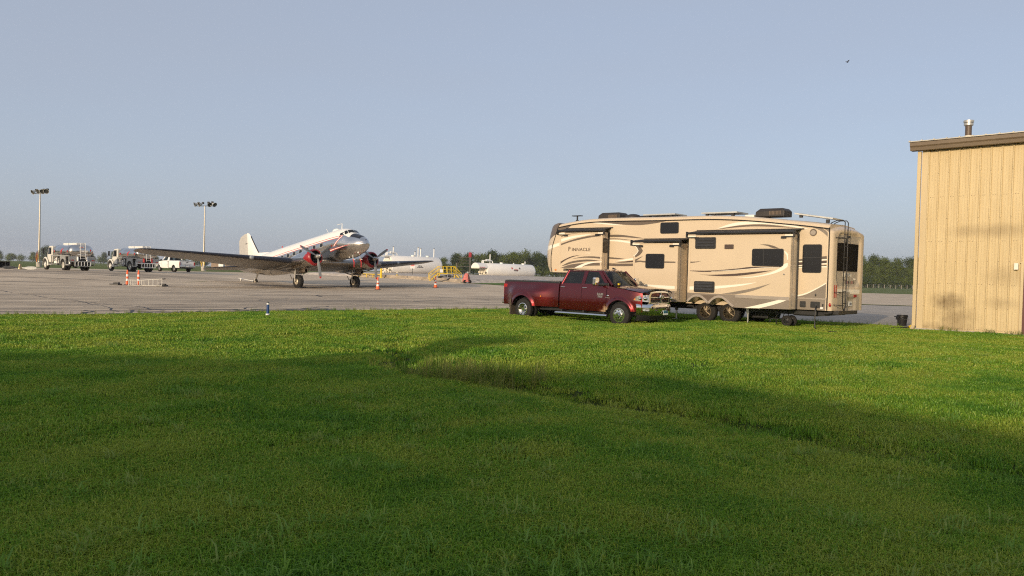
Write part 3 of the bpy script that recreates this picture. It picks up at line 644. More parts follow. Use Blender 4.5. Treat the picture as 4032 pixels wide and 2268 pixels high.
stripe(s1, [(-6.66, 3.148), (-6.0, 3.282), (-5.31, 3.343), (-4.97, 3.352)], [(-4.97, 3.352), (-5.48, 3.262), (-6.0, 3.184), (-6.66, 3.029)], A_, CREAM)
stripe(s1, [(-6.66, 2.944), (-6.0, 3.128), (-5.3, 3.26), (-4.8, 3.309), (-4.46, 3.332)], [(-4.46, 3.264), (-4.96, 3.229), (-5.645, 3.125), (-6.17, 3.018), (-6.66, 2.879)], A_, TAUPE)
stripe(s1, [(-6.65, 3.27), (-6.2, 3.37), (-5.6, 3.41)], [(-5.6, 3.41), (-6.2, 3.345), (-6.65, 3.235)], A_, TAUPE)
stripe(s1, [(-6.66, 2.169), (-6.32, 2.328), (-5.97, 2.443), (-5.55, 2.495)], [(-5.55, 2.495), (-5.97, 2.401), (-6.32, 2.272), (-6.66, 2.076)], A_, BROWN)
stripe(s1, [(-5.966, 2.331), (-5.48, 2.418), (-5.0, 2.442), (-4.46, 2.418)], [(-4.46, 2.342), (-5.0, 2.379), (-5.479, 2.376), (-5.966, 2.331)], A_, TAUPE)
stripe(s1, [(-6.56, 2.015), (-6.14, 2.189), (-5.61, 2.283), (-5.1, 2.31), (-4.76, 2.285), (-4.46, 2.25)], [(-4.46, 2.245), (-4.93, 2.243), (-5.44, 2.218), (-5.96, 2.149), (-6.31, 2.06), (-6.56, 2.015)], A_, TAUPE)
stripe(s1, [(-6.577, 1.943), (-6.134, 2.077), (-5.61, 2.147), (-4.92, 2.174), (-4.46, 2.179)], [(-4.46, 2.071), (-5.26, 2.046), (-5.46, 1.988), (-5.95, 1.953), (-6.577, 1.943)], A_, TAUPE)
stripe(s1, [(-5.846, 1.955), (-5.537, 2.084), (-5.196, 2.185), (-4.757, 2.225), (-4.46, 2.239)], [(-4.46, 2.207), (-4.92, 2.169), (-5.295, 2.073), (-5.464, 1.974)], A_-.006, CREAM)
text('P', .25, BROWN, s1, basis((-6.14, A_-.004, 2.737), (1, 0, 0), (0, 0, 1)), sx=.95, bold=.002)
text('INNACLE', .185, BROWN, s1, basis((-5.53, A_-.004, 2.715), (1, 0, 0), (0, 0, 1)), sx=1.18, bold=.002, spacing=1.08)
text('by Jayco', .075, CREAM, s1, basis((-5.15, A_-.004, 2.575), (1, 0, 0), (0, 0, 1)))
MB().prism(rrect(-.40, -.10, 2.59, 3.185, .05), lambda a, b, t: (-4.455+t, a, b), 0, .02).build('window', GLASSD, s1, bevel=.005)
s2 = slide(-2.745, -.785, .76, 2.95, .77)
window(s2, -2.175, -1.352, 1.985, 2.545, B_, sub=False)
stripe(s2, [(-2.735, 2.915), (-2.55, 2.863), (-2.40, 2.772), (-2.315, 2.669)], [(-2.315, 2.669), (-2.361, 2.579), (-2.508, 2.462), (-2.735, 2.371)], B_, TAUPE)
stripe(s2, [(-2.735, 2.86), (-2.6, 2.80), (-2.50, 2.655)], [(-2.50, 2.655), (-2.6, 2.52), (-2.735, 2.44)], B_-.005, CREAM)
stripe(s2, [(-2.735, 2.83), (-2.62, 2.78), (-2.53, 2.655)], [(-2.53, 2.655), (-2.62, 2.54), (-2.735, 2.47)], B_-.010, TAN)
stripe(s2, [(-2.715, 2.267), (-2.41, 2.283), (-2.17, 2.267), (-.80, 2.255)], [(-.80, 2.21), (-2.17, 2.208), (-2.41, 2.231), (-2.682, 2.189)], B_, TAUPE)
stripe(s2, [(-2.7, 2.30), (-2.45, 2.40), (-2.3, 2.45)], [(-2.3, 2.45), (-2.5, 2.33), (-2.7, 2.22)], B_, TAUPE)
stripe(s2, [(-2.2, 1.37), (-1.84, 1.363), (-.80, 1.34)], [(-.80, 1.24), (-1.4, 1.24), (-2.2, 1.34)], B_, CREAM)
MB().prism([(-2.74, .765), (-.79, .765), (-.79, 1.165), (-2.74, 1.165)], lambda a, b, t: (a, t, b), B_+.002, B_-.008).build('skirt_panel', GREYP, s2)
arch1 = [(-.404, .771), (-.24, .918), (-.087, .982), (.093, .966), (.249, .869), (.367, .748)]
arch2 = [(.467, .753), (.6, .884), (.771, .971), (.944, .967), (1.118, .861), (1.268, .733), (1.391, .661)]
A1, A2 = catmull(arch1, 4), catmull(arch2, 4)
poly3 = [(-.455, 3.24), (-.455, .77)]+A1+A2+[(1.8, .656), (3.41, .69), (3.41, 3.24)]
s3 = slide(-.455, 3.41, .70, 3.24, .58, poly3)
sk = [(-.45, 1.12), (-.45, .772)]+A1+A2+[(1.8, .66), (3.405, .692), (3.405, 1.105)]
MB().prism(sk, lambda a, b, t: (a, t, b), C_+.002, C_-.010).build('skirt_panel', GREYP, s3)
MB().prism([(1.45, 1.01), (3.40, .985), (3.40, 1.10), (1.45, 1.118)], lambda a, b, t: (a, t, b), C_-.005, C_-.022).build('belt_trim', LGREY, s3, bevel=.006)
for AA, wd in ((A1, .085), (A2, .085)):
    up = []
    for i, p in enumerate(AA):
        a = AA[max(i-1, 0)]; c = AA[min(i+1, len(AA)-1)]; t = Vector((c[0]-a[0], c[1]-a[1])).normalized(); up.append((p[0]-t.y*wd, p[1]+t.x*wd))
    MB().prism(AA+up[::-1], lambda a, b, t: (a, t, b), C_-.004, C_-.05).build('wheel_arch_trim', LGREY, s3, bevel=.008)
for z0, z1 in ((2.738, 3.157), (1.152, 1.558)):
    v = MB(); v.prism(rrect(-.18, .643, z0, z1, .05), lambda a, b, t: (a, t, b), C_, C_-.03); vv = v.build('vent_cover', BLACK, s3, bevel=.008)
    for k in range(3):
        zz = z0+.09+k*.105; MB().prism([(0, 0), (0, .07), (-.028, .012), (-.028, 0)], lambda a, b, t: (t, C_-.028+a, zz+b), -.12, .58).build('louvre', mat('vent grey', (.035, .034, .034), .4, var=.1), s3)
MB().prism(rrect(.993, 1.333, 2.735, 2.892, .015), lambda a, b, t: (a, t, b), C_, C_-.04).build('exhaust_cover', BROWN, s3, bevel=.006)
window(s3, 2.03, 3.168, 2.137, 2.741, C_, bars=(2.462,), sub=False)
stripe(s3, [(1.383, 1.716), (2.011, 1.76), (2.618, 1.889), (3.029, 2.069), (3.19, 2.22), (3.374, 2.258)], [(3.374, 2.258), (3.291, 2.115), (3.062, 1.969), (2.62, 1.831), (2.012, 1.73), (1.383, 1.716)], C_, CREAM)
stripe(s3, [(-.44, 1.937), (.492, 1.953), (1.53, 2.045), (2.0, 2.105), (3.1, 2.135)], [(3.1, 2.10), (2.461, 2.074), (1.532, 1.986), (.56, 1.909), (.056, 1.899), (-.44, 1.925)], C_, BROWN)
stripe(s3, [(.5, 1.925), (1.5, 2.0), (2.4, 2.085), (3.1, 2.11)], [(3.1, 2.10), (2.4, 2.065), (1.5, 1.985), (.5, 1.915)], C_-.006, CREAM)
stripe(s3, [(.025, 1.797), (.564, 1.803), (1.378, 1.855), (2.16, 1.938), (2.794, 1.999)], [(2.794, 1.999), (2.315, 1.898), (1.697, 1.803), (1.059, 1.759), (.565, 1.766), (.025, 1.797)], C_, BROWN)
stripe(s3, [(.918, 1.125), (1.559, 1.245), (2.179, 1.384), (2.735, 1.546)], [(2.735, 1.546), (2.333, 1.359), (1.875, 1.212), (1.404, 1.122)], C_, GREYP)
stripe(s3, [(2.31, 2.887), (2.583, 2.885), (2.825, 2.827), (3.006, 2.746)], [(3.006, 2.746), (2.768, 2.761), (2.585, 2.833), (2.31, 2.887)], C_, TAUPE)
stripe(s3, [(3.17, 2.669), (3.275, 2.598), (3.367, 2.457), (3.375, 2.377)], [(3.283, 2.365), (3.263, 2.513), (3.17, 2.64)], C_, CREAM)
stripe(s3, [(1.8, .663), (2.504, .843), (3.40, 1.10)], [(3.40, 1.026), (2.954, .849), (2.357, .676)], C_-.016, CREAM)
stripe(s3, [(-.44, 1.346), (-.19, 1.36)], [(-.19, 1.235), (-.44, 1.228)], C_, CREAM)
stripe(s3, [(.65, 1.396), (1.55, 1.482), (2.258, 1.576)], [(2.258, 1.576), (1.71, 1.442), (.65, 1.29)], C_, CREAM)
stripe(s3, [(-.44, 2.268), (-.163, 2.269), (.093, 2.299)], [(.093, 2.299), (-.128, 2.245), (-.44, 2.21)], C_, TAUPE)
MB().prism([(-.05, 1.03), (.17, 1.05), (.40, .80), (.44, .80), (.62, 1.04), (.85, 1.03), (.85, 1.06), (-.05, 1.06)], lambda a, b, t: (a, t, b), C_-.01, C_-.016).build('fender_trim', TAUPE, s3)
MB().sphere((3.2, C_-.01, 1.87), .03, 10, 8).build('lock', CHROME, s3, smooth=60)
# underside, wheels, jacks
MB().bb(-4.3, 4.3, .3, 2.2, .50, .70).build('chassis_frame', BLACK, rv)
MB().bb(-.35, 1.35, .26, .30, .45, 1.2).bb(-.35, 1.35, .02, .28, 1.0, 1.04).build('wheel_well', BLACK, rv)
for x in (0, .94):
    wheel(rv, (x, .12, .43), .40, .24, .225, BRONZE, spokes=9, side=-1)
    wheel(rv, (x, 2.36, .43), .40, .24, .225, BRONZE, spokes=9, side=1)
for x, y in ((-1.45, .4), (1.53, .32), (1.53, 2.2), (-4.2, .3), (-4.2, 2.2)):
    j = MB(); j.bb(x-.05, x+.05, y-.05, y+.05, .42, .72); j.cyl((x, y, .08), (x, y, .45), .035, n=10); j.bb(x-.12, x+.12, y-.12, y+.12, .03, .08); j.build('levelling_jack', [STEEL], rv)
MB().prism([(1.3, .55), (2.13, .55), (2.05, .26), (1.36, .26)], lambda a, b, t: (a, t, b), .8, 1.9).build('underbelly_tank', BLACK, rv, bevel=.04)
MB().prism([(3.18, .69), (4.07, .69), (4.06, .47), (3.22, .47)], lambda a, b, t: (a, t, b), .2, 1.4).build('waste_tank', BLACK, rv, bevel=.05)
MB().bb(4.46, 4.58, .1, .2, .60, .68).build('bumper_end', BLACK, rv)
# roof equipment
def rooftop(name, m, x0, x1, y0, y1, z0, h, ins=.08, par=rv):
    q = MB(); q.loft([[Vector(p) for p in ((x0, y0, z0), (x1, y0, z0), (x1, y1, z0), (x0, y1, z0))], [Vector(p) for p in ((x0+.02, y0, z0+h*.6), (x1, y0, z0+h*.7), (x1, y1, z0+h*.7), (x0+.02, y1, z0+h*.6))], [Vector(p) for p in ((x0+ins*2, y0+ins, z0+h), (x1-ins, y0+ins, z0+h), (x1-ins, y1-ins, z0+h), (x0+ins*2, y1-ins, z0+h))]])
    return q.build(name, m, par, bevel=.02)
ACM = mat('air conditioner shell', (.03, .025, .022), .5, var=.15)
for x0, x1, z in ((-5.65, -4.55, 4.07), (1.42, 2.52, 4.0)):
    a = rooftop('air_conditioner', ACM, x0, x1, .85, 1.55, z-.03, .30)
    for k in range(9):
        MB().bb(x0+.55+k*.05, x0+.575+k*.05, .838, .85, z+.03, z+.17).build('grille_slat', mat('grille tan', (.14, .10, .07), .6), a)
MB().sphere((-3.96, 1.0, 4.08), .36, 16, 8, sz=(1, 1, .48)).build('satellite_dome', ACM, rv, smooth=60)
PANEL = mat('solar panel cells', (.012, .014, .022), .15, var=.2)
for x0, x1, z, dz in ((-3.2, -1.75, 4.13, 0), (-.6, .85, 4.12, 0), (3.02, 4.35, 4.0, -.21)):
    p = MB(); p.add([(x0, .55, z), (x1, .55, z+dz), (x1, 1.5, z+dz), (x0, 1.5, z), (x0, .55, z+.05), (x1, .55, z+dz+.05), (x1, 1.5, z+dz+.05), (x0, 1.5, z+.05)], [(0, 1, 2, 3), (7, 6, 5, 4), (0, 4, 5, 1), (1, 5, 6, 2), (2, 6, 7, 3), (3, 7, 4, 0)])
    pp = p.build('solar_panel', mat('anodised frame', (.7, .68, .62), .35, .7, var=.05), rv)
    MB().add([(x0+.04, .59, z+.053), (x1-.04, .59, z+dz+.053), (x1-.04, 1.46, z+dz+.053), (x0+.04, 1.46, z+.053)], [(0, 1, 2, 3)]).build('panel_cells', PANEL, pp)
    for xx, q in ((x0+.2, .0), (x1-.2, dz)): MB().bb(xx-.05, xx+.05, .6, .7, z+q-.12, z+q).build('panel_foot', DKMETAL, pp)
MB().bb(1.0, 1.35, .9, 1.3, 3.95, 4.06).build('roof_vent', CREAM, rv, bevel=.02)
MB().bb(-3.55, -3.25, .9, 1.3, 4.05, 4.16).build('roof_vent', BLACK, rv, bevel=.02)
tv = MB(); tv.cyl((-7.02, 1.2, 3.98), (-7.02, 1.2, 4.09), .09, .06, 12); tv.cyl((-7.02, 1.2, 4.09), (-7.02, 1.2, 4.26), .035, n=10); tv.box((-7.02, 1.2, 4.275), (.48, .2, .035)); tv.build('tv_antenna', BLACK, rv, bevel=.01)
MB().bb(-7.2, -6.8, 1.0, 1.4, 3.94, 3.99).build('antenna_base', CREAM, rv)
cord = MB(); M_ = rv.matrix_basis
cp = [(4.12, -.03, .82), (4.14, -.16, .74), (4.15, -.22, .5), (4.17, -.25, .2), (4.22, -.3, .07), (4.5, -.6, .05), (5.2, -1.1, .06)]
cord.tube(catmull(cp, 4), .022, 6)
co = cord.build('power_cord', BLACK, None, smooth=60); co.location = rv.location; co.rotation_euler = rv.rotation_euler
tag(co, 'thick black power cord hanging from the trailer hatch to the grass', 'cord')
# folded tote cart under the trailer
tc = thing('tote_cart', 'small black wheeled cart frame standing under the trailer behind its wheels', 'cart', (7.215, 29.3, 0), R(-42))
tt = MB(); tt.tube([(2.55, .3, .30), (2.7, .3, .62), (3.0, .3, .64), (3.05, .3, .35)], .018).tube([(2.75, .45, .30), (2.85, .45, .60), (3.1, .45, .60)], .016).tube([(2.45, .3, .32), (3.0, .3, .32)], .02).tube([(2.6, .3, .32), (2.6, .3, .06)], .02)
tt.build('frame', BLACK, tc)
wheel(tc, (3.0, .25, .26), .19, .09, .11, DKMETAL, spokes=6); wheel(tc, (3.0, .65, .26), .19, .09, .11, DKMETAL, spokes=6)
# ---------------------------------------------------------------- pickup trucks
MAROON = bpy.data.materials.new('maroon metallic paint'); MAROON.use_nodes = True
def _maroon():
    nt = MAROON.node_tree; n = nt.nodes; l = nt.links; b = n['Principled BSDF']
    b.inputs['Metallic'].default_value = .45; b.inputs['Roughness'].default_value = .28; b.inputs['Coat Weight'].default_value = .9; b.inputs['Coat Roughness'].default_value = .02
    tc = n.new('ShaderNodeTexCoord'); sp = n.new('ShaderNodeSeparateXYZ'); l.new(tc.outputs['Object'], sp.inputs[0])
    nz = n.new('ShaderNodeTexNoise'); nz.inputs['Scale'].default_value = 6.0; nz.inputs['Detail'].default_value = 8; nz.inputs['Roughness'].default_value = .7
    mp = n.new('ShaderNodeMapping'); mp.inputs['Scale'].default_value = (1.6, 1.6, 2.6); mp.inputs['Rotation'].default_value = (0, R(35), 0); l.new(tc.outputs['Object'], mp.inputs[0]); l.new(mp.outputs[0], nz.inputs['Vector'])
    # mud thrown up behind the front wheel: strongest at x=-0.6, low down
    mx_ = n.new('ShaderNodeMapRange'); mx_.inputs['From Min'].default_value = -1.15; mx_.inputs['From Max'].default_value = -.55; l.new(sp.outputs['X'], mx_.inputs['Value'])
    mx2 = n.new('ShaderNodeMapRange'); mx2.inputs['From Min'].default_value = -.2; mx2.inputs['From Max'].default_value = -.5; l.new(sp.outputs['X'], mx2.inputs['Value'])
    mz = n.new('ShaderNodeMapRange'); mz.inputs['From Min'].default_value = .98; mz.inputs['From Max'].default_value = .52; l.new(sp.outputs['Z'], mz.inputs['Value'])
    m1 = n.new('ShaderNodeMath'); m1.operation = 'MULTIPLY'; l.new(mx_.outputs[0], m1.inputs[0]); l.new(mz.outputs[0], m1.inputs[1])
    m1b = n.new('ShaderNodeMath'); m1b.operation = 'MULTIPLY'; l.new(m1.outputs[0], m1b.inputs[0]); l.new(mx2.outputs[0], m1b.inputs[1])
    m2 = n.new('ShaderNodeMath'); m2.operation = 'ADD'; l.new(m1b.outputs[0], m2.inputs[0]); l.new(nz.outputs['Fac'], m2.inputs[1])
    m3 = n.new('ShaderNodeMapRange'); m3.inputs['From Min'].default_value = .93; m3.inputs['From Max'].default_value = 1.30; l.new(m2.outputs[0], m3.inputs['Value'])
    mix = n.new('ShaderNodeMix'); mix.data_type = 'RGBA'; mix.inputs[6].default_value = (.118, .006, .009, 1); mix.inputs[7].default_value = (.36, .25, .14, 1)
    l.new(m3.outputs[0], mix.inputs[0]); l.new(mix.outputs[2], b.inputs['Base Color'])
    for nm, a, c in (('Coat Weight', 1.0, 0), ('Metallic', .8, 0), ('Roughness', .30, .9)):
        q = n.new('ShaderNodeMapRange'); q.inputs['To Min'].default_value = a; q.inputs['To Max'].default_value = c; l.new(m3.outputs[0], q.inputs['Value']); l.new(q.outputs[0], b.inputs[nm])
_maroon()
TINT = glass_mat('tinted vehicle glass', (.012, .013, .014), .86)
WSG = glass_mat('windscreen glass', (.012, .014, .016), .45)
INT = mat('dark interior', (.03, .032, .036), .8)
MESHG = mat('grille mesh', (.09, .085, .08), .35, .8, var=.6, scale=60)

def pickup(root, P, paint):
    ra = P['rear_axle']; fl = P['flare']; wb = P['arch_r']; hw = P['half']
    belt = P['belt']; sill = P['sill']
    def arch(x):
        z = sill
        for xc, r in ((0, wb), (ra, P.get('arch_rr', wb))):
            d = abs(x-xc)
            if d < r: z = max(z, P['hub']+.02+math.sqrt(max(0, r*r-d*d)))
        return z
    def ysid(x, z):
        y = hw-.035*((z-.85)/.5)**2 if z > .85 else hw-.03*((.85-z)/.4)**2
        if x > .35: y -= .13*((x-.35)/.6)**2
        for xc, r in ((0, wb), (ra, P.get('arch_rr', wb))):
            d = math.hypot(x-xc, z-P['hub']-.02)
            k = sstep(r+.12, r+.03, d)*.05
            y += k
        if fl: y += fl*sstep(ra-1.05, ra-.45, x)*sstep(ra+1.5, ra+.45, x)*sstep(1.46, 1.05, z)
        return y
    def panel(name, x0, x1, zt, s, par=root, m=paint, zl=None, nx=None):
        nx = nx or max(6, int((x1-x0)/.045)); rows = 14; vs = []; fs = []
        for i in range(nx+1):
            x = x0+(x1-x0)*i/nx; a = zl(x) if zl else arch(x); t = zt(x) if callable(zt) else zt
            for j in range(rows+1):
                z = a+(t-a)*j/rows; vs.append((x, s*ysid(x, z), z))
            z = a; vs.append((x, s*(ysid(x, z)-.06), z))         # returned lip
        n = rows+2
        for i in range(nx):
            for j in range(rows): fs.append((i*n+j, (i+1)*n+j, (i+1)*n+j+1, i*n+j+1))
            fs.append((i*n+rows+1, (i+1)*n+rows+1, (i+1)*n, i*n))
        return MB().add(vs, fs).build(name, m, par, smooth=35, recalc=False)
    b0, b1 = P['bed']; c0, c1 = P['cab']
    fz = lambda x: P['fender_z'][0]+(P['fender_z'][1]-P['fender_z'][0])*((x-c1)/(.98-c1))-.04*max(0, x)**2
    for s in (-1, 1):
        panel('bed_side', b0, b1, P['rail'], s)
        panel('fender', c1+.012, P['nose']-.06, fz, s)
        xs_ = P['door_x']
        for k in range(len(xs_)-1):
            d = panel('door', xs_[k]+.006, xs_[k+1]-.006, belt, s)
            hx = xs_[k]+.14
            y = s*(ysid(hx, belt-.12)+.012)
            MB().bb(hx-.1, hx+.1, y-.018, y+.018, belt-.135, belt-.10).build('handle', P['handle_m'], d, bevel=.01)
        panel('rocker', c0, c1, lambda x: sill+.02, s, zl=lambda x: sill-.06)
    # dark inner body closes every gap
    MB().bb(b0+.1, P['nose']-.25, -hw+.22, hw-.22, .42, belt-.25).build('underbody', BLACK, root)
    MB().bb(c0+.03, c1+.05, -hw+.09, hw-.09, sill, belt-.04).build('cabin_floor', INT, root)
    # bed
    for s in (-1, 1):
        MB().bb(b0+.01, b1, s*(hw-.13), s*(hw-.045), P['rail']-.05, P['rail']+.02).build('bed_rail', paint if not P['cover'] else BLACK, root, bevel=.015)
    MB().bb(b0+.02, b0+.07, -hw+.06, hw-.06, sill+.18, P['rail']+.01).build('tailgate', paint, root, bevel=.02)
    MB().bb(b1-.06, b1, -hw+.06, hw-.06, sill+.1, P['rail']).build('bed_bulkhead', paint, root)
    MB().bb(b0+.05, b1-.05, -hw+.1, hw-.1, .80, .84).build('bed_floor', BLACK, root)
    if P['cover']:
        for k in range(3):
            x0 = b0+.04+k*(b1-b0-.06)/3; x1 = x0+(b1-b0-.06)/3-.03
            MB().bb(x0, x1, -hw+.09, hw-.09, P['rail']+.02, P['rail']+.045).build('bed_cover_panel', mat('tonneau vinyl', (.10, .10, .10), .28, var=.15), root, bevel=.008)
    for s in (-1, 1):
        MB().prism(rrect(P['rail']-.52, P['rail']-.12, 0, .2, .03), lambda a, b, t: (b0+.05+t, s*(hw-.02-b*.55), a), -.08, .1).build('tail_lamp', REDLENS, root, bevel=.01)
    MB().bb(b0-.13, b0+.02, -hw+.02, hw-.02, .58, .80).build('rear_bumper', CHROME, root, bevel=.03)
    MB().bb(b0-.14, b0-.12, -.35, .35, .72, .78).build('bumper_step', BLACK, root)
    # hood
    rings = []
    N = 14
    for i in range(N+1):
        x = c1-.0+(P['nose']-c1)*i/N; t = i/N
        zc = P['hood_z'][0]+(P['hood_z'][1]-P['hood_z'][0])*t-.07*max(0, t-.75)**2*16; ze = fz(min(x, P['nose']-.06))
        yw = hw-.1-.10*t; row = []
        for k in range(-8, 9):
            u = k/8; a = abs(u)
            z = ze+.008 if a > .985 else zc-(zc-ze)*(a**3.2)
            z += .022*math.exp(-((a-.48)/.12)**2)*(1-.5*t)
            row.append(Vector((x-.10*(1-u*u)*0+(.07*(1-u*u) if i == N else .07*(1-u*u)*t*t), u*yw, z)))
        rings.append(row)
    MB().loft(rings, False, False).build('hood', paint, root, smooth=45)
    MB().loft([[v.copy() for v in rings[-1]], [Vector((v.x+.0, v.y*.98, v.z-.28)) for v in rings[-1]]], False, False).build('front_panel', paint, root, smooth=45)
    MB().loft([[Vector((v.x, v.y, v.z-.006)) for v in rings[0]], [Vector((v.x, v.y, sill+.1)) for v in rings[0]]], False, False).build('firewall', BLACK, root)
    # cabin top
    rz = P['roof']; r0, r1 = P['roof_x']; rw_ = P['roof_half']
    rings = []
    for i in range(9):
        t = i/8; x = r0+(r1-r0)*t; dz = -.03*(2*t-1)**2-.035*(1 if t in (0, 1) else 0); row = []
        for k in range(-6, 7):
            u = k/6; row.append(Vector((x-.0+.06*(1-u*u)*(t-.5)*2, u*rw_, rz+dz-.055*abs(u)**2.6)))
        rings.append(row)
    low = [[Vector((v.x, v.y*.985, v.z-.045)) for v in r] for r in rings]
    m = MB(); m.loft(rings, False, False); m.loft(low, False, False)
    m.loft([[v for v in rings[0]], [v for v in low[0]]], False, False); m.loft([[v for v in rings[-1]], [v for v in low[-1]]], False, False)
    m.loft([[r[0] for r in rings], [r[0] for r in low]], False, False); m.loft([[r[-1] for r in rings], [r[-1] for r in low]], False, False)
    m.build('roof', paint, root, smooth=45)
    yb = hw-.10
    gy = lambda z: yb+(rw_-yb)*max(0, min(1, (z-belt)/(rz-.09-belt)))
    zr = rz-.085
    frame_poly = P['glass_out']
    for s in (-1, 1):
        for outer, inner in P['windows']:
            n = len(outer); mm = MB()
            vs = [(x, s*gy(z), z) for x, z in outer]+[(x, s*gy(z), z) for x, z in inner]+[(x, s*(gy(z)-.05), z) for x, z in inner]+[(x, s*(gy(z)-.05), z) for x, z in outer]
            fs = []
            for i in range(n):
                j = (i+1) % n; fs += [(i, j, n+j, n+i), (n+i, n+j, 2*n+j, 2*n+i), (2*n+i, 2*n+j, 3*n+j, 3*n+i), (3*n+i, 3*n+j, j, i)]
            wf = mm.add(vs, fs).build('window_frame', paint, root)
            MB().add([(x, s*(gy(z)-.012), z) for x, z in inner], [tuple(range(n))]).build('pane', P['side_glass'], wf, recalc=False)
    # A pillars, windscreen, rear glass
    ax, az = P['cowl']; bw = P['cowl_half']
    for s in (-1, 1):
        MB().tube([(ax-.10, s*bw, az), (r1-.02, s*(rw_-.03), zr+.02)], [.05, .042], 8).build('pillar', paint, root, smooth=60)
        MB().tube([(c0+.04, s*(yb-.03), belt-.02), (r0+.05, s*(rw_-.05), zr+.02)], [.06, .055], 8).build('pillar', paint, root, smooth=60)
    ws = []
    for i in range(7):
        t = i/6; row = []
        for k in range(-6, 7):
            u = k/6; xb = ax+.26*(1-u*u); xt = r1+.06*(1-u*u); row.append(Vector((xb+(xt-xb)*t, u*(bw+(rw_-.06-bw)*t), az+(zr-az+.02)*t)))
        ws.append(row)
    MB().loft(ws, False, False).build('windscreen', WSG, root, smooth=60, recalc=False)
    MB().add([(c0+.02, -yb+.08, belt+.02), (c0+.02, yb-.08, belt+.02), (r0+.06, rw_-.09, zr-.02), (r0+.06, -rw_+.09, zr-.02)], [(0, 1, 2, 3)]).build('rear_window', TINT if P['cover'] else WSG, root, recalc=False)
    MB().bb(c0-.02, c0+.03, -yb+.02, yb-.02, sill+.2, belt+.03).build('cab_back', paint, root, bevel=.015)
    # interior
    MB().bb(c1-.28, c1+.12, -yb+.06, yb-.06, belt-.35, belt-.02).build('dashboard', INT, root, bevel=.05)
    for sx in P['seats']:
        for s in (-.38, .38):
            MB().bb(sx-.25, sx+.25, s-.25, s+.25, .85, 1.0).box((sx-.27, s, 1.3), (.13, .48, .66), Euler((0, R(-12), 0)).to_matrix()).box((sx-.34, s, 1.68), (.09, .26, .16)).build('seat', INT, root, bevel=.04)
    sw = MB(); cs = Vector((c1-.48, .38, belt-.02)); axd = Vector((-.85, 0, .5)).normalized(); a_ = Vector((0, 1, 0)); b_ = axd.cross(a_)
    sw.tube([cs+(a_*math.cos(2*math.pi*k/16)+b_*math.sin(2*math.pi*k/16))*.19 for k in range(17)], .016, 6).tube([cs-a_*.18, cs+a_*.18], .02, 5).tube([cs, cs-axd*.3], .025, 6); sw.build('steering_wheel', BLACK, root, smooth=60)
    # wheel wells and wheels
    for xc in (0, ra):
        for s in (-1, 1):
            r = (wb if xc == 0 else P.get('arch_rr', wb))+.01
            rings = []
            for t, yy in ((0, hw-.03), (1, hw-.42)):
                rings.append([Vector((xc+math.cos(a)*r, s*yy, P['hub']+.02+math.sin(a)*r)) for a in [math.pi*k/14 for k in range(15)]])
            MB().loft(rings, False, False).build('wheel_well', BLACK, root, recalc=False)
    return ysid, fz, gy

truck = thing('pickup_truck', 'dark red crew cab dual rear wheel pickup truck parked on the grass', 'pickup truck', (4.363, 27.773, -.10), R(-43))
P = dict(rear_axle=-4.3, flare=.21, arch_r=.50, arch_rr=.51, half=.985, belt=1.425, sill=.56, hub=.41, bed=(-5.47, -2.715), cab=(-2.69, -.56), rail=1.465, door_x=(-2.66, -1.66, -.56),
         fender_z=(1.40, 1.20), nose=.93, hood_z=(1.455, 1.335), cover=True, handle_m=CHROME, roof=1.99, roof_x=(-2.50, -.93), roof_half=.72, glass_out=None, side_glass=TINT,
         windows=[([(-2.66, 1.415), (-1.66, 1.415), (-1.64, 1.925), (-2.42, 1.925)], [(-2.55, 1.45), (-1.74, 1.45), (-1.72, 1.895), (-2.40, 1.88)]),
                  ([(-1.66, 1.415), (-.50, 1.415), (-.98, 1.925), (-1.64, 1.925)], [(-1.60, 1.45), (-.68, 1.45), (-1.10, 1.885), (-1.55, 1.895)])],
         cowl=(-.34, 1.415), cowl_half=.80, seats=(-1.15, -2.05))
ys_t, fz_t, gy_t = pickup(truck, P, MAROON)
ALU = mat('polished alloy', (.80, .78, .74), .10, 1.0, var=.04)
wheel(truck, (0, -.87, .41), .405, .24, .235, ALU, holes=8, side=-1, dish=-.0)
wheel(truck, (0, .87, .41), .405, .24, .235, ALU, holes=8, side=1, dish=-.0)
for s in (-1, 1):
    wheel(truck, (-4.3, s*1.06, .41), .405, .22, .235, ALU, holes=8, side=s, dish=.14)
    wheel(truck, (-4.3, s*.80, .41), .405, .22, .235, DKMETAL, side=s)
MB().cyl((-4.3, -.8, .41), (-4.3, .8, .41), .07, n=10).cyl((0, -.8, .41), (0, .8, .41), .06, n=10).sphere((-4.3, 0, .41), .19, 12, 8).build('axle', BLACK, truck, smooth=50)
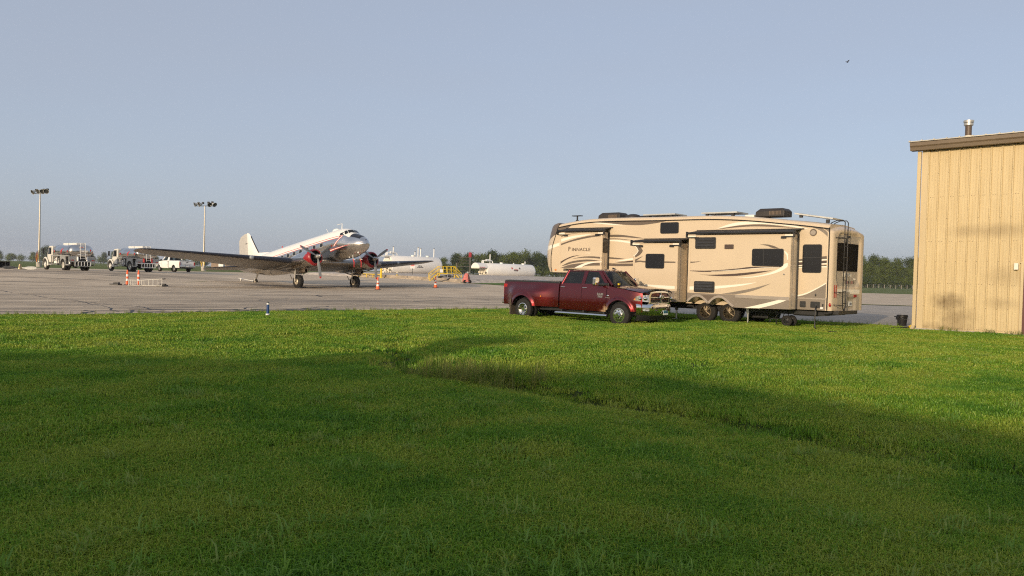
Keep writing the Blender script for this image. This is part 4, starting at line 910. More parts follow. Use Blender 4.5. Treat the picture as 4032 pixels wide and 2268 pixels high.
for s in (-1, 1):
    rb = MB(); rb.tube([(-2.76, s*1.06, .36), (-2.70, s*1.06, .37), (-.5, s*1.06, .365), (-.44, s*1.06, .36)], .055, 10); sb = rb.build('running_board', CHROME, truck, smooth=50)
    MB().bb(-2.5, -.7, s*1.035, s*1.085, .418, .426).build('step_pad', BLACK, sb)
    for x in (-2.5, -1.5, -.6): MB().bb(x-.03, x+.03, s*.8, s*1.05, .36, .50).build('step_bracket', DKMETAL, sb)
    MB().bb(-4.97, -4.93, s*.78, s*1.17, .16, .78).build('mud_flap', mat('mud flap rubber', (.11, .085, .06), .9), truck)
    # tow mirror
    mm = MB(); mm.prism(rrect(-.125, .125, 1.40, 1.69, .05), lambda a, b, t: (-.86+t, s*(1.24+a), b), -.02, .09); mo = mm.build('mirror', CHROME, truck, bevel=.02)
    MB().prism(rrect(-.11, .11, 1.415, 1.675, .04), lambda a, b, t: (-.885+t, s*(1.24+a), b), 0, .006).build('mirror_glass', CHROME, mo)
    MB().tube([(-.62, s*.9, 1.45), (-.75, s*1.05, 1.445), (-.82, s*1.15, 1.44)], [.06, .055, .05], 8).build('mirror_arm', BLACK, mo, smooth=60)
    MB().bb(-.72, -.52, s*.88, s*.915, 1.40, 1.50).build('mirror_base', BLACK, mo, bevel=.01)
    # headlamp
    hl = MB(); zz = lambda x: 0
    hp = [(.60, .935), (.93, .90), (.985, 1.0), (.975, 1.135), (.80, 1.13), (.68, 1.06)]
    yo = lambda x: ys_t(min(x, .9), 1.0)+.012
    lamp = MB(); lamp.add([(.57, s*(yo(.57)), .955), (.80, s*(yo(.80)), .925), (.985, s*.74, .905), (1.01, s*.66, .905), (1.0, s*.66, 1.135), (.96, s*.74, 1.14), (.78, s*(yo(.78)), 1.12), (.66, s*(yo(.66)), 1.07),
                           (.57, s*(yo(.57)-.1), .955), (.80, s*(yo(.80)-.1), .925), (.90, s*.66, .905), (.90, s*.6, .905), (.90, s*.6, 1.135), (.88, s*.66, 1.14), (.74, s*(yo(.74)-.1), 1.12), (.64, s*(yo(.64)-.1), 1.07)],
                          [(0, 1, 6, 7), (1, 2, 5, 6), (2, 3, 4, 5), (0, 8, 9, 1), (1, 9, 10, 2), (2, 10, 11, 3), (4, 12, 13, 5), (5, 13, 14, 6), (6, 14, 15, 7), (7, 15, 8, 0)])
    HL = mat('headlamp lens', (.62, .60, .55), .08, .55, var=.5, scale=14)
    h = lamp.build('headlamp', HL, truck)
    MB().sphere((.80, s*(yo(.80)-.01), 1.02), .065, 12, 8).sphere((.93, s*.80, 1.02), .07, 12, 8).build('headlamp_bulb', CHROME, h, smooth=60)
    MB().add([(.585, s*(yo(.585)+.004), .965), (.64, s*(yo(.64)+.004), .957), (.645, s*(yo(.645)+.004), 1.03), (.625, s*(yo(.625)+.004), 1.02)], [(0, 1, 2, 3)]).build('side_marker', AMBER, h, recalc=False)
    MB().sphere((-3.45, s*(ys_t(-3.45, .93)+.005), .93), .035, 8, 6, sz=(1, .4, .8)).build('marker_lamp', AMBER, truck)
    # emblem on the front door: RAM over 3500 and the engine badge
    bx = basis((-.82, s*(ys_t(-.82, 1.08)+.006), 1.10), (-s, 0, 0), (0, 0, 1))
    text('RAM', .115, CHROME, truck, bx, bold=.006, sx=1.15); text('3500', .085, CHROME, truck, basis((-.82, s*(ys_t(-.82, 1.0)+.006), 1.015), (-s, 0, 0), (0, 0, 1)), bold=.005, sx=1.2)
    MB().bb(-.60, -.40, s*(ys_t(-.5, 1.0)), s*(ys_t(-.5, 1.0)+.008), .985, 1.0).build('engine_badge', CHROME, truck)
    MB().sphere((-.50, s*(ys_t(-.5, 1.06)), 1.06), .045, 10, 6, sz=(1, .25, .8)).build('engine_badge', CHROME, truck, smooth=60)
# grille
gx = lambda y: 1.005-.05*(y/.65)**2
gp = [(-.67, .83), (.67, .83), (.66, 1.12), (.58, 1.245), (.30, 1.28), (-.30, 1.28), (-.58, 1.245), (-.66, 1.12)]
ig = [(-.58, .885), (.58, .885), (.57, 1.10), (.51, 1.19), (.28, 1.215), (-.28, 1.215), (-.51, 1.19), (-.57, 1.10)]
m = MB(); n = len(gp)
m.add([(gx(y)+.03, y, z) for y, z in gp]+[(gx(y)+.035, y, z) for y, z in ig]+[(gx(y)-.05, y, z) for y, z in ig]+[(gx(y)-.08, y, z) for y, z in gp], [f for i in range(n) for j in [(i+1) % n] for f in ((i, j, n+j, n+i), (n+i, n+j, 2*n+j, 2*n+i), (3*n+i, 3*n+j, j, i))])
gr = m.build('grille', CHROME, truck, bevel=.008)
MB().add([(gx(y)-.03, y, z) for y, z in ig], [tuple(range(n))]).build('grille_mesh', BLACK, gr)
for k in range(-11, 12):
    y = k*.05; MB().tube([(gx(y)-.012, y-.03, .89), (gx(y)-.012, y, 1.0), (gx(y)-.012, y-.03, 1.10), (gx(y)-.012, y, 1.19)], .009, 4).build('grille_bar', MESHG, gr)
for k in range(6):
    z = .915+k*.055; MB().tube([(gx(y)-.010, y, z) for y in (-.56, -.28, 0, .28, .56)], .008, 4).build('grille_bar', MESHG, gr)
MB().tube([(gx(y)+.012, y, 1.055) for y in (-.58, -.3, 0, .3, .58)], .03, 8).tube([(gx(0)+.012, 0, .88), (gx(0)+.012, 0, 1.23)], .042, 8).build('grille_cross', CHROME, gr, smooth=60)
em = MB(); ec = Vector((gx(0)+.05, 0, 1.06)); em.loft([[ec+Vector((.0, y*k, z*k)) for y, z in ((0, -.09), (.03, -.03), (.05, .05), (.02, .07), (-.02, .07), (-.05, .05), (-.03, -.03))] for k in (1.0,)]+[[ec+Vector((.035, y*.6, z*.6)) for y, z in ((0, -.09), (.03, -.03), (.05, .05), (.02, .07), (-.02, .07), (-.05, .05), (-.03, -.03))]])
for s in (-1, 1): em.tube([ec+Vector((.02, s*.03, .05)), ec+Vector((.02, s*.10, .06)), ec+Vector((.015, s*.12, .0)), ec+Vector((.02, s*.085, -.04))], [.022, .024, .02, .01], 6)
em.build('grille_emblem', CHROME, gr, smooth=50)
# bumper
rings = []
for z, dx, k in ((.44, -.06, .93), (.50, -.01, .97), (.60, .015, 1.0), (.72, .02, 1.0), (.80, .01, 1.0), (.83, -.03, .985)):
    rings.append([Vector((1.06+dx-.36*abs(y)**4, y*1.0*k, z)) for y in [(-1+2*j/24) for j in range(25)]])
MB().loft(rings, False, False).add(rings[-1]+[Vector((v.x-.12, v.y*.95, v.z)) for v in rings[-1]], [(j, j+1, 26+j, 25+j) for j in range(24)]).build('front_bumper', CHROME, truck, smooth=50, recalc=False)
MB().prism(rrect(-.56, .56, .655, .745, .03), lambda a, b, t: (1.05+t-.36*abs(a)**4, a, b), 0, .037).build('bumper_intake', BLACK, truck)
for s in (-1, 1):
    MB().prism(rrect(.66, .86, .60, .70, .03), lambda a, b, t: (1.045+t-.36*abs(a)**4, s*a, b), 0, .045).build('fog_lamp', HL, truck)
    MB().bb(1.07, 1.13, s*.32-.03, s*.32+.03, .60, .64).build('tow_hook', DKMETAL, truck)
ad = MB(); ad.loft([[Vector((1.0+dx-.30*abs(y)**4, y*.92, z)) for y in [(-1+2*j/16) for j in range(17)]] for z, dx in ((.45, 0), (.36, -.03), (.26, -.10))], False, False); ad.build('air_dam', BLACK, truck, smooth=50)
pl = MB().bb(1.085, 1.095, .09, .39, .46, .615).build('number_plate', mat('licence plate', (.72, .74, .70), .4, var=.05), truck)
MB().bb(1.094, 1.0975, .095, .385, .52, .61).build('plate_field', mat('plate blue', (.05, .28, .38), .4, var=.3, scale=20), pl)
text('ELFDEB', .085, mat('plate ink', (.05, .06, .09), .5, var=0), pl, basis((1.098, .24, .555), (0, 1, 0), (0, 0, 1)), sx=.8)
# bug shield, roof lamps, aerial, wiper
rings = []
for dz, dx in ((.035, -.16), (.045, -.04), (.03, .045), (-.03, .06)):
    rings.append([Vector((.955+.07*(1-u*u)+dx-.02*abs(u), u*.80, fz_t(.87)+.008+(1.305-fz_t(.87))*(1-abs(u)**3.2)+dz)) for u in [(-1+2*j/20) for j in range(21)]])
MB().loft(rings, False, False).build('bug_shield', GLASSD, truck, smooth=60, recalc=False)
for k in range(5):
    y = (k-2)*.26; MB().sphere((-1.02+.02*(1-abs(k-2)), y, 1.972-.012*abs(k-2)), .05, 10, 6, sz=(1.5, .9, .45)).build('clearance_lamp', mat('smoked amber lens', (.55, .40, .28), .12), truck, smooth=60)
fin = MB(); fin.prism([(-1.25, 1.985), (-1.05, 1.985), (-1.20, 2.06), (-1.25, 2.06)], lambda a, b, t: (a, t, b), .28, .32); fin.build('fin_aerial', BLACK, truck, bevel=.01)
MB().cyl((-.28, -.86, 1.36), (-.30, -.86, 2.16), .0022, n=5).cyl((-.28, -.86, 1.34), (-.28, -.86, 1.42), .010, n=8).build('whip_aerial', DKMETAL, truck)
MB().bb(-.30, -.25, -.68, -.60, 1.44, 1.50).build('toll_tag', YELLOW, truck)
for s in (-.35, .35): MB().tube([(-.02, s-.2, 1.46), (-.09, s+.2, 1.50), (-.10, s+.35, 1.505)], .01, 5).build('wiper', BLACK, truck)

# far white pickup, seen from behind
wp = thing('white_pickup', 'white regular cab pickup seen from behind beside the fuel trucks', 'pickup truck', (-47.6, 107.4, .745), R(126))
P2 = dict(rear_axle=-3.5, flare=0, arch_r=.45, half=.97, belt=1.30, sill=.5, hub=.38, bed=(-4.75, -2.22), cab=(-2.2, -.55), rail=1.30, door_x=(-2.1, -.55),
          fender_z=(1.27, 1.12), nose=.93, hood_z=(1.32, 1.18), cover=False, handle_m=BLACK, roof=1.86, roof_x=(-1.98, -.85), roof_half=.70, glass_out=None, side_glass=WSG,
          windows=[([(-2.14, 1.29), (-.45, 1.29), (-.9, 1.80), (-1.96, 1.80)], [(-1.75, 1.33), (-.66, 1.33), (-1.02, 1.76), (-1.72, 1.76)])],
          cowl=(-.34, 1.29), cowl_half=.78, seats=(-1.35,))
pickup(wp, P2, mat('white truck paint', (.80, .80, .77), .3, var=.04, coat=.4))
for xc in (0, -3.5):
    for s in (-1, 1): wheel(wp, (xc, s*.84, .38), .38, .24, .21, STEEL, spokes=6, side=s)
MB().bb(-2.75, -2.3, -.9, .9, 1.1, 1.40).build('tool_box', STEEL, wp, bevel=.02)
MB().bb(-4.742, -4.735, -.12, .12, 1.14, 1.22).build('tailgate_handle', BLACK, wp)
MB().bb(-4.75, -4.66, -.88, .88, 1.30, 1.335).build('tailgate_cap', BLACK, wp)
MB().bb(-4.90, -4.885, -.15, .15, .62, .74).build('number_plate', WHITEP, wp)
MB().bb(-1.45, -1.25, -.2, .2, 1.86, 1.92).build('beacon', AMBER, wp, bevel=.02)
text('CHEVROLET', .13, mat('tailgate lettering', (.42, .42, .41), .4), wp, basis((-4.742, 0, .95), (0, -1, 0), (0, 0, 1)), sx=1.45)
for s in (-1, 1): MB().box((-.72, s*1.08, 1.38), (.1, .2, .17)).tube([(-.7, s*.9, 1.32), (-.72, s*1.05, 1.36)], .02, 5).build('mirror', BLACK, wp, bevel=.02)
# ---------------------------------------------------------------- vintage twin propeller airliner
plane = thing('propeller_airliner', 'vintage twin propeller tail dragger airliner, white top, polished metal belly, red stripes', 'airplane', (-15.347, 65.564, .013), R(-41.16))
PM = Matrix.Translation((0, 0, .55)) @ Matrix.Rotation(R(-10.3), 4, 'Y')
def polished(name, col, rough, seam=1.0):
    m = mat(name, col, rough, 1.0, var=.10, scale=1.2)
    nt = m.node_tree; n = nt.nodes; l = nt.links; b = n['Principled BSDF']
    tc = n.new('ShaderNodeTexCoord'); nz = n.new('ShaderNodeTexNoise'); nz.inputs['Scale'].default_value = 2.2; nz.inputs['Detail'].default_value = 2; l.new(tc.outputs['Object'], nz.inputs['Vector'])
    br = n.new('ShaderNodeTexBrick'); br.inputs['Scale'].default_value = 1.0; br.inputs['Mortar Size'].default_value = .006; br.inputs['Brick Width'].default_value = 1.3; br.inputs['Row Height'].default_value = .55
    br.inputs['Color1'].default_value = (1, 1, 1, 1); br.inputs['Color2'].default_value = (.9, .9, .9, 1); br.inputs['Mortar'].default_value = (0, 0, 0, 1)
    mp = n.new('ShaderNodeMapping'); mp.inputs['Rotation'].default_value = (R(90), 0, 0); l.new(tc.outputs['Object'], mp.inputs[0]); l.new(mp.outputs[0], br.inputs['Vector'])
    ad = n.new('ShaderNodeMath'); ad.operation = 'MULTIPLY_ADD'; ad.inputs[1].default_value = .12*seam; l.new(br.outputs['Color'], ad.inputs[0]); l.new(nz.outputs['Fac'], ad.inputs[2])
    bp = n.new('ShaderNodeBump'); bp.inputs['Strength'].default_value = .35; bp.inputs['Distance'].default_value = .05; l.new(ad.outputs[0], bp.inputs['Height']); l.new(bp.outputs[0], b.inputs['Normal'])
    return m
ALP = polished('polished aluminium skin', (.66, .64, .61), .16)
ALW = polished('wing aluminium', (.34, .32, .29), .42)
PWHITE = mat('aircraft white paint', (.83, .82, .77), .3, var=.03, coat=.3)
BOOT = mat('de-icer boot', (.014, .016, .026), .35, var=.2)
FABG = mat('grey fabric rudder', (.42, .41, .39), .7, var=.06)
BLADE = mat('propeller grey', (.20, .21, .21), .45, var=.1)
ENG = mat('engine dark', (.03, .028, .026), .5, .5, var=.4, scale=12)
FST = [(5.66, 2.25, .02, .02), (5.60, 2.25, .18, .18), (5.45, 2.25, .36, .36), (5.2, 2.27, .55, .55), (4.9, 2.31, .69, .69), (4.6, 2.34, .79, .79), (4.3, 2.39, .88, .88), (4.12, 2.43, .98, .93), (3.9, 2.50, 1.10, .98), (3.7, 2.56, 1.17, 1.03), (3.4, 2.63, 1.22, 1.09), (3.0, 2.68, 1.25, 1.15),
       (2.2, 2.71, 1.26, 1.2), (1.0, 2.71, 1.26, 1.22), (0, 2.71, 1.26, 1.22), (-1, 2.71, 1.26, 1.22), (-2, 2.71, 1.26, 1.22), (-3, 2.71, 1.26, 1.21), (-4, 2.725, 1.245, 1.19), (-5, 2.745, 1.225, 1.14), (-6, 2.775, 1.195, 1.07), (-7, 2.82, 1.14, .98), (-8, 2.88, 1.07, .88), (-9, 2.96, .97, .76), (-10, 3.05, .83, .62), (-11, 3.13, .66, .46), (-12, 3.19, .47, .30), (-12.9, 3.23, .28, .16), (-13.5, 3.26, .10, .06)]
def fint(x, k): return lerp_tab([(-s[0], s[k]) for s in FST], -x)
def fy(x, z):
    zc, h, w_ = fint(x, 1), fint(x, 2), fint(x, 3); t = max(-.999, min(.999, (z-zc)/h)); return w_*math.sqrt(1-t*t)
ZB = [3.20, 3.155, 3.06, 3.015]
rings = []
for x, zc, h, w_ in FST:
    ts = [1.0, .965, .90, .80, .68]; lim = .6
    for zb in ZB:
        t = min(lim, max(.25, (zb-zc)/h)); ts.append(t); lim = t-.012
    ts += [.12, -.05, -.22, -.4, -.58, -.75, -.89, -.97]
    right = [(w_*math.sqrt(max(0, 1-t*t)), zc+h*t) for t in ts]
    ring = [Vector((x, 0, zc+h))]+[Vector((x, -y, z)) for y, z in right[1:]]+[Vector((x, 0, zc-h))]+[Vector((x, y, z)) for y, z in right[:0:-1]]
    rings.append(ring)
NR = len(rings[0]); NTS = 17
def ffm(i, j):
    k = j if j < NR//2 else NR-1-j       # band index from the top on either side
    xm = (FST[i][0]+FST[i+1][0])/2
    if xm > 4.25: return 2 if (k <= 3 and xm < 5.3) else 1
    if xm < -12.4: return 0 if k < 8 else 1
    if k <= 4: return 0
    if xm > 3.75: return 1 if k >= 6 else 0
    if k == 5: return 3 if xm > -8 else 0
    if k == 6: return 0
    if k == 7: return 3 if xm > -8 else 1
    return 1
MB().loft(rings, True, True, fm=ffm).xf(PM).build('fuselage', [PWHITE, ALP, BOOT, REDP], plane, smooth=45)
def surf(name, pts, m, off=.006, par=plane, sides=(-1,)):
    for s in sides: MB().add([(x, s*(fy(x, z)+off), z) for x, z in pts], [tuple(range(len(pts)))]).xf(PM).build(name, m, par, recalc=False)
def surf_band(name, path, w0, w1, m, off=.006, sides=(-1, 1)):
    for s in sides:
        vs = []; N = 16
        for i in range(N+1):
            t = i/N; x = path[0][0]+(path[1][0]-path[0][0])*t; z = path[0][1]+(path[1][1]-path[0][1])*t
            d = Vector((path[1][0]-path[0][0], path[1][1]-path[0][1])).normalized(); ww = (w0+(w1-w0)*t)/2
            for q in (-1, 1):
                xx, zz = x-d.y*ww*q, z+d.x*ww*q; vs.append((xx, s*(fy(xx, zz)+off), zz))
        MB().add(vs, [(2*i, 2*i+1, 2*i+3, 2*i+2) for i in range(N)]).xf(PM).build(name, m, plane, recalc=False)
surf_band('red_stripe', ((3.72, 3.10), (2.85, 2.42)), .035, .035, REDP); surf_band('red_stripe', ((3.56, 3.09), (2.72, 2.45)), .035, .035, REDP); surf_band('white_stripe', ((3.64, 3.09), (2.78, 2.44)), .07, .07, PWHITE, .004)
surf_band('red_stripe', ((2.2, 2.20), (4.45, 2.30)), .19, .012, REDP); surf_band('white_stripe', ((2.2, 2.20), (4.0, 2.28)), .07, .02, PWHITE, .010)
AGL = mat('aircraft window', (.012, .014, .016), .08, var=0)
for x in (1.24, .24, -.75, -1.72, -2.68, -3.62, -4.58):
    for s in (-1, 1):
        o_ = MB().prism(rrect(x-.215, x+.215, 2.645, 2.985, .05), lambda a, b, t: (a, s*(fy(a, b)+t), b), -.02, .012).xf(PM).build('cabin_window', mat('window surround', (.62, .61, .58), .4, .3), plane)
        MB().prism(rrect(x-.19, x+.19, 2.67, 2.96, .04), lambda a, b, t: (a, s*(fy(a, b)+t), b), .0, .016).xf(PM).build('pane', AGL, o_)
# cockpit glazing
def quad(name, p, m, par=plane): return MB().add(p, [tuple(range(len(p)))]).xf(PM).build(name, m, par, recalc=False)
for s in (-1, 1):
    quad('windscreen', [(4.20, s*.03, 3.37), (4.05, s*.50, 3.335), (3.86, s*.45, 3.60), (3.93, s*.03, 3.645)], AGL)
    quad('windscreen', [(4.02, s*.55, 3.315), (3.90, s*.80, 3.23), (3.74, s*.70, 3.53), (3.83, s*.50, 3.58)], AGL)
    surf('cockpit_window', [(3.80, 3.17), (3.42, 3.08), (3.40, 3.42), (3.66, 3.47)], AGL, .012, sides=(s,))
# wing
AF = [(0, 0, 0), (.008, .26, -.20), (.025, .45, -.33), (.06, .66, -.42), (.12, .85, -.46), (.22, .98, -.46), (.36, 1.0, -.42), (.52, .86, -.33), (.70, .58, -.20), (.88, .24, -.08), (1, .012, -.012)]
def wing_ring(y, xle, ch, z, th, plane_y=True):
    up = [(xle-ch*f, z+ch*th*.62*u) for f, u, lo in AF]; dn = [(xle-ch*f, z+ch*th*.62*lo) for f, u, lo in AF[::-1]]
    return [Vector((x, y, zz)) for x, zz in up]+[Vector((x, y, zz)) for x, zz in dn]
WS = [(0, 1.8, 4.35, 1.33, .15), (1.3, 1.8, 4.35, 1.33, .15), (4.4, 1.8, 4.35, 1.33, .145)]
WO = [(4.42, 1.78, 4.30, 1.34, .145), (7, .85, 3.62, 1.66, .13), (10, -.22, 2.86, 2.03, .115), (12.6, -1.15, 2.20, 2.35, .10), (13.7, -1.6, 1.8, 2.48, .09), (14.25, -1.98, 1.25, 2.55, .08), (14.45, -2.3, .6, 2.585, .07)]
cs_ = [(-y, a, b, c, d) for y, a, b, c, d in WS[::-1]]+WS[1:]
MB().loft([wing_ring(*q) for q in cs_]).xf(PM).build('wing_centre_section', ALW, plane, smooth=45)
nA = len(AF)*2
for s in (-1, 1):
    wo = MB().loft([wing_ring(s*q[0], *q[1:]) for q in WO], fm=lambda i, j: 1 if (j < 3 or j >= nA-4) else 0).xf(PM).build('wing_panel', [ALW, BOOT], plane, smooth=45)
    MB().box((1.77-.55, s*4.41, 1.33), (3.6, .04, .02)).xf(PM).build('wing_joint', DKMETAL, wo)
    a = MB(); a.tube([(1.80-.0, s*4.42, 1.46), (.9, s*4.42, 1.78), (-.6, s*4.42, 1.83), (-2.4, s*4.42, 1.38)], .035, 6).tube([(1.80, s*4.42, 1.30), (.9, s*4.42, 1.09), (-.6, s*4.42, 1.06), (-2.4, s*4.42, 1.30)], .04, 6); a.xf(PM).build('attach_angle', ALW, wo)
    lt = MB(); xl = lerp_tab([(q[0], q[1]) for q in WO], 7.2); zl_ = lerp_tab([(q[0], q[3]) for q in WO], 7.2)
    lt.sphere((xl-.10, s*7.2, zl_+.02), .2, 12, 8, sz=(.75, 1.1, .8)); lt.xf(PM).build('landing_light', mat('lamp glass', (.35, .38, .40), .08, .3), wo, smooth=60)
    # engine
    ec = (0, s*2.82, 1.54); E = MB()
    prof = [(2.52, .46), (2.66, .50), (2.70, .545), (2.68, .60), (2.60, .655), (2.48, .69), (2.36, .71), (2.24, .722), (2.12, .73), (2.0, .735), (1.88, .735), (1.76, .733), (1.62, .728), (1.48, .715), (1.46, .69)]
    NL = 48; axv = Vector((1, 0, 0)); aa = axv.orthogonal().normalized(); bb_ = axv.cross(aa)
    def cfm(i, j):
        a_ = 2*math.pi*(j+.5)/NL; d_ = aa*math.cos(a_)+bb_*math.sin(a_); xm = (prof[i][0]+prof[min(i+1, len(prof)-1)][0])/2
        if i < 1: return 2
        ang = abs(math.atan2(d_.z, abs(d_.y)))
        return 1 if xm > 2.44-.52*max(0, 1-ang/.75)**1.6 else 0
    E.lathe(ec, (1, 0, 0), prof, NL, fm=cfm, cap=False); eo = E.xf(PM).build('engine_cowl', [ALP, mat('cowl red', (.27, .010, .014), .3, var=.08, coat=.4), ENG], plane, smooth=40)
    g = MB(); g.lathe(ec, (1, 0, 0), [(2.30, .50), (2.30, .001)], 24, cap=False)
    for k in range(14):
        t = 2*math.pi*k/14; d_ = Vector((0, math.cos(t), math.sin(t))); c0 = Vector(ec)+Vector((2.36, 0, 0)); g.cyl(c0+d_*.16, c0+d_*.46, .075, n=8)
    g.lathe(ec, (1, 0, 0), [(2.3, .2), (2.62, .17), (2.78, .10), (2.8, .001)], 16, cap=False); g.xf(PM).build('radial_engine', ENG, eo, smooth=40)
    nac = MB(); nac.loft([[Vector((x, s*2.82+math.cos(2*math.pi*k/24)*ry, zc+math.sin(2*math.pi*k/24)*rz)) for k in range(24)] for x, zc, ry, rz in ((1.50, 1.54, .64, .64), (1.1, 1.53, .66, .66), (.5, 1.52, .66, .66), (-.2, 1.50, .62, .60), (-1.0, 1.47, .50, .50), (-1.8, 1.42, .32, .34), (-2.5, 1.36, .08, .08))])
    nac.xf(PM).build('nacelle', ALP, plane, smooth=50)
    fp = MB()
    for k in range(10):
        t = math.pi*(.05+.9*k/9)+(0); d_ = Vector((0, math.cos(t), math.sin(t)))
        c0 = Vector(ec)+Vector((1.34, 0, 0)); fp.box(c0+d_*.70, (.26, .2, .012), Matrix.Rotation(t-math.pi/2, 3, 'X'))
    fp.xf(PM).build('cowl_flap', ALP, eo)
    ex = MB(); ex.lathe((0, s*2.82+s*(-.05), .80), (1, 0, -.08), [(.2, .10), (.5, .19), (1.0, .20), (1.15, .17), (1.15, .14), (.9, .13)], 16, cap=False); ex.xf(PM).build('oil_cooler_scoop', mat('stained steel', (.32, .26, .20), .4, .9, var=.3), eo, smooth=50)
    es = MB(); es.tube([(1.55, s*2.82-.55*1, 1.22), (1.0, s*2.82-.66, 1.12), (.3, s*2.82-.72, 1.06)], [.09, .10, .09], 10); es.xf(PM).build('exhaust_pipe', MATS['stained steel'], eo, smooth=50)
    sc_ = MB(); sc_.box((1.75, s*2.82, 2.27), (.8, .22, .14)); sc_.xf(PM).build('air_scoop', ALP, eo, bevel=.04)
    # propeller
    pr_ = MB(); pc = Vector((2.97, s*2.82, 1.54)); pr_.lathe((0, pc.y, pc.z), (1, 0, 0), [(2.74, .17), (2.84, .19), (2.95, .18), (3.02, .12), (3.20, .115), (3.26, .08), (3.27, .001)], 16, cap=False)
    hub_ = pr_.xf(PM).build('propeller_hub', mat('propeller hub metal', (.42, .41, .39), .3, .8, var=.1), plane, smooth=50)
    for k in range(3):
        t = R(-90+120*k+(3 if s < 0 else 0)); rd = Vector((0, math.cos(t), math.sin(t))); tg = Vector((0, -math.sin(t), math.cos(t))); rr = []
        for r_, ch, tw, th in ((.12, .10, 60, .09), (.3, .115, 55, .085), (.45, .17, 48, .06), (.7, .235, 40, .04), (1.0, .25, 32, .03), (1.3, .245, 26, .022), (1.55, .21, 22, .018), (1.60, .20, 21, .018), (1.69, .14, 20, .014), (1.74, .05, 20, .01)):
            tw *= .55; cd = tg*math.cos(R(tw))+Vector((1, 0, 0))*math.sin(R(tw)); nd = tg*-math.sin(R(tw))+Vector((1, 0, 0))*math.cos(R(tw)); c0 = Vector((2.9, pc.y, pc.z))+rd*r_
            rr.append([c0+cd*ch*.5*math.cos(2*math.pi*q/10)+nd*th*.5*math.sin(2*math.pi*q/10) for q in range(10)])
        MB().loft(rr, fm=lambda i, j: 1 if i >= 7 else 0).xf(PM).build('propeller_blade', [BLADE, mat('blade tip red', (.5, .03, .03), .5, var=.1)], hub_, smooth=50)
    # main gear
    gx_ = s*2.82; g_ = MB()
    for q in (-.34, .34):
        g_.cyl((.02, gx_+q, .0), (.16, gx_+q, .62), .055, n=10).cyl((.16, gx_+q, .55), (.32, gx_+q, 1.25), .075, n=10).tube([(.10, gx_+q, .30), (-.35, gx_+q, .25), (-.55, gx_+q, .62)], .03, 6).tube([(.16, gx_+q, .60), (-1.0, gx_+q, 1.02)], .045, 8)
    g_.cyl((.16, gx_-.34, .62), (.16, gx_+.34, .62), .05, n=8).cyl((.25, gx_-.34, .95), (.25, gx_+.34, .95), .04, n=8).cyl((0, gx_-.36, 0), (0, gx_+.36, 0), .06, n=8).tube([(.16, gx_-.34, .62), (.28, gx_+.34, 1.1)], .03, 6).tube([(.16, gx_+.34, .62), (.28, gx_-.34, 1.1)], .03, 6)
    g_.xf(PM).build('landing_gear_strut', mat('gear metal', (.38, .36, .33), .35, .8, var=.2), plane, smooth=50)
    wl_ = MB()
    ty = MB(); ty.lathe((0, gx_, .55), (0, 1, 0), [(-.19, .24), (-.215, .36), (-.20, .47), (-.13, .545), (0, .562), (.13, .545), (.20, .47), (.215, .36), (.19, .24)], 32, cap=False)
    to = ty.build('tyre', RUBBER, plane, smooth=50)
    for q in (-1, 1):
        rm = MB(); rm.lathe((0, gx_, .55), (0, q, 0), [(.19, .25), (.20, .235), (.15, .21), (.13, .17), (.19, .12), (.21, .06), (.21, .001)], 24, cap=False); rm.build('rim', mat('cream rim', (.52, .46, .36), .45, .3, var=.15), to, smooth=45)
# tail surfaces
def fin_ring(z, xle, xte, th): return [Vector((xle-(xle-xte)*f, th*u, z)) for f, u in ((0, 0), (.08, .5), (.3, 1), (.7, .75), (1, .35), (1, -.35), (.7, -.75), (.3, -1), (.08, -.5))]
MB().loft([fin_ring(3.7, -7.4, -11.85, .10), fin_ring(4.0, -8.3, -11.85, .10), fin_ring(4.27, -10.1, -11.83, .11), fin_ring(5.2, -10.70, -11.82, .10), fin_ring(6.0, -11.18, -11.82, .07), fin_ring(6.3, -11.42, -11.82, .05), fin_ring(6.42, -11.65, -11.82, .02)]).xf(PM).build('fin', PWHITE, plane, smooth=45)
MB().tube([(-10.09, 0, 4.29), (-10.69, 0, 5.2), (-11.17, 0, 6.0)], .05, 8).xf(PM).build('fin_boot', BOOT, plane, smooth=60)
MB().loft([fin_ring(2.95, -11.95, -12.6, .05), fin_ring(3.3, -11.87, -13.1, .08), fin_ring(4.7, -11.87, -13.37, .08), fin_ring(5.9, -11.86, -13.28, .06), fin_ring(6.25, -11.86, -12.95, .04), fin_ring(6.40, -11.86, -12.3, .02)]).xf(PM).build('rudder', FABG, plane, smooth=45)
for z in (4.35, 5.45): MB().box((-11.95, -.10, z), (.32, .02, .03)).xf(PM).build('rudder_hinge', DKMETAL, plane)
for s in (-1, 1):
    st = [(0.15, -10.45, 2.5, 3.1, .09), (1.5, -10.9, 2.15, 3.1, .085), (3.2, -11.6, 1.5, 3.1, .08), (3.9, -12.0, 1.0, 3.1, .07), (4.08, -12.3, .5, 3.1, .06)]
    MB().loft([wing_ring(s*q[0], *q[1:]) for q in st], fm=lambda i, j: 1 if (j < 3 or j >= nA-4) else 0).xf(PM).build('tailplane', [ALW, BOOT], plane, smooth=45)
tg_ = MB(); tg_.tube([(-11.05, 0, .27), (-11.02, .0, .55), (-10.75, 0, 1.05)], [.05, .07, .09], 8).tube([(-11.1, -.12, .27), (-11.1, -.12, .5), (-11.0, 0, .56)], .035, 6).tube([(-11.1, .12, .27), (-11.1, .12, .5), (-11.0, 0, .56)], .035, 6); tg_.build('tail_gear', MATS['gear metal'], plane, smooth=50)
wheel(plane, (-11.1, 0, .27), .27, .18, .12, MATS['cream rim'])
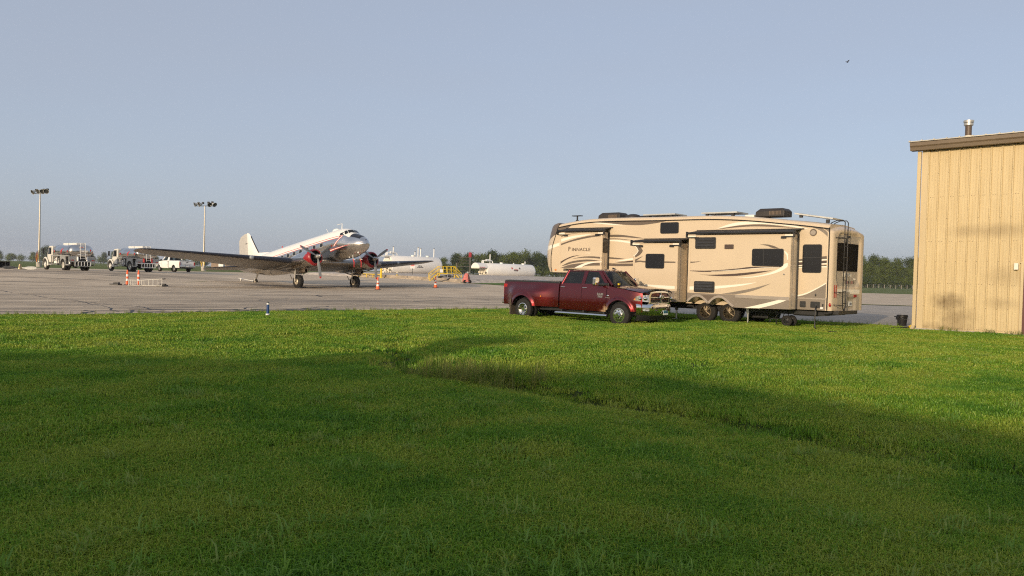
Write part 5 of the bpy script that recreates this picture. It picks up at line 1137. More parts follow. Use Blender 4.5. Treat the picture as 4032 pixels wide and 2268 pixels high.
# aerials, probes
an = MB(); an.tube([(2.55, 0, 3.96), (2.62, 0, 4.38)], [.05, .025], 6).tube([(2.66, 0, 4.40), (1.95, 0, 4.44)], .018, 5).xf(PM).build('mast_aerial', PWHITE, plane)
MB().tube([(.72, 0, 3.95), (.48, 0, 4.38)], .018, 5).xf(PM).build('whip_aerial', PWHITE, plane)
MB().sphere((1.75, 0, 3.97), .35, 14, 8, sz=(1.2, .7, .55)).xf(PM).build('astrodome', PWHITE, plane, smooth=60)
MB().tube([(-6.2, 0, 3.95), (-6.2, 0, 4.16)], [.06, .04], 6).xf(PM).build('beacon', REDP, plane)
for y in (-.35, .35):
    pt = MB(); pt.tube([(4.1, y, 1.65), (4.1, y, 1.18), (4.35, y, 1.15)], .028, 6); po = pt.xf(PM).build('pitot_mast', PWHITE, plane)
    MB().tube([(4.1, y, 1.2), (4.2, y, .95), (4.12, y, .55)], [.05, .04, .03], 6).xf(PM).build('pitot_cover', REDP, po)
for x, z in ((4.75, 1.62), (3.6, 1.46)): MB().sphere((x, -.3, z), .07, 8, 6).xf(PM).build('belly_lamp', PWHITE, plane)
MB().cyl((5.45, -.05, 2.53), (5.58, -.05, 2.53), .03, n=6).xf(PM).build('nose_probe', BLACK, plane)
def local_to_world(o, p): return Matrix.LocRotScale(o.location, o.rotation_euler, None) @ Vector(p)
for k, (s, lab) in enumerate(((-1, 'dark wheel chock in front of the nearer airliner main wheel'), (1, 'dark wheel chock in front of the farther airliner main wheel'))):
    p = local_to_world(plane, (.62, s*2.82, -.005)); ch = MB(); ch.prism([(-.16, 0), (.16, 0), (.12, .06), (-.02, .17), (-.12, .10)], lambda a, b, t: (a, t, b), -.28, .28)
    o = ch.build('wheel_chock', BLACK, bevel=.01); o.location = p; o.rotation_euler = (0, 0, R(-41.16)); tag(o, lab, 'wheel chock', 'wheel chocks')
p0 = local_to_world(plane, (-11.3, -.05, .0)); p0.z = .02
tb = thing('tow_bar', 'white tow bar with small wheels hitched to the airliner tail wheel', 'tow bar', p0, R(-41.16+172))
MB().tube([(0, 0, .33), (1.0, 0, .36), (3.4, 0, .50)], .04, 8).tube([(.05, .16, .22), (.3, 0, .34)], .03, 6).tube([(.05, -.16, .22), (.3, 0, .34)], .03, 6).tube([(3.4, -.12, .5), (3.4, .12, .5)], .03, 6).build('bar', WHITEP, tb, smooth=50)
MB().tube([(.35, 0, .34), (.35, 0, .12)], .025, 6).tube([(3.2, 0, .48), (3.2, 0, .26)], .02, 6).build('wheel_fork', STEEL, tb)
wheel(tb, (.35, -.09, .115), .11, .06, .05, STEEL); wheel(tb, (3.2, -.06, .22), .09, .06, .05, STEEL)
# ---------------------------------------------------------------- tan metal building
def wall_mat():
    m = bpy.data.materials.new('tan ribbed siding'); m.use_nodes = True; nt = m.node_tree; n = nt.nodes; l = nt.links; b = n['Principled BSDF']
    b.inputs['Roughness'].default_value = .5; b.inputs['Specular IOR Level'].default_value = .35
    g = n.new('ShaderNodeNewGeometry')
    mp = n.new('ShaderNodeMapping'); mp.inputs['Scale'].default_value = (4, 4, .35); l.new(g.outputs['Position'], mp.inputs[0])
    nz = n.new('ShaderNodeTexNoise'); nz.inputs['Scale'].default_value = 2.2; nz.inputs['Detail'].default_value = 6; l.new(mp.outputs[0], nz.inputs['Vector'])
    r = n.new('ShaderNodeValToRGB'); r.color_ramp.elements[0].position = .25; r.color_ramp.elements[1].position = .7
    r.color_ramp.elements[0].color = (.51, .40, .222, 1); r.color_ramp.elements[1].color = (.60, .485, .285, 1); l.new(nz.outputs['Fac'], r.inputs['Fac'])
    src = r.outputs[0]
    for (u, z, ru, rz, amt, sc_) in ((.95, 1.12, .75, .42, .8, 3.0), (1.2, .55, .9, .6, .5, 4.0), (2.2, 3.55, 1.8, .35, .38, 1.4), (2.7, 2.0, .9, .5, .3, 1.6), (.8, .12, 1.6, .3, .45, 5), (2.6, 1.1, .8, .3, .3, 2.5)):
        p = BLD0+BLD*u
        mq = n.new('ShaderNodeMapping'); mq.vector_type = 'TEXTURE'; mq.inputs['Location'].default_value = (p.x, p.y, z); mq.inputs['Rotation'].default_value = (0, 0, R(-44.25)); mq.inputs['Scale'].default_value = (ru, 1.5, rz)
        l.new(g.outputs['Position'], mq.inputs['Vector'])
        gr = n.new('ShaderNodeTexGradient'); gr.gradient_type = 'SPHERICAL'; l.new(mq.outputs[0], gr.inputs[0])
        nn = n.new('ShaderNodeTexNoise'); nn.inputs['Scale'].default_value = sc_; nn.inputs['Detail'].default_value = 5; l.new(g.outputs['Position'], nn.inputs['Vector'])
        mu = n.new('ShaderNodeMath'); mu.operation = 'MULTIPLY'; l.new(gr.outputs['Fac'], mu.inputs[0]); l.new(nn.outputs['Fac'], mu.inputs[1])
        mr = n.new('ShaderNodeMapRange'); mr.inputs['From Min'].default_value = .05; mr.inputs['From Max'].default_value = .45; mr.inputs['To Max'].default_value = amt; l.new(mu.outputs[0], mr.inputs['Value'])
        mx = n.new('ShaderNodeMix'); mx.data_type = 'RGBA'; mx.inputs[7].default_value = (.13, .085, .04, 1); l.new(mr.outputs[0], mx.inputs[0]); l.new(src, mx.inputs[6]); src = mx.outputs[2]
    l.new(src, b.inputs['Base Color'])
    n2 = n.new('ShaderNodeTexNoise'); n2.inputs['Scale'].default_value = 1.3; l.new(g.outputs['Position'], n2.inputs['Vector'])
    bp = n.new('ShaderNodeBump'); bp.inputs['Strength'].default_value = .12; bp.inputs['Distance'].default_value = .05; l.new(n2.outputs['Fac'], bp.inputs['Height']); l.new(bp.outputs[0], b.inputs['Normal'])
    return m
SIDING = wall_mat()
TRIM = mat('tan corner trim', (.55, .44, .26), .45, var=.08, scale=2, stretch=(1, 1, .2))
FASCIA = mat('brown fascia', (.155, .115, .075), .5, var=.12, scale=1.5)
bd = thing('metal_building', 'tan ribbed metal building with brown eave and roof vent at the right edge', 'building', (BLD0.x, BLD0.y, 0), R(-44.25))
pm = MB(); W_ = .325
prof = [(0, 0), (.02, -.042), (.05, -.042), (.07, 0), (.15, 0), (.155, -.006), (.165, -.006), (.17, 0), (.235, 0), (.24, -.006), (.25, -.006), (.255, 0), (W_, 0)]
pm.add([(x, y, z) for z in (.10, 6.42) for x, y in prof], [(i, i+1, len(prof)+i+1, len(prof)+i) for i in range(len(prof)-1)])
for z in (1.72, 3.2, 4.77, .16):
    for x in ((.12, .2) if z > .2 else (.1, .16, .21, .29)): pm.cyl((x, .002, z), (x, -.012, z), .011, n=6, mi=1)
for z in (.9, 2.5, 4.0, 5.6): pm.cyl((.035, -.042, z), (.035, -.054, z), .011, n=6, mi=1)
first = pm.build('wall_panel', [SIDING, FASCIA], bd); first.location = (.145, 0, 0)
for k in range(1, 34):
    if 9 <= k < 12: continue
    c = first.copy(); C.objects.link(c); c.parent = bd; c.location = (.145+W_*k, 0, 0)
for k in range(9, 12):
    MB().add([(x+.145+W_*k, y, z) for z in (2.45, 6.42) for x, y in prof], [(i, i+1, len(prof)+i+1, len(prof)+i) for i in range(len(prof)-1)]).build('wall_panel', SIDING, bd)
MB().bb(.02, 11.3, .03, .08, .08, 6.45).bb(.0, .06, .03, 16, .08, 6.45).bb(11.24, 11.3, .03, 16, .08, 6.45).bb(0, 11.3, 15.9, 16, .08, 6.45).build('wall_core', SIDING, bd)
MB().bb(3.12, 3.20, -.05, .02, .08, 2.46).bb(4.06, 4.14, -.05, .02, .08, 2.46).bb(3.12, 4.14, -.052, .02, 2.44, 2.5).build('door_frame', TRIM, bd)
dr = MB().bb(3.20, 4.06, -.02, .02, .1, 2.44).build('door', mat('maroon door', (.10, .035, .03), .5), bd)
for k in range(6): MB().bb(3.32, 3.94, -.032, -.02, .5+k*.09, .55+k*.09).build('louvre', DKMETAL, dr)
MB().sphere((3.96, -.06, 1.1), .03, 8, 6).build('handle', CHROME, dr)
MB().bb(-.03, .16, -.045, .02, .08, 6.44).bb(-.045, .03, -.044, .2, .08, 6.44).build('corner_trim', TRIM, bd)
MB().bb(-.175, -.06, -.13, -.03, .18, 6.42).build('downspout', TRIM, bd, bevel=.008)
MB().add([(-.17, -.03, .2), (-.06, -.03, .2), (-.06, -.13, .2), (-.17, -.13, .2), (-.17, -.26, .03), (-.06, -.26, .03), (-.06, -.34, .07), (-.17, -.34, .07)], [(0, 1, 5, 4), (1, 2, 6, 5), (2, 3, 7, 6), (3, 0, 4, 7), (4, 5, 6, 7)]).build('downspout_kick', TRIM, bd)
MB().bb(-.12, 11.4, -.06, .02, -.3, .10).build('foundation', CONC, bd)
MB().prism([(-.02, 6.44), (-.30, 6.44), (-.32, 6.55), (-.36, 6.60), (-.36, 6.72), (-.02, 6.72)], lambda a, b, t: (t, a, b), -.38, 11.6).build('gutter', FASCIA, bd)
MB().prism([(-.40, 6.735), (-.40, 6.765), (8, 7.3), (16.3, 6.765), (16.3, 6.735), (8, 7.27)], lambda a, b, t: (t, a, b), -.42, 11.65).build('roof', mat('weathered roof sheet', (.50, .47, .40), .45, .3, var=.15), bd)
for k in range(30): MB().bb(-.40+k*.4, -.35+k*.4, -.41, -.36, 6.74, 6.79).build('roof_rib', MATS['weathered roof sheet'], bd)
vp = MB(); vp.lathe((1.25, .55, 6.76), (0, 0, 1), [(0, .2), (.18, .115)], 16, 1, cap=False); vp.lathe((1.25, .55, 6.9), (0, 0, 1), [(0, .105), (.40, .105)], 16, 0); vo = vp.build('vent_pipe', [mat('brown vent pipe', (.10, .07, .05), .5), mat('cream flashing', (.68, .63, .52), .5)], bd, smooth=40)
MB().lathe((1.25, .55, 7.28), (0, 0, 1), [(0, .12), (.02, .15), (.09, .15), (.09, .12), (.12, .12), (.12, .165), (.19, .165), (.21, .05)], 16).build('vent_cap', mat('galvanised cap', (.55, .53, .48), .4, .6), vo, smooth=40)
MB().bb(2.93, 3.05, -.14, -.03, 2.23, 2.45).build('wall_lamp', mat('white wall lamp', (.80, .76, .68), .4), bd, bevel=.015)
# bin and hose beside the building
bk = thing('black_bin', 'black plastic bin with handle standing on the slab beside the building', 'bin', (15.55, 31.35, .008), R(20))
MB().lathe((0, 0, 0), (0, 0, 1), [(0, .15), (.02, .16), (.40, .20), (.43, .205), (.43, .19), (.06, .15)], 20, cap=True).build('body', BLACK, bk, smooth=40)
MB().lathe((0, 0, .34), (0, 0, 1), [(0, .195), (.02, .212), (.05, .212), (.06, .2)], 20, cap=False).build('rim', BLACK, bk, smooth=40)
MB().tube([(-.2, -.02, .38), (-.13, -.2, .27), (.05, -.24, .24), (.2, -.12, .36)], .008, 5).build('handle', STEEL, bk)
MB().bb(-.34, -.19, -.08, .08, .34, .38).bb(-.27, -.19, -.06, .06, .24, .35).build('side_pocket', BLACK, bk, bevel=.01)
hs = MB(); hs.tube(catmull([(14.52, 28.75, .10), (14.35, 28.8, .07), (14.1, 28.75, .06), (13.8, 28.6, .06)], 4), .022, 6); hs.tube([(14.52, 28.75, .10), (14.62, 28.78, .14)], .045, 8, 1)
tag(hs.build('garden_hose', [BLACK, YELLOW]), 'black hose with yellow end by the building corner', 'hose')

# ---------------------------------------------------------------- small airfield things near the camera side
bm_ = thing('edge_marker', 'short blue and white taxiway edge marker post at the lawn edge', 'marker post', (-7.84, 25.37, lawn_z(-7.84, 25.37)), 0)
MB().lathe((0, 0, 0), (0, 0, 1), [(0, .03), (.10, .03)], 10).build('stake', mat('rust', (.14, .05, .03), .8), bm_)
MB().lathe((0, 0, .06), (0, 0, 1), [(0, .065), (.04, .065), (.045, .042)], 16).build('collar', WHITEP, bm_, smooth=40)
MB().lathe((0, 0, .105), (0, 0, 1), [(0, .041), (.29, .041)], 16).build('sleeve', mat('blue sleeve', (.015, .06, .20), .3, var=.1), bm_, smooth=40)
MB().lathe((0, 0, .395), (0, 0, 1), [(0, .042), (.05, .042)], 16).build('band', WHITEP, bm_, smooth=40)
MB().lathe((0, 0, .445), (0, 0, 1), [(0, .044), (.02, .04), (.03, .001)], 16).build('cap', BLACK, bm_, smooth=40)
def cone(label, loc, h, tall):
    t = thing('traffic_cone', label, 'traffic cone', loc, rnd.random())
    MB().bb(-.22, .22, -.22, .22, 0, .04).build('base', BLACK, t, bevel=.01)
    if tall: pf = [(.04, .105), (.30, .095), (.301, .095), (.46, .088), (.461, .088), (.62, .082), (.621, .082), (.78, .076), (.781, .076), (.93, .07), (.931, .07), (1.0, .055), (1.02, .04), (1.08, .045), (1.1, .03)]
    else: pf = [(.04, .17), (.30, .125), (.301, .125), (.46, .10), (.461, .10), (.60, .082), (.601, .082), (.76, .062), (.761, .062), (.98, .04), (1.02, .05), (1.08, .045), (1.1, .02)]
    pf = [(a*h/1.1, r) for a, r in pf]; bands = (2, 6) if tall else (2, 6)
    MB().lathe((0, 0, 0), (0, 0, 1), pf, 18, fm=lambda i, j: 1 if i in bands else 0).build('body', [ORANGE, REFL], t, smooth=50)
cone('orange and white traffic cone nearest the airliner propeller', (-10.92, 64.13, terr(-10.9, 64.1)), 1.05, False)
cone('orange and white traffic cone in front of the yellow platform', (-6.99, 72.02, terr(-7, 72)), 1.05, False)
cone('left one of two tall orange channeliser posts behind the fallen ladder', (-28.75, 58.9, terr(-28.7, 58.9)), 1.12, True)
cone('right one of two tall orange channeliser posts behind the fallen ladder', (-28.2, 59.5, terr(-28.4, 59.5)), 1.12, True)
ldr = thing('fallen_stepladder', 'white aluminium stepladder lying on its side on the apron', 'ladder', (-28.2, 57.9, .01), R(16))
ALUL = mat('white ladder metal', (.72, .70, .64), .4, .3, var=.05)
for z in (.03, .41): MB().box((.45, 0, z), (.95, .09, .035)).build('rail', ALUL, ldr)
for k in range(7): MB().box((.04+k*.145, 0, .22), (.03, .07, .37)).build('rung', ALUL, ldr)
for q, yy in ((0, -.75), (1, .55)):
    for z in (.03, .41): MB().tube([(.9, 0, z), (2.45, yy*.55, z+(.14 if z > .2 else -.0))], .028, 6).build('rail', ALUL, ldr)
    for k in range(5):
        f = .12+k*.2; MB().tube([(.9+1.55*f, yy*.55*f, .03), (.9+1.55*f, yy*.55*f, .41+.14*f)], .018, 5).build('rung', ALUL, ldr)
    MB().bb(2.36, 2.5, yy*.55-.05, yy*.55+.05, .0, .07).bb(2.38, 2.5, yy*.55-.04, yy*.55+.04, .51, .58).build('foot', BLACK, ldr)
for lab, p in (('black rubber base lying left of the fallen ladder', (-28.95, 57.6)), ('black rubber base lying right of the fallen ladder', (-25.95, 58.5))):
    o = MB().bb(-.33, .33, -.3, .3, 0, .10).bb(-.12, .25, -.15, .15, .10, .2).build('rubber_base', BLACK, bevel=.02); o.location = (p[0], p[1], terr(*p)+.002); tag(o, lab, 'rubber base', 'rubber bases')

# ---------------------------------------------------------------- floodlight masts
def light_mast(label, loc, h, aims, rz, extras):
    t = thing('floodlight_mast', label, 'floodlight', loc, rz)
    MB().lathe((0, 0, .55), (0, 0, 1), [(0, .16), (h*.5, .12), (h-.55, .075)], 14).build('pole', mat('galvanised pole', (.50, .46, .39), .4, .5, var=.15, stretch=(1, 1, .2)), t, smooth=40)
    MB().lathe((0, 0, -.1), (0, 0, 1), [(0, .38), (.55, .38), (.57, .34)], 14).bb(-.28, .28, -.28, .28, .46, .66).build('footing', CONC, t)
    MB().cyl((-1.85, 0, h), (1.85, 0, h), .05, n=8).build('crossbar', DKMETAL, t)
    for (x, az, el) in aims:
        d = Vector((math.sin(R(az)), math.cos(R(az)), math.sin(R(el)))).normalized(); c0 = Vector((x, 0, h+.28))
        f = MB(); f.lathe(c0-d*.28, d, [(0, .11), (.12, .16), (.36, .27), (.52, .36), (.54, .385), (.54, .35), (.40, .24), (.40, .001)], 16, fm=lambda i, j: 1 if i >= 5 else 0, cap=False)
        fo = f.build('floodlight', [mat('flood housing', (.55, .54, .50), .45, .2, var=.1), mat('flood lens', (.06, .06, .06), .15, .2)], t, smooth=45)
        MB().tube([(x, 0, h), (x, 0, h+.22)], .04, 6).box(c0-d*.40+Vector((0, 0, .08)), (.26, .26, .3)).build('ballast_box', DKMETAL, fo)
    for (x, m_, zz) in extras:
        MB().tube([(x, -.18, zz+.2), (x*1.25, -.25, zz+1.0), (x*.9, -.15, zz+1.8), (x*.4, -.16, zz+1.0), (x, -.18, zz+.2)], .06, 6).build('hung_hose', m_, t)
light_mast('tall floodlight mast beside the left fuel truck', (-71.1, 118.4, .82), 11.0, ((-1.75, 180, -35), (-.25, 175, -15), (.75, 140, -25), (1.75, 135, -25)), R(-31), ((-.3, mat('orange hose', (.42, .14, .03), .6), .5), (.3, mat('olive hose', (.20, .16, .04), .6), .6)))
light_mast('tall floodlight mast behind the airliner wing', (-49.0, 125.1, .86), 10.25, ((-1.75, 215, -20), (-.85, 205, -20), (.85, 120, -30), (1.75, 100, -35)), R(-20), ((-.28, mat('yellow hose', (.55, .38, .08), .6), .5), (.28, MATS['yellow hose'], .6)))

# ---------------------------------------------------------------- fuel trucks
TANKS = polished('polished tank steel', (.62, .60, .57), .11, .0)
FTW = mat('fuel truck white', (.66, .64, .57), .35, var=.05, coat=.3)
FRAME = mat('grey steel frame', (.40, .40, .38), .45, .5, var=.12)
def fuel_truck(label, loc, rz, no, second):
    t = thing('fuel_truck', label, 'fuel truck', loc, rz, 'silver aircraft fuel trucks')
    # tank
    rings = []
    for x, k in ((-1.62, .30), (-1.58, .62), (-1.48, .84), (-1.32, .96), (-1.15, 1.0), (0, 1.0), (1.2, 1.0), (2.45, 1.0), (2.58, .95), (2.66, .8), (2.7, .4)):
        rings.append([Vector((x, math.copysign(abs(math.cos(a))**.75, math.cos(a))*1.12*k, 1.86+math.copysign(abs(math.sin(a))**.8, math.sin(a))*.66*k)) for a in [2*math.pi*q/32 for q in range(32)]])
    tk = MB().loft(rings).build('tank', TANKS, t, smooth=50)
    for x in (-1.12, 2.42): MB().loft([[Vector((x+dx, v.y*1.012, 1.86+(v.z-1.86)*1.012)) for v in rings[4]] for dx in (-.03, .03)], True, False).build('tank_band', STEEL, tk, smooth=50)
    MB().bb(-1.2, 1.9, .35, .42, 2.46, 2.66).bb(-1.2, 1.9, -.42, -.35, 2.46, 2.66).bb(-1.25, -1.19, -.42, .42, 2.46, 2.68).build('spill_rail', WHITEP, tk)
    text(no, .16, BLACK, tk, basis((.6, .425, 2.56), (-1, 0, 0), (0, 0, 1)))
    for sgn in (1,):
        y0 = 1.125
        fl = [(.95, 1.35), (.78, 1.50), (.80, 1.65), (.62, 1.72), (.70, 1.9), (.45, 2.02), (.25, 2.10), (-.02, 2.13), (.2, 2.05), (.38, 1.92), (.42, 1.75), (.55, 1.62), (.62, 1.45)]
        MB().add([(x, 1.12*(max(0.02, 1-(abs(z-1.86)/.66)**2.4))**.42+.012, z) for x, z in fl], [tuple(range(len(fl)))]).build('flame_logo', mat('logo red', (.55, .03, .03), .4), tk, recalc=False)
    for x in (-.95, 2.2):
        MB().add([(x, 1.135, 1.98), (x-.10, 1.138, 1.85), (x, 1.135, 1.70), (x+.10, 1.138, 1.85)], [(0, 1, 2, 3)]).build('hazard_placard', MATS['logo red'], tk, recalc=False)
    def rear(name, y, z, w, h, m_, dx=0): return MB().bb(-1.615-dx, -1.60-dx, y-w/2, y+w/2, z-h/2, z+h/2).build(name, m_, tk)
    MB().add([(-1.58, -.72, 2.10), (-1.58, -.83, 1.97), (-1.58, -.72, 1.84), (-1.58, -.61, 1.97)], [(0, 1, 2, 3)]).build('hazard_placard', MATS['logo red'], tk, recalc=False)
    rear('sign', -.62, 1.72, .30, .09, BLACK); text('1203', .08, WHITEP, tk, basis((-1.62, -.62, 1.72), (0, -1, 0), (0, 0, 1)))
    rear('sign', .1, 2.26, .46, .12, WHITEP); text('Avfuel', .11, MATS['logo red'], tk, basis((-1.62, .1, 2.26), (0, -1, 0), (0, 0, 1)), bold=.004)
    rear('sign', .0, 1.55, .9, .08, WHITEP); text('NO SMOKING', .07, BLACK, tk, basis((-1.62, 0, 1.55), (0, -1, 0), (0, 0, 1)))
    # rear ladder
    lad = MB()
    for y in (.22, -.22): lad.tube([(-1.4, y, 2.66), (-1.66, y, 2.64), (-1.70, y, 2.5), (-1.70, y, 1.1)], .022, 6)
    lo = lad.build('ladder', WHITEP, t)
    for k in range(6): MB().cyl((-1.70, -.22, 1.2+k*.25), (-1.70, .22, 1.2+k*.25), .016, n=6).build('rung', WHITEP, lo)
    # side equipment cabinets
    for s in (1, -1):
        fr_ = MB(); y = s*1.16
        for x in (2.75, 1.30, .62, -.62, -.68, -1.45): fr_.box((x, y, .98), (.06, .06, .85))
        fr_.bb(1.3, 2.78, y-.03, y+.03, .55, .61).bb(-1.48, -.6, y-.03, y+.03, .55, .61).bb(-1.48, 2.78, y-.05, y+.05, 1.36, 1.46).build('cabinet_frame', FRAME, t)
        MB().bb(1.28, 2.8, s*.62, s*.66, .5, 1.4).bb(-1.5, -.6, s*.62, s*.66, .5, 1.4).build('cabinet_back', ENG, t)
        for k in range(7):
            x = 1.5+.17*k; MB().cyl((x, s*.95, .62+.1*rnd.random()), (x+.05*rnd.random(), s*.95, .95+.35*rnd.random()), .05+.03*rnd.random(), n=8).sphere((x, s*.98, .9+.2*rnd.random()), .09, 8, 6).build('pump_fitting', rnd.choice((WHITEP, STEEL, FRAME, STEEL)), t, smooth=50)
        MB().lathe((-1.05, s*.9, .62), (0, 0, 1), [(0, .14), (.45, .14), (.55, .05)], 10).build('filter_can', STEEL, t, smooth=50)
        MB().bb(-1.5, -.62, s*1.1, s*1.17, .50, .56).build('cabinet_floor', FRAME, t)
        fa = [Vector((.0+math.cos(a)*.60, 0, .52+math.sin(a)*.60)) for a in [math.pi*k/12 for k in range(13)]]
        MB().loft([[Vector((v.x, s*1.18, v.z)) for v in fa], [Vector((v.x, s*.55, v.z)) for v in fa]], False, False).loft([[Vector((v.x, s*1.18, v.z)) for v in fa], [Vector((v.x*1.08, s*1.18, 1.38)) for v in fa]], False, False).build('rear_fender', FRAME, t, recalc=False)
    MB().bb(-1.5, 2.8, -.45, .45, .55, 1.25).build('chassis', BLACK, t)
    # rear skirt, bumper frame, lamps, extinguishers
    MB().bb(-1.52, -1.46, .45, 1.15, .82, 1.38).bb(-1.52, -1.46, -1.15, -.45, .82, 1.38).build('rear_skirt', FRAME, t)
    MB().bb(-1.75, -1.68, -1.25, 1.25, .86, .93).bb(-1.75, -1.68, -.75, .75, .42, .48).build('bumper_beam', FRAME if not second else WHITEP, t)
    for k in range(6): MB().box((-1.72, -.7+k*.28, .67), (.05, .05, .4)).build('bumper_bar', WHITEP, t)
    for y in (1.0, .86, -.86, -1.0):
        MB().cyl((-1.68, y, 1.0), (-1.72, y, 1.0), .055, n=10).build('tail_lamp', REDLENS, t)
    for y in (.42, -.42):
        MB().lathe((-1.6, y, .94), (0, 0, 1), [(0, .08), (.33, .08), (.40, .03), (.45, .03)], 10).build('extinguisher', REDP if second else WHITEP, t, smooth=50)
    # cab and hood
    cab = MB(); cp_ = [(2.95, .75), (2.95, 2.25), (3.05, 2.38), (3.75, 2.36), (3.95, 2.25), (4.28, 1.55), (4.28, .75)]
    cab.prism(cp_, lambda a, b, t_: (a, t_, b), -1.02, 1.02); co_ = cab.build('cab', FTW, t, bevel=.05)
    hd = MB(); hd.loft([[Vector((x, y*w2, z)) for y, z in ((-1, .8), (-1, zt-.12), (-.85, zt), (.85, zt), (1, zt-.12), (1, .8))] for x, w2, zt in ((4.2, .82, 1.55), (4.8, .72, 1.48), (5.25, .66, 1.38), (5.35, .6, 1.2))]); hd.build('hood', FTW, t, smooth=40)
    for s in (1, -1):
        MB().add([(3.25, s*1.03, 1.55), (4.1, s*1.03, 1.55), (3.88, s*1.03, 2.2), (3.25, s*1.03, 2.22)], [(0, 1, 2, 3)]).build('door_window', AGL, co_, recalc=False)
        fa = [Vector((4.5+math.cos(a)*.62, 0, .52+math.sin(a)*.62)) for a in [R(-10)+math.pi*1.1*k/14 for k in range(15)]]
        MB().loft([[Vector((v.x, s*1.16, v.z)) for v in fa], [Vector((v.x, s*.6, v.z+.08)) for v in fa]], False, False).loft([[Vector((v.x, s*1.16, v.z)) for v in fa], [Vector((4.5+(v.x-4.5)*1.22, s*1.1, .52+(v.z-.52)*1.22)) for v in fa]], False, False).build('front_fender', FTW, t, smooth=50, recalc=False)
        MB().box((4.25, s*1.38, 1.85), (.06, .16, .5)).tube([(4.0, s*1.0, 2.1), (4.25, s*1.38, 2.1)], .015, 5).tube([(4.0, s*1.0, 1.55), (4.25, s*1.38, 1.62)], .015, 5).build('mirror', DKMETAL, t)
        MB().bb(3.0, 4.1, s*.95, s*1.1, .48, .60).build('step', FRAME, t)
    MB().add([(4.30, -.9, 1.58), (4.30, .9, 1.58), (3.98, .85, 2.22), (3.98, -.85, 2.22)], [(0, 1, 2, 3)]).build('windscreen', AGL, co_, recalc=False)
    MB().bb(2.935, 2.945, -.6, .6, 1.7, 2.15).build('rear_window', AGL, co_)
    for s in (1, -1):
        wheel(t, (4.5, s*.98, .5), .50, .26, .29, mat('white steel rim', (.62, .60, .54), .5, var=.15), side=s, dish=-.02)
        wheel(t, (0, s*1.0, .5), .50, .25, .29, MATS['white steel rim'], side=s, dish=.13); wheel(t, (0, s*.70, .5), .50, .25, .29, MATS['white steel rim'], side=s, dish=.13)
    MB().cyl((0, -.9, .5), (0, .9, .5), .1, n=8).sphere((0, 0, .5), .26, 12, 8).build('axle', BLACK, t)
    return t
fuel_truck('silver tanker fuel truck at far left beside the floodlight mast', (-42.5, 76.7, .8), R(140), 'Z1', False)
fuel_truck('silver tanker fuel truck partly hidden by the airliner wing tip', (-39.1, 82.9, .8), R(141), 'Z2', True)
wp.location = (-41.9, 95.6, .8); wp.rotation_euler = (0, 0, R(141))

# propeller and engine crate lying at the far left
pg = thing('loose_propeller', 'spare aircraft propeller lying flat on the apron at far left', 'propeller', (-45.9, 73.5, .8), R(25))
MB().lathe((0, 0, 0), (0, 0, 1), [(0, .2), (.15, .2), (.25, .14), (.42, .11), (.5, .09), (.53, .01)], 14).build('hub', mat('brass hub', (.36, .28, .16), .4, .7, var=.2), pg, smooth=50)
for k in range(3):
    a = R(-25+120*k); rd = Vector((math.cos(a), math.sin(a), 0)); tg2 = Vector((-math.sin(a), math.cos(a), 0)); rr = []
    for r_, ch, tw, th in ((.12, .10, 50, .09), (.4, .15, 45, .06), (.7, .30, 60, .04), (1.0, .33, 62, .03), (1.3, .30, 64, .022), (1.48, .2, 64, .016), (1.55, .08, 64, .01)):
        cd = tg2*math.cos(R(tw))+Vector((0, 0, 1))*math.sin(R(tw)); nd = cd.cross(rd); c0 = Vector((0, 0, .16))+rd*r_
        rr.append([c0+cd*ch*.5*math.cos(2*math.pi*q/10)+nd*th*.5*math.sin(2*math.pi*q/10) for q in range(10)])
    MB().loft(rr).build('blade', mat('grey white blade', (.45, .44, .40), .4, var=.15) if k == 0 else BLADE, pg, smooth=50)
for yy in (-.3, .3): MB().bb(-.5, .5, yy-.05, yy+.05, 0, .03).build('skid', BLACK, pg)
cr = thing('engine_crate', 'dark aircraft engine on a black stand at the far left edge', 'engine', (-51.2, 78.5, .8), R(35))
MB().bb(-1.2, 1.0, -.5, .5, .05, .10).build('pallet', BLACK, cr)
for x in (-1.15, .95):
    for y in (-.45, .45): MB().bb(x-.04, x+.04, y-.04, y+.04, 0, .70).build('post', BLACK, cr)
MB().bb(-1.2, 1.0, .42, .5, .1, .66).bb(-1.2, 1.0, -.5, .5, .66, .71).bb(.55, .60, -.5, .42, .1, .66).build('frame', BLACK, cr)
MB().lathe((-.3, 0, .38), (1, 0, 0), [(-.5, .1), (-.45, .26), (-.1, .27), (.3, .22), (.4, .08)], 14).build('engine_body', ENG, cr, smooth=50)
for k in range(9):
    a = 2*math.pi*k/9; MB().cyl((-.35, math.cos(a)*.15, .38+math.sin(a)*.15), (-.35, math.cos(a)*.33, .38+math.sin(a)*.28), .06, n=8).build('cylinder', rnd.choice((ENG, DKMETAL, mat('brass hub', (0, 0, 0)))), cr, smooth=50)
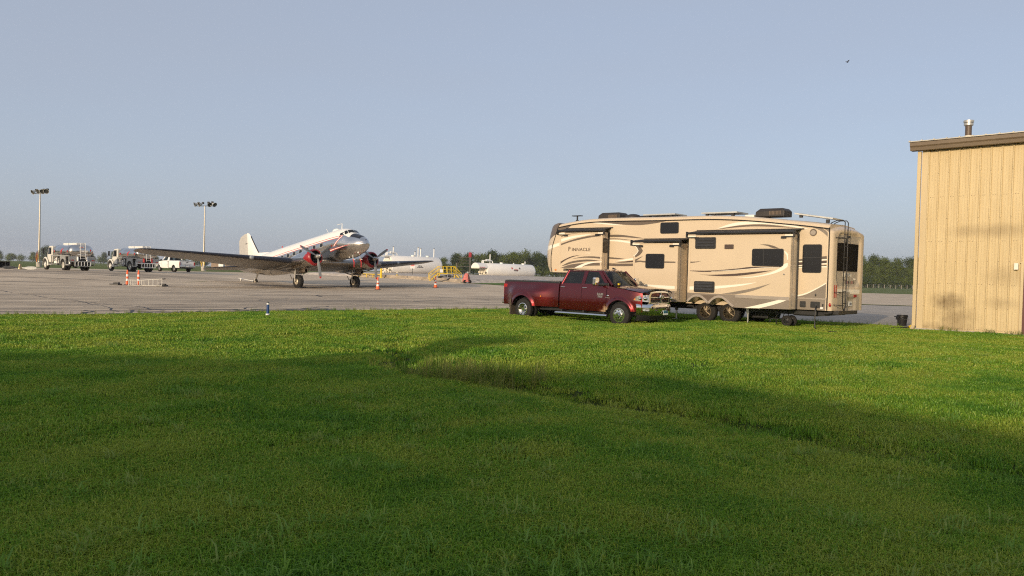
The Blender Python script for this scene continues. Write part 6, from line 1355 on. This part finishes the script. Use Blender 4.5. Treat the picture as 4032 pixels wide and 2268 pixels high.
# ---------------------------------------------------------------- fuel farm
gv = []; gf = []
GP = [(-30, 113), (-21.5, 106), (-13.4, 101.2), (-8.6, 93.8), (-5.4, 90.6), (-3.6, 92.5), (-.4, 95.5), (4, 101), (9, 112), (12, 150), (-30, 150)]
gravel_m = ground_mat('gravel', ((.36, .31, .26), (.60, .53, .45)), 1.6, 9, bump=1.0, bscale=9)
def fp_ring(d): 
    cx, cy = -8, 122
    return [(x+(cx-x)*d, y+(cy-y)*d) for x, y in GP]
rings = []
for d, h in ((0, -.02), (.03, .28), (.10, .42), (.4, .48), (.9, .48)):
    rings.append([Vector((x, y, terr(x, y)+h)) for x, y in fp_ring(d)])
kind(MB().loft(rings, True, True).build('gravel_bed', gravel_m), 'structure')
for a, b_, lab in (((-21.5, 105.6), (-13.4, 100.8), 'low weathered concrete wall below the larger white tank'), ((-13.2, 100.2), (-5.6, 90.4), 'low weathered concrete kerb below the yellow platform')):
    d = Vector((b_[0]-a[0], b_[1]-a[1])); o = MB().bb(0, d.length, -.15, .15, -.2, .42).bb(0, d.length, -.42, -.15, -.2, .16).build('concrete_kerb', mat('weathered concrete', (.36, .30, .23), .9, var=.35, scale=1.2, bump=.4), bevel=.02)
    o.location = (a[0], a[1], terr(*a)-.02); o.rotation_euler = (0, (terr(*a)-terr(*b_))/d.length, math.atan2(d.y, d.x)); tag(o, lab, 'kerb')
wg = [(-4.6, 88.9), (-3.2, 90.8), (-.2, 95.0), (4, 100), (10, 100), (10, 76.5), (6, 78), (-.6, 84)]
kind(MB().add([(x, y, terr(x, y)+.03) for x, y in wg], [tuple(range(len(wg)))]).build('grass_wedge', ground_mat('verge grass', ((.07, .13, .015), (.11, .18, .025)), .8, 4, bump=.8, bscale=6), recalc=False), 'structure')
TW = mat('tank white', (.80, .78, .74), .4, var=.04, scale=.6, stretch=(1, 1, .3))
CREAMW = mat('equipment cream', (.78, .72, .58), .5, var=.08)
def storage_tank(label, loc, rz, L, r, zc, canopy):
    t = thing('storage_tank', label, 'storage tank', loc, rz)
    pf = [(-.0, r*.0+.001), (0, r)] if True else []
    prof = [(0, .001), (0, r*.985), (.04, r), (L-.55, r), (L-.30, r*.96), (L-.12, r*.82), (L-.03, r*.5), (L, .001)]
    sh = MB().lathe((0, 0, zc), (1, 0, 0), prof, 40, cap=False).build('tank_shell', TW, t, smooth=40)
    for x in (L*.12, L*.78):
        MB().prism([(-r*.72, 0), (r*.72, 0), (r*.66, zc-r*.55), (0, zc-r*.95), (-r*.66, zc-r*.55)], lambda a, b, q: (q, a, b), x-.15, x+.15).build('saddle', CREAMW, t)
    for x, h, rr in ((L*.10, 1.4, .09), (L*.52, .75, .09), (L*.58, 1.5, .09), (L*.63, 1.35, .09), (L*.90, 1.4, .09)) if not canopy else ((L*.12, 1.55, .09), (L*.84, .55, .09)):
        v = MB(); v.cyl((x, 0, zc+r-.03), (x, 0, zc+r+h), rr, n=10); vo_ = v.build('vent_stack', WHITEP, t, smooth=40)
        MB().cyl((x, 0, zc+r+h), (x, 0, zc+r+h+.07), rr*1.35, n=10).build('vent_cap', DKMETAL, vo_)
    for x in ((L*.35, L*.8) if canopy else (L*.48, L*.77)):
        MB().lathe((x, 0, zc+r-.02), (0, 0, 1), [(0, .3), (.16, .3), (.17, .36), (.21, .36), (.21, .001)], 14).build('manhole', WHITEP, t, smooth=40)
    for x in (L*.6,): MB().bb(x-.1, x+.1, -.04, .04, zc+r-.02, zc+r+.22).build('lifting_lug', WHITEP, t)
    # pipework on top at the equipment end
    for k in range(3):
        y = -.25+.25*k; MB().tube(catmull([(-.35 if not canopy else -.2, y, zc+r*.8), (-.2, y, zc+r+.38), (.3, y, zc+r+.42), (L*.14+.15*k, y, zc+r+.42), (L*.14+.2+.15*k, y, zc+r+.05)], 3), .07, 8).build('pipe', WHITEP, t, smooth=50)
    for k in range(4): MB().lathe((.3+.35*k, -.25+.17*k, zc+r+.42), (0, 0, 1), [(-.12, .1), (-.05, .16), (.05, .16), (.12, .09), (.25, .09), (.25, .001)], 10).build('valve', WHITEP, t, smooth=50)
    # equipment on the end face
    for k in range(9):
        y = -r*.75+k*r*.19; z0 = zc-r*.85+.25*rnd.random(); MB().tube([(-.18, y, z0), (-.18, y, z0+r*rnd.uniform(.4, 1.2))], .06, 8).build('pipe', CREAMW, t, smooth=50)
        MB().sphere((-.3, y, z0+.3*rnd.random()+.2), .14, 10, 6).build('valve', CREAMW if k % 3 else mat('dark valve', (.10, .09, .08), .6), t, smooth=50)
    MB().bb(-1.5, -.05, -r*.8, r*.8, zc-r*1.0, zc-r*.93).build('equipment_skid', CREAMW, t)
    for k in range(4): MB().bb(-1.3+.3*k, -1.15+.3*k, -r*.6, -r*.3, zc-r*.93, zc-r*.93+.35+.25*rnd.random()).build('pump', CREAMW, t, bevel=.02)
    if canopy:
        a0 = R(20); n_ = 14; rg = []
        for x, k in ((-1.9, 1.0), (.05, 1.0)):
            rg.append([Vector((x, -math.cos(a)*r, zc+math.sin(a)*r)) for a in [a0+(math.pi-2*a0)*q/n_ for q in range(n_+1)]])
        MB().loft(rg+[[v*1.0+Vector((0, 0, -.04)) for v in q] for q in rg[::-1]], False, False).add([v for v in rg[0]], [tuple(range(n_+1))]).build('canopy_hood', TW, t, smooth=40)
        MB().bb(-1.89, -1.84, -r*.9, r*.9, zc+r*.2, zc+r*.42).build('canopy_lip', CREAMW, t)
    else:
        for k in range(9): MB().bb(-.06, .0, -r*.7+k*r*.17, -r*.66+k*r*.17, zc+.2, zc+r*.55).build('end_rib', CREAMW, t)
        MB().tube([(-1.2, -r*.5, zc+r*.95), (.2, -r*.5, zc+r*.95)], .05, 6).tube([(-1.2, r*.5, zc+r*.95), (.2, r*.5, zc+r*.95)], .05, 6).bb(-1.2, .0, -r*.5, r*.5, zc+r*.86, zc+r*.9).build('end_platform', WHITEP, t)
    DARK = mat('sign ink', (.10, .09, .09), .6, var=0)
    def on_side(ang, x): return basis((x, -math.cos(ang)*(r+.012), zc+math.sin(ang)*(r+.012)), (1, 0, 0), (0, math.sin(ang), math.cos(ang)))
    if canopy:
        for q, m_ in ((-.9, REDP), (.9, DARK)):
            M_ = on_side(R(22), L*.56+q); MB().add([(0, .22, 0), (-.22, 0, 0), (0, -.22, 0), (.22, 0, 0)], [(0, 1, 2, 3)]).xf(M_).build('hazard_placard', m_, sh, recalc=False)
        for q, s_ in ((.0, 'FLAMMABLE'), (-.32, 'NO SMOKING'), (-.64, 'NO FLAMES')):
            text(s_, .17, REDP if q > -.3 else DARK, sh, on_side(R(10)+q*.28, L*.56), bold=.006)
        text('NO SMOKING', .2, REDP, t, basis((-1.2, -r*.93, zc+r*.36), (1, 0, 0), (0, .2, 1)), bold=.005)
    else:
        text('JET-A', .3, DARK, sh, on_side(R(-2), L*.52), bold=.008); text('NO SMOKING', .2, DARK, sh, on_side(R(-10), L*.52), bold=.006)
        MB().add([(-.012, -.5, zc+r*.72), (-.012, -.62, zc+r*.60), (-.012, -.5, zc+r*.48), (-.012, -.38, zc+r*.60)], [(0, 1, 2, 3)]).build('hazard_placard', DARK, sh, recalc=False)
    return t
storage_tank('larger white horizontal fuel tank directly behind the airliner wing', (-20.2, 127.5, .95), R(42), 10.2, 1.55, 1.68, False)
storage_tank('smaller white horizontal fuel tank with canopy hood left of the trailer', (-5.0, 136.5, 1.05), R(42), 11.6, 1.22, 1.22, True)
# yellow stair platform
pf = thing('stair_platform', 'yellow steel crossover platform with stairs and handrails by the tanks', 'platform', (-10.1, 95.6, terr(-10.1, 95.6)-.03), R(14))
def rail(p, q, r_=.025): return MB().cyl(p, q, r_, n=6).build('rail', YELLOW, pf)
MB().bb(1.1, 3.15, -.5, .5, .86, .96).build('deck', YELLOW, pf)
for k in range(5): MB().box((.15+k*.2, 0, .1+k*.19), (.24, .95, .035)).build('step', YELLOW, pf)
for s in (-.5, .5):
    MB().add([(0, s-.02, 0), (.12, s-.02, 0), (1.22, s-.02, .96), (1.1, s-.02, .96), (0, s+.02, 0), (.12, s+.02, 0), (1.22, s+.02, .96), (1.1, s+.02, .96)], [(0, 1, 2, 3), (7, 6, 5, 4), (0, 4, 5, 1), (1, 5, 6, 2), (2, 6, 7, 3), (3, 7, 4, 0)]).build('stringer', YELLOW, pf)
    MB().add([(3.15, s-.02, .96), (3.03, s-.02, .96), (3.75, s-.02, .2), (3.87, s-.02, .2), (3.15, s+.02, .96), (3.03, s+.02, .96), (3.75, s+.02, .2), (3.87, s+.02, .2)], [(0, 1, 2, 3), (7, 6, 5, 4), (0, 4, 5, 1), (1, 5, 6, 2), (2, 6, 7, 3), (3, 7, 4, 0)]).build('stringer', YELLOW, pf)
    for x in (1.15, 1.65, 2.2, 2.65, 3.1): MB().cyl((x, s, .9), (x, s, 1.82), .028, n=6).build('post', YELLOW, pf)
    for z in (1.4, 1.82): rail((1.15, s, z), (3.1, s, z))
    rail((.02, s, .9), (1.15, s, 1.82)); rail((.02, s, .5), (1.15, s, 1.4)); rail((3.1, s, 1.82), (3.9, s, .95)); rail((3.1, s, 1.4), (3.9, s, .55))
    MB().cyl((.02, s, 0), (.02, s, .9), .028, n=6).cyl((3.9, s, .15), (3.9, s, .95), .028, n=6).build('post', YELLOW, pf)
for k in range(3): MB().box((3.3+k*.2, 0, .78-k*.2), (.24, .95, .035)).build('step', YELLOW, pf)
for x in (1.2, 3.05):
    for s in (-.45, .45): MB().bb(x-.04, x+.04, s-.04, s+.04, 0, .88).build('leg', YELLOW, pf)
MB().bb(1.25, 1.6, -.53, -.52, 1.05, 1.45).build('notice', WHITEP, pf)
# red covered extinguisher cart
ct = thing('covered_cart', 'wheeled fire extinguisher cart under a faded red cover beside the kerb', 'cart', (-5.15, 88.7, terr(-5.1, 88.7)), R(25))
rg = []
for z, k, w_ in ((.18, 1.0, .9), (.45, .98, .86), (.75, .85, .7), (1.0, .66, .5), (1.12, .45, .35), (1.16, .1, .1)):
    rg.append([Vector((math.cos(a)*w_*(.48+.05*math.sin(5*a+z*3)), math.sin(a)*.42*k*(1+.08*math.sin(7*a)), z)) for a in [2*math.pi*q/28 for q in range(28)]])
MB().loft(rg).build('cover', mat('faded red tarpaulin', (.56, .16, .14), .7, var=.25, scale=5, bump=.4), ct, smooth=60)
MB().sphere((.1, -.1, 1.18), .14, 10, 6).tube([(.1, -.1, 1.2), (.3, -.2, 1.28), (.4, -.1, 1.15)], .03, 6).build('cylinder_head', mat('grey fitting', (.35, .33, .30), .5), ct, smooth=50)
for s in (-1, 1): wheel(ct, (-.30*s, -.30, .2), .2, .1, .1, DKMETAL, side=-1)
MB().add([(.05, -.43, .25), (.18, -.42, .25), (.15, -.36, .95), (.04, -.38, .95)], [(0, 1, 2, 3)]).build('cover_opening', BROWN, ct, recalc=False)
# bollards with low rail, hydrant, sign, hose
for k, (x, y, h, lab) in enumerate(((-20.3, 104.3, .95, 'yellow bollard at the left end of the low yellow rail'), (-16.9, 101.6, 1.9, 'taller yellow bollard at the right end of the low yellow rail'))):
    o = MB().lathe((0, 0, -.1), (0, 0, 1), [(0, .13), (h+.05, .13), (h+.1, .06)], 14).build('bollard', YELLOW, smooth=40); o.location = (x, y, terr(x, y)); tag(o, lab, 'bollard', 'yellow bollards')
rl = thing('low_rail', 'low yellow pipe rail running between the two yellow bollards', 'rail', (-20.1, 104.2, terr(-20.1, 104.2)), math.atan2(-2.7, 3.2))
MB().cyl((.1, 0, .42), (4.0, 0, .42), .05, n=8).build('rail', YELLOW, rl)
for x in (1.3, 2.6): MB().cyl((x, 0, -.1), (x, 0, .42), .05, n=8).build('post', YELLOW, rl)
hy = thing('hydrant', 'small yellow hydrant at the foot of the larger white tank', 'hydrant', (-15.0, 102.6, terr(-15, 102.6)), 0)
MB().lathe((0, 0, 0), (0, 0, 1), [(0, .2), (.06, .2), (.07, .13), (.36, .13), (.37, .17), (.42, .16), (.5, .06)], 14).build('barrel', YELLOW, hy, smooth=40)
MB().cyl((-.24, 0, .26), (.24, 0, .26), .07, n=10).build('outlet', YELLOW, hy)
sg = thing('warning_sign', 'small red and white warning sign on a post before the larger tank', 'sign', (-13.7, 108.0, terr(-13.7, 108)+.35), R(8))
MB().cyl((0, 0, 0), (0, 0, 1.3), .04, n=6).build('post', DKMETAL, sg); MB().bb(-.3, .3, -.05, -.03, .95, 1.6).build('board', WHITEP, sg)
MB().bb(-.26, .26, -.056, -.05, 1.32, 1.54).build('header', REDP, sg); text('NO SMOKING', .075, REDP, sg, basis((0, -.054, 1.15), (1, 0, 0), (0, 0, 1)), bold=.003)
hz_ = MB(); hz_.tube(catmull([(-9.4, 94.4, .9), (-9.2, 93.9, .62), (-8.4, 93.2, .60), (-7.6, 92.5, .8), (-7.2, 92.2, 1.15)], 4), .05, 6); hz_.tube(catmull([(-8.9, 94.6, 1.0), (-8.3, 94.2, 1.18), (-7.6, 93.8, 1.26), (-7.0, 93.4, 1.2)], 4), [.10+.05*math.sin(i) for i in range(13)], 8)
tag(hz_.build('fuel_hose', BLACK), 'black fuel hose hanging by the yellow platform steps', 'hose')
gr_ = thing('pipe_rail', 'thin grey pipe rail between the platform and the red cart', 'rail', (-7.6, 92.6, terr(-7.6, 92.6)), R(-38))
MB().cyl((0, 0, .9), (3.0, 0, .9), .04, n=6).build('rail', STEEL, gr_)
for x in (0, 3.0): MB().cyl((x, 0, -.1), (x, 0, .95), .045, n=6).build('post', STEEL, gr_)
# open steel tower with red top behind the tanks
tw = thing('red_top_tower', 'open lattice tower with a red box on top behind the fuel tanks', 'tower', (-12.0, 210, 1.0), R(10))
TS = mat('tower steel', (.16, .14, .125), .6, .3)
for x in (-2.9, .6):
    for y in (-.9, .9): MB().cyl((x, y, 0), (x, y, 4.9 if x > 0 else 3.3), .07, n=6).build('leg', TS, tw)
for z, x0 in ((1.2, -2.9), (2.4, -2.9), (3.3, -2.9), (4.1, -2.6), (4.8, -2.4)): MB().cyl((x0, -.9, z), (.6, -.9, z), .06, n=6).cyl((.6, -.9, z), (.6, .9, z), .05, n=6).build('brace', TS, tw)
MB().bb(.25, .95, -.35, .35, 4.9, 6.2).build('red_box', mat('tower red', (.34, .02, .035), .6, var=.2), tw, bevel=.05)
# far hangar row seen under the wing
fh = thing('far_hangar', 'long low brown hangar with white roof edge far across the field', 'building', (-128, 335, .8), R(-4))
MB().bb(0, 62, 0, 14, 0, 4.4).build('wall', mat('far brown wall', (.14, .11, .09), .8), fh); MB().bb(0, 6.5, -.05, 0, 0, 4.4).build('wall_end', mat('far tan wall', (.26, .19, .14), .8), fh)
MB().prism([(-1, 4.4), (-1, 5.0), (7, 6.4), (15, 5.0), (15, 4.4)], lambda a, b, t: (t, a, b), -1, 63).build('roof', mat('far white roof', (.70, .70, .68), .6), fh)
for k in range(5): MB().bb(8+k*11, 17+k*11, -.08, -.02, 0, 4.0).build('hangar_door', mat('far dark door', (.07, .06, .06), .7), fh)
o = MB().bb(-1, 1, -1, 1, 0, 1.8).build('utility_cabinet', WHITEP, bevel=.1); o.location = (-118, 320, .85); tag(o, 'small white cabinet in front of the far hangar', 'cabinet')
# king pin box under the trailer nose and small sign beyond
MB().bb(-6.75, -6.35, 1.0, 1.5, 1.30, 1.70).bb(-6.70, -6.45, 1.1, 1.4, 1.12, 1.30).build('king_pin_box', mat('rusty orange steel', (.40, .16, .07), .7, var=.2), rv)
s2_ = thing('apron_sign', 'small grey sign on a thin post beyond the trailer nose', 'sign', (5.4, 70, terr(5.4, 70)), 0)
MB().cyl((0, 0, 0), (0, 0, 1.0), .035, n=6).build('post', DKMETAL, s2_); MB().bb(-.3, .3, -.03, .0, .95, 1.45).build('board', mat('grey sign', (.4, .42, .45), .5), s2_)

# ---------------------------------------------------------------- trees
def leaf_mat(name, dark, light):
    m = bpy.data.materials.new(name); m.use_nodes = True; n = m.node_tree.nodes; l = m.node_tree.links; n.remove(n['Principled BSDF']); out = n['Material Output']
    oi = n.new('ShaderNodeObjectInfo'); g = n.new('ShaderNodeNewGeometry'); nz = n.new('ShaderNodeTexNoise'); nz.inputs['Scale'].default_value = .35; nz.inputs['Detail'].default_value = 3; l.new(g.outputs['Position'], nz.inputs['Vector'])
    a = n.new('ShaderNodeMath'); a.operation = 'MULTIPLY_ADD'; a.inputs[1].default_value = .75; l.new(oi.outputs['Random'], a.inputs[0]); l.new(nz.outputs['Fac'], a.inputs[2])
    r = n.new('ShaderNodeValToRGB'); r.color_ramp.elements[0].position = .45; r.color_ramp.elements[0].color = dark+(1,); r.color_ramp.elements[1].position = 1.0; r.color_ramp.elements[1].color = light+(1,); l.new(a.outputs[0], r.inputs['Fac'])
    d = n.new('ShaderNodeBsdfDiffuse'); t = n.new('ShaderNodeBsdfTranslucent'); l.new(r.outputs[0], d.inputs[0]); l.new(r.outputs[0], t.inputs[0])
    mx = n.new('ShaderNodeMixShader'); mx.inputs[0].default_value = .25; l.new(d.outputs[0], mx.inputs[1]); l.new(t.outputs[0], mx.inputs[2]); l.new(mx.outputs[0], out.inputs[0])
    return m
LEAF = leaf_mat('tree leaves', (.022, .040, .010), (.105, .135, .024)); BARK = mat('bark', (.11, .085, .065), .9, var=.3, scale=2)
def tree_meshes(seed, H, Rx, trunk_h, n_cl, lpc, ls):
    q = random.Random(seed); cl = []
    blobs = [(Vector((q.uniform(-.5, .5)*Rx, q.uniform(-.5, .5)*Rx, trunk_h+(H-trunk_h)*q.uniform(.15, .85))), Rx*q.uniform(.35, .62)) for _ in range(9)]+[(Vector((0, 0, H-Rx*.42)), Rx*.45)]
    vs = []; fs = []
    for _ in range(n_cl):
        b_, r_ = q.choice(blobs); d = Vector((q.gauss(0, 1), q.gauss(0, 1), q.gauss(0, 1)*.85)).normalized(); c = b_+d*r_*q.uniform(.65, 1.05)
        for _ in range(lpc):
            p = c+Vector((q.gauss(0, 1), q.gauss(0, 1), q.gauss(0, .8)))*ls*1.4
            if p.z < trunk_h*.5: continue
            nrm = (d+Vector((q.uniform(-1, 1), q.uniform(-1, 1), q.uniform(-.4, 1)))*.8).normalized(); a = nrm.orthogonal().normalized(); a = Matrix.Rotation(q.random()*6.28, 3, nrm) @ a; b2 = nrm.cross(a); s = ls*q.uniform(.6, 1.2); o = len(vs)
            vs += [p-a*s*.5, p+b2*s*.35, p+a*s*.5, p-b2*s*.35]; fs.append((o, o+1, o+2, o+3))
    me = bpy.data.meshes.new('crown'); me.from_pydata(vs, [], fs); me.materials.append(LEAF)
    t = MB(); t.tube([(0, 0, -.3), (q.uniform(-.1, .1), q.uniform(-.1, .1), trunk_h*.6), (q.uniform(-.3, .3), q.uniform(-.3, .3), H*.62)], [H*.022, H*.017, H*.007], 7)
    for b_, r_ in blobs[:6]: t.tube([(0, 0, trunk_h*q.uniform(.7, 1.1)), tuple(b_*.55+Vector((0, 0, trunk_h*.45))), tuple(b_)], [H*.010, H*.007, H*.003], 5)
    to = t.build('trunk', BARK, smooth=60); tm = to.data; bpy.data.objects.remove(to)
    return me, tm
TP = [tree_meshes(200+i, 14, 4.9, 1.6, 300, 15, .66) for i in range(3)]+[tree_meshes(300+i, 16, 4.9, 2.6, 380, 15, .55) for i in range(3)]+[tree_meshes(320+i, 4.0, 2.8, .1, 110, 12, .45) for i in range(2)]
ORD = ['first', 'second', 'third', 'fourth', 'fifth', 'sixth', 'seventh', 'eighth', 'ninth', 'tenth', 'eleventh', 'twelfth', 'thirteenth', 'fourteenth', 'fifteenth', 'sixteenth', 'seventeenth', 'eighteenth', 'nineteenth', 'twentieth', 'twenty first', 'twenty second', 'twenty third', 'twenty fourth', 'twenty fifth', 'twenty sixth', 'twenty seventh', 'twenty eighth', 'twenty ninth', 'thirtieth']
def tree(name, label, cat, group, x, y, z, k, s, sz=None):
    t = thing(name, label, cat, (x, y, z), rnd.random()*6.28, group); t.scale = (s*rnd.uniform(.9, 1.15), s*rnd.uniform(.9, 1.15), sz or s)
    for nm, me in (('crown', TP[k][0]), ('trunk', TP[k][1])):
        o = bpy.data.objects.new(nm, me); C.objects.link(o); o.parent = t
    return t
q = random.Random(5)
# wood behind the tanks: front row and back row
mid = sorted([(-44+i*6.2+q.uniform(-1.5, 1.5), 500+q.uniform(-8, 8)) for i in range(15)])
hts = [.75, .95, 1.05, 1.0, 1.1, 1.15, 1.2, 1.05, 1.1, .95, 1.0, 1.1, 1.15, 1.05, 1.1]
for i, (x, y) in enumerate(mid): tree('broadleaf_tree', '%s broadleaf tree from the left in the front row of the wood behind the tanks' % ORD[i], 'tree', 'front row of the wood behind the tanks', x, y, .9, i % 3, hts[i]*q.uniform(.66, 1.02))
for i in range(12): tree('broadleaf_tree', '%s tree from the left in the back row of the wood behind the tanks' % ORD[i], 'tree', 'back row of the wood behind the tanks', -36+i*7.4, 520+q.uniform(-5, 5), .9, (i+1) % 3, q.uniform(.9, 1.22))
for i in range(26): tree('field_shrub', '%s shrub from the left along the foot of the wood behind the tanks' % ORD[i], 'shrub', 'shrubs along the foot of the wood behind the tanks', -45+i*3.5, 490+q.uniform(-3, 3), .9, 6+i % 2, q.uniform(1.0, 1.6))
# wood on the right between trailer and building
for i in range(9): tree('woodland_tree', '%s tree from the left in the front row of the wood right of the trailer' % ORD[i], 'tree', 'front row of the wood right of the trailer', 180+i*5.6+q.uniform(-1, 1), 428+q.uniform(-4, 4), -.05, 3+i % 3, q.uniform(.6, 1.0))
for i in range(9): tree('woodland_tree', '%s tree from the left in the back row of the wood right of the trailer' % ORD[i], 'tree', 'back row of the wood right of the trailer', 178+i*6.2, 444+q.uniform(-3, 3), -.05, 3+(i+1) % 3, q.uniform(.92, 1.18))
for i in range(16): tree('woodland_shrub', '%s shrub from the left along the foot of the wood right of the trailer' % ORD[i], 'shrub', 'shrubs along the foot of the wood right of the trailer', 178+i*3.2, 419+q.uniform(-2, 2), -.05, 6+i % 2, q.uniform(.9, 1.4))
# hazy trees on the far left horizon
far = [(-652, 1.1), (-640, .8), (-628, .75), (-612, 1.0), (-598, .7), (-583, 1.6), (-573, 1.45), (-560, .8), (-548, .9), (-530, 1.1), (-515, 1.15), (-500, 1.25), (-486, 1.1), (-470, .9), (-452, .9), (-436, 1.0), (-420, 1.1), (-404, 1.0), (-386, .85), (-368, .9), (-350, .95), (-330, .9), (-310, .85), (-288, .9), (-264, .85)]
for i, (x, s) in enumerate(far): tree('distant_tree', '%s hazy distant tree from the left on the far left horizon' % ORD[i], 'tree', 'hazy trees on the far left horizon', x*1.0, 1000+q.uniform(-15, 15), 1.0, i % 3, s*.9)
for i in range(30): tree('distant_shrub', '%s distant bush from the left on the far left horizon' % ORD[i], 'shrub', 'distant bushes on the far left horizon', -655+i*14.2+q.uniform(-3, 3), 985, .4, 6+i % 2, q.uniform(1.5, 2.3))
# fence before the right wood
fn = thing('field_fence', 'low post and wire fence at the foot of the wood right of the trailer', 'fence', (168, 405, -.05), 0)
fpst = MB().bb(-.1, .1, -.1, .1, 0, 1.9).build('post', mat('fence post', (.30, .27, .23), .8), fn)
for k in range(1, 21):
    c = fpst.copy(); C.objects.link(c); c.parent = fn; c.location = (k*2.9, 0, 0)
for z in (.6, 1.2, 1.8): MB().cyl((0, 0, z), (58, 0, z), .035, n=4).build('wire', DKMETAL, fn)

# ---------------------------------------------------------------- hangar behind the camera that shades the lawn
S_ = Vector((.485, .875)); P_ = Vector((.875, -.485))
hc = S_*-19+P_*-4
hg = thing('hangar', 'metal hangar with low gable roof and roof ventilator standing behind the viewer', 'building', (hc.x, hc.y, -.05), math.atan2(P_.y, P_.x))
HW = mat('hangar siding', (.42, .36, .26), .6, var=.1)
MB().prism([(-17, 0), (17, 0), (17, 4.95), (0, 6.9), (-17, 4.95)], lambda a, b, t: (a, t, b), 0, -16).build('wall', HW, hg)
MB().prism([(-17.3, 4.92), (0, 6.91), (17.3, 4.92), (17.3, 5.0), (0, 6.99), (-17.3, 5.0)], lambda a, b, t: (a, t, b), .3, -16.3).build('roof', MATS['weathered roof sheet'], hg)
MB().bb(-6, 6, .02, .12, 0, 4.6).build('hangar_door', mat('hangar door grey', (.3, .3, .3), .5), hg)
MB().bb(-6.2, -4.7, -1.6, -.2, 6.0, 7.95).prism([(-6.4, 7.9), (-4.5, 7.9), (-5.45, 8.2)], lambda a, b, t: (a, t, b), -1.8, 0).build('roof_ventilator', HW, hg)

# ---------------------------------------------------------------- bird and haze
bird = thing('bird', 'small dark bird flying high in the sky above the trailer', 'bird', (24.9, 60, 18.4), R(30)); bird.scale = (.55, .55, .55)
MB().sphere((0, 0, 0), .09, 10, 8, sz=(2.2, .8, .8)).build('body', BLACK, bird, smooth=60)
for s in (-1, 1): MB().add([(.12, s*.04, .02), (-.12, s*.04, .02), (-.16, s*.22, .16), (.02, s*.36, .24), (.10, s*.2, .15)], [(0, 1, 2, 3, 4)]).build('wing', BLACK, bird, recalc=False)
MB().add([(-.16, -.03, 0), (-.16, .03, 0), (-.34, .07, 0), (-.34, -.07, 0)], [(0, 1, 2, 3)]).build('tail', BLACK, bird, recalc=False)
hm = bpy.data.materials.new('haze air'); hm.use_nodes = True; hn = hm.node_tree.nodes; hn.remove(hn['Principled BSDF'])
pv = hn.new('ShaderNodeVolumePrincipled'); pv.inputs['Color'].default_value = (.90, .95, 1.0, 1); pv.inputs['Density'].default_value = .00014; pv.inputs['Anisotropy'].default_value = 0.0
hm.node_tree.links.new(pv.outputs[0], hn['Material Output'].inputs['Volume'])
kind(MB().bb(-1600, 1600, -450, 3600, -2.0, 32).build('haze', hm), 'stuff')
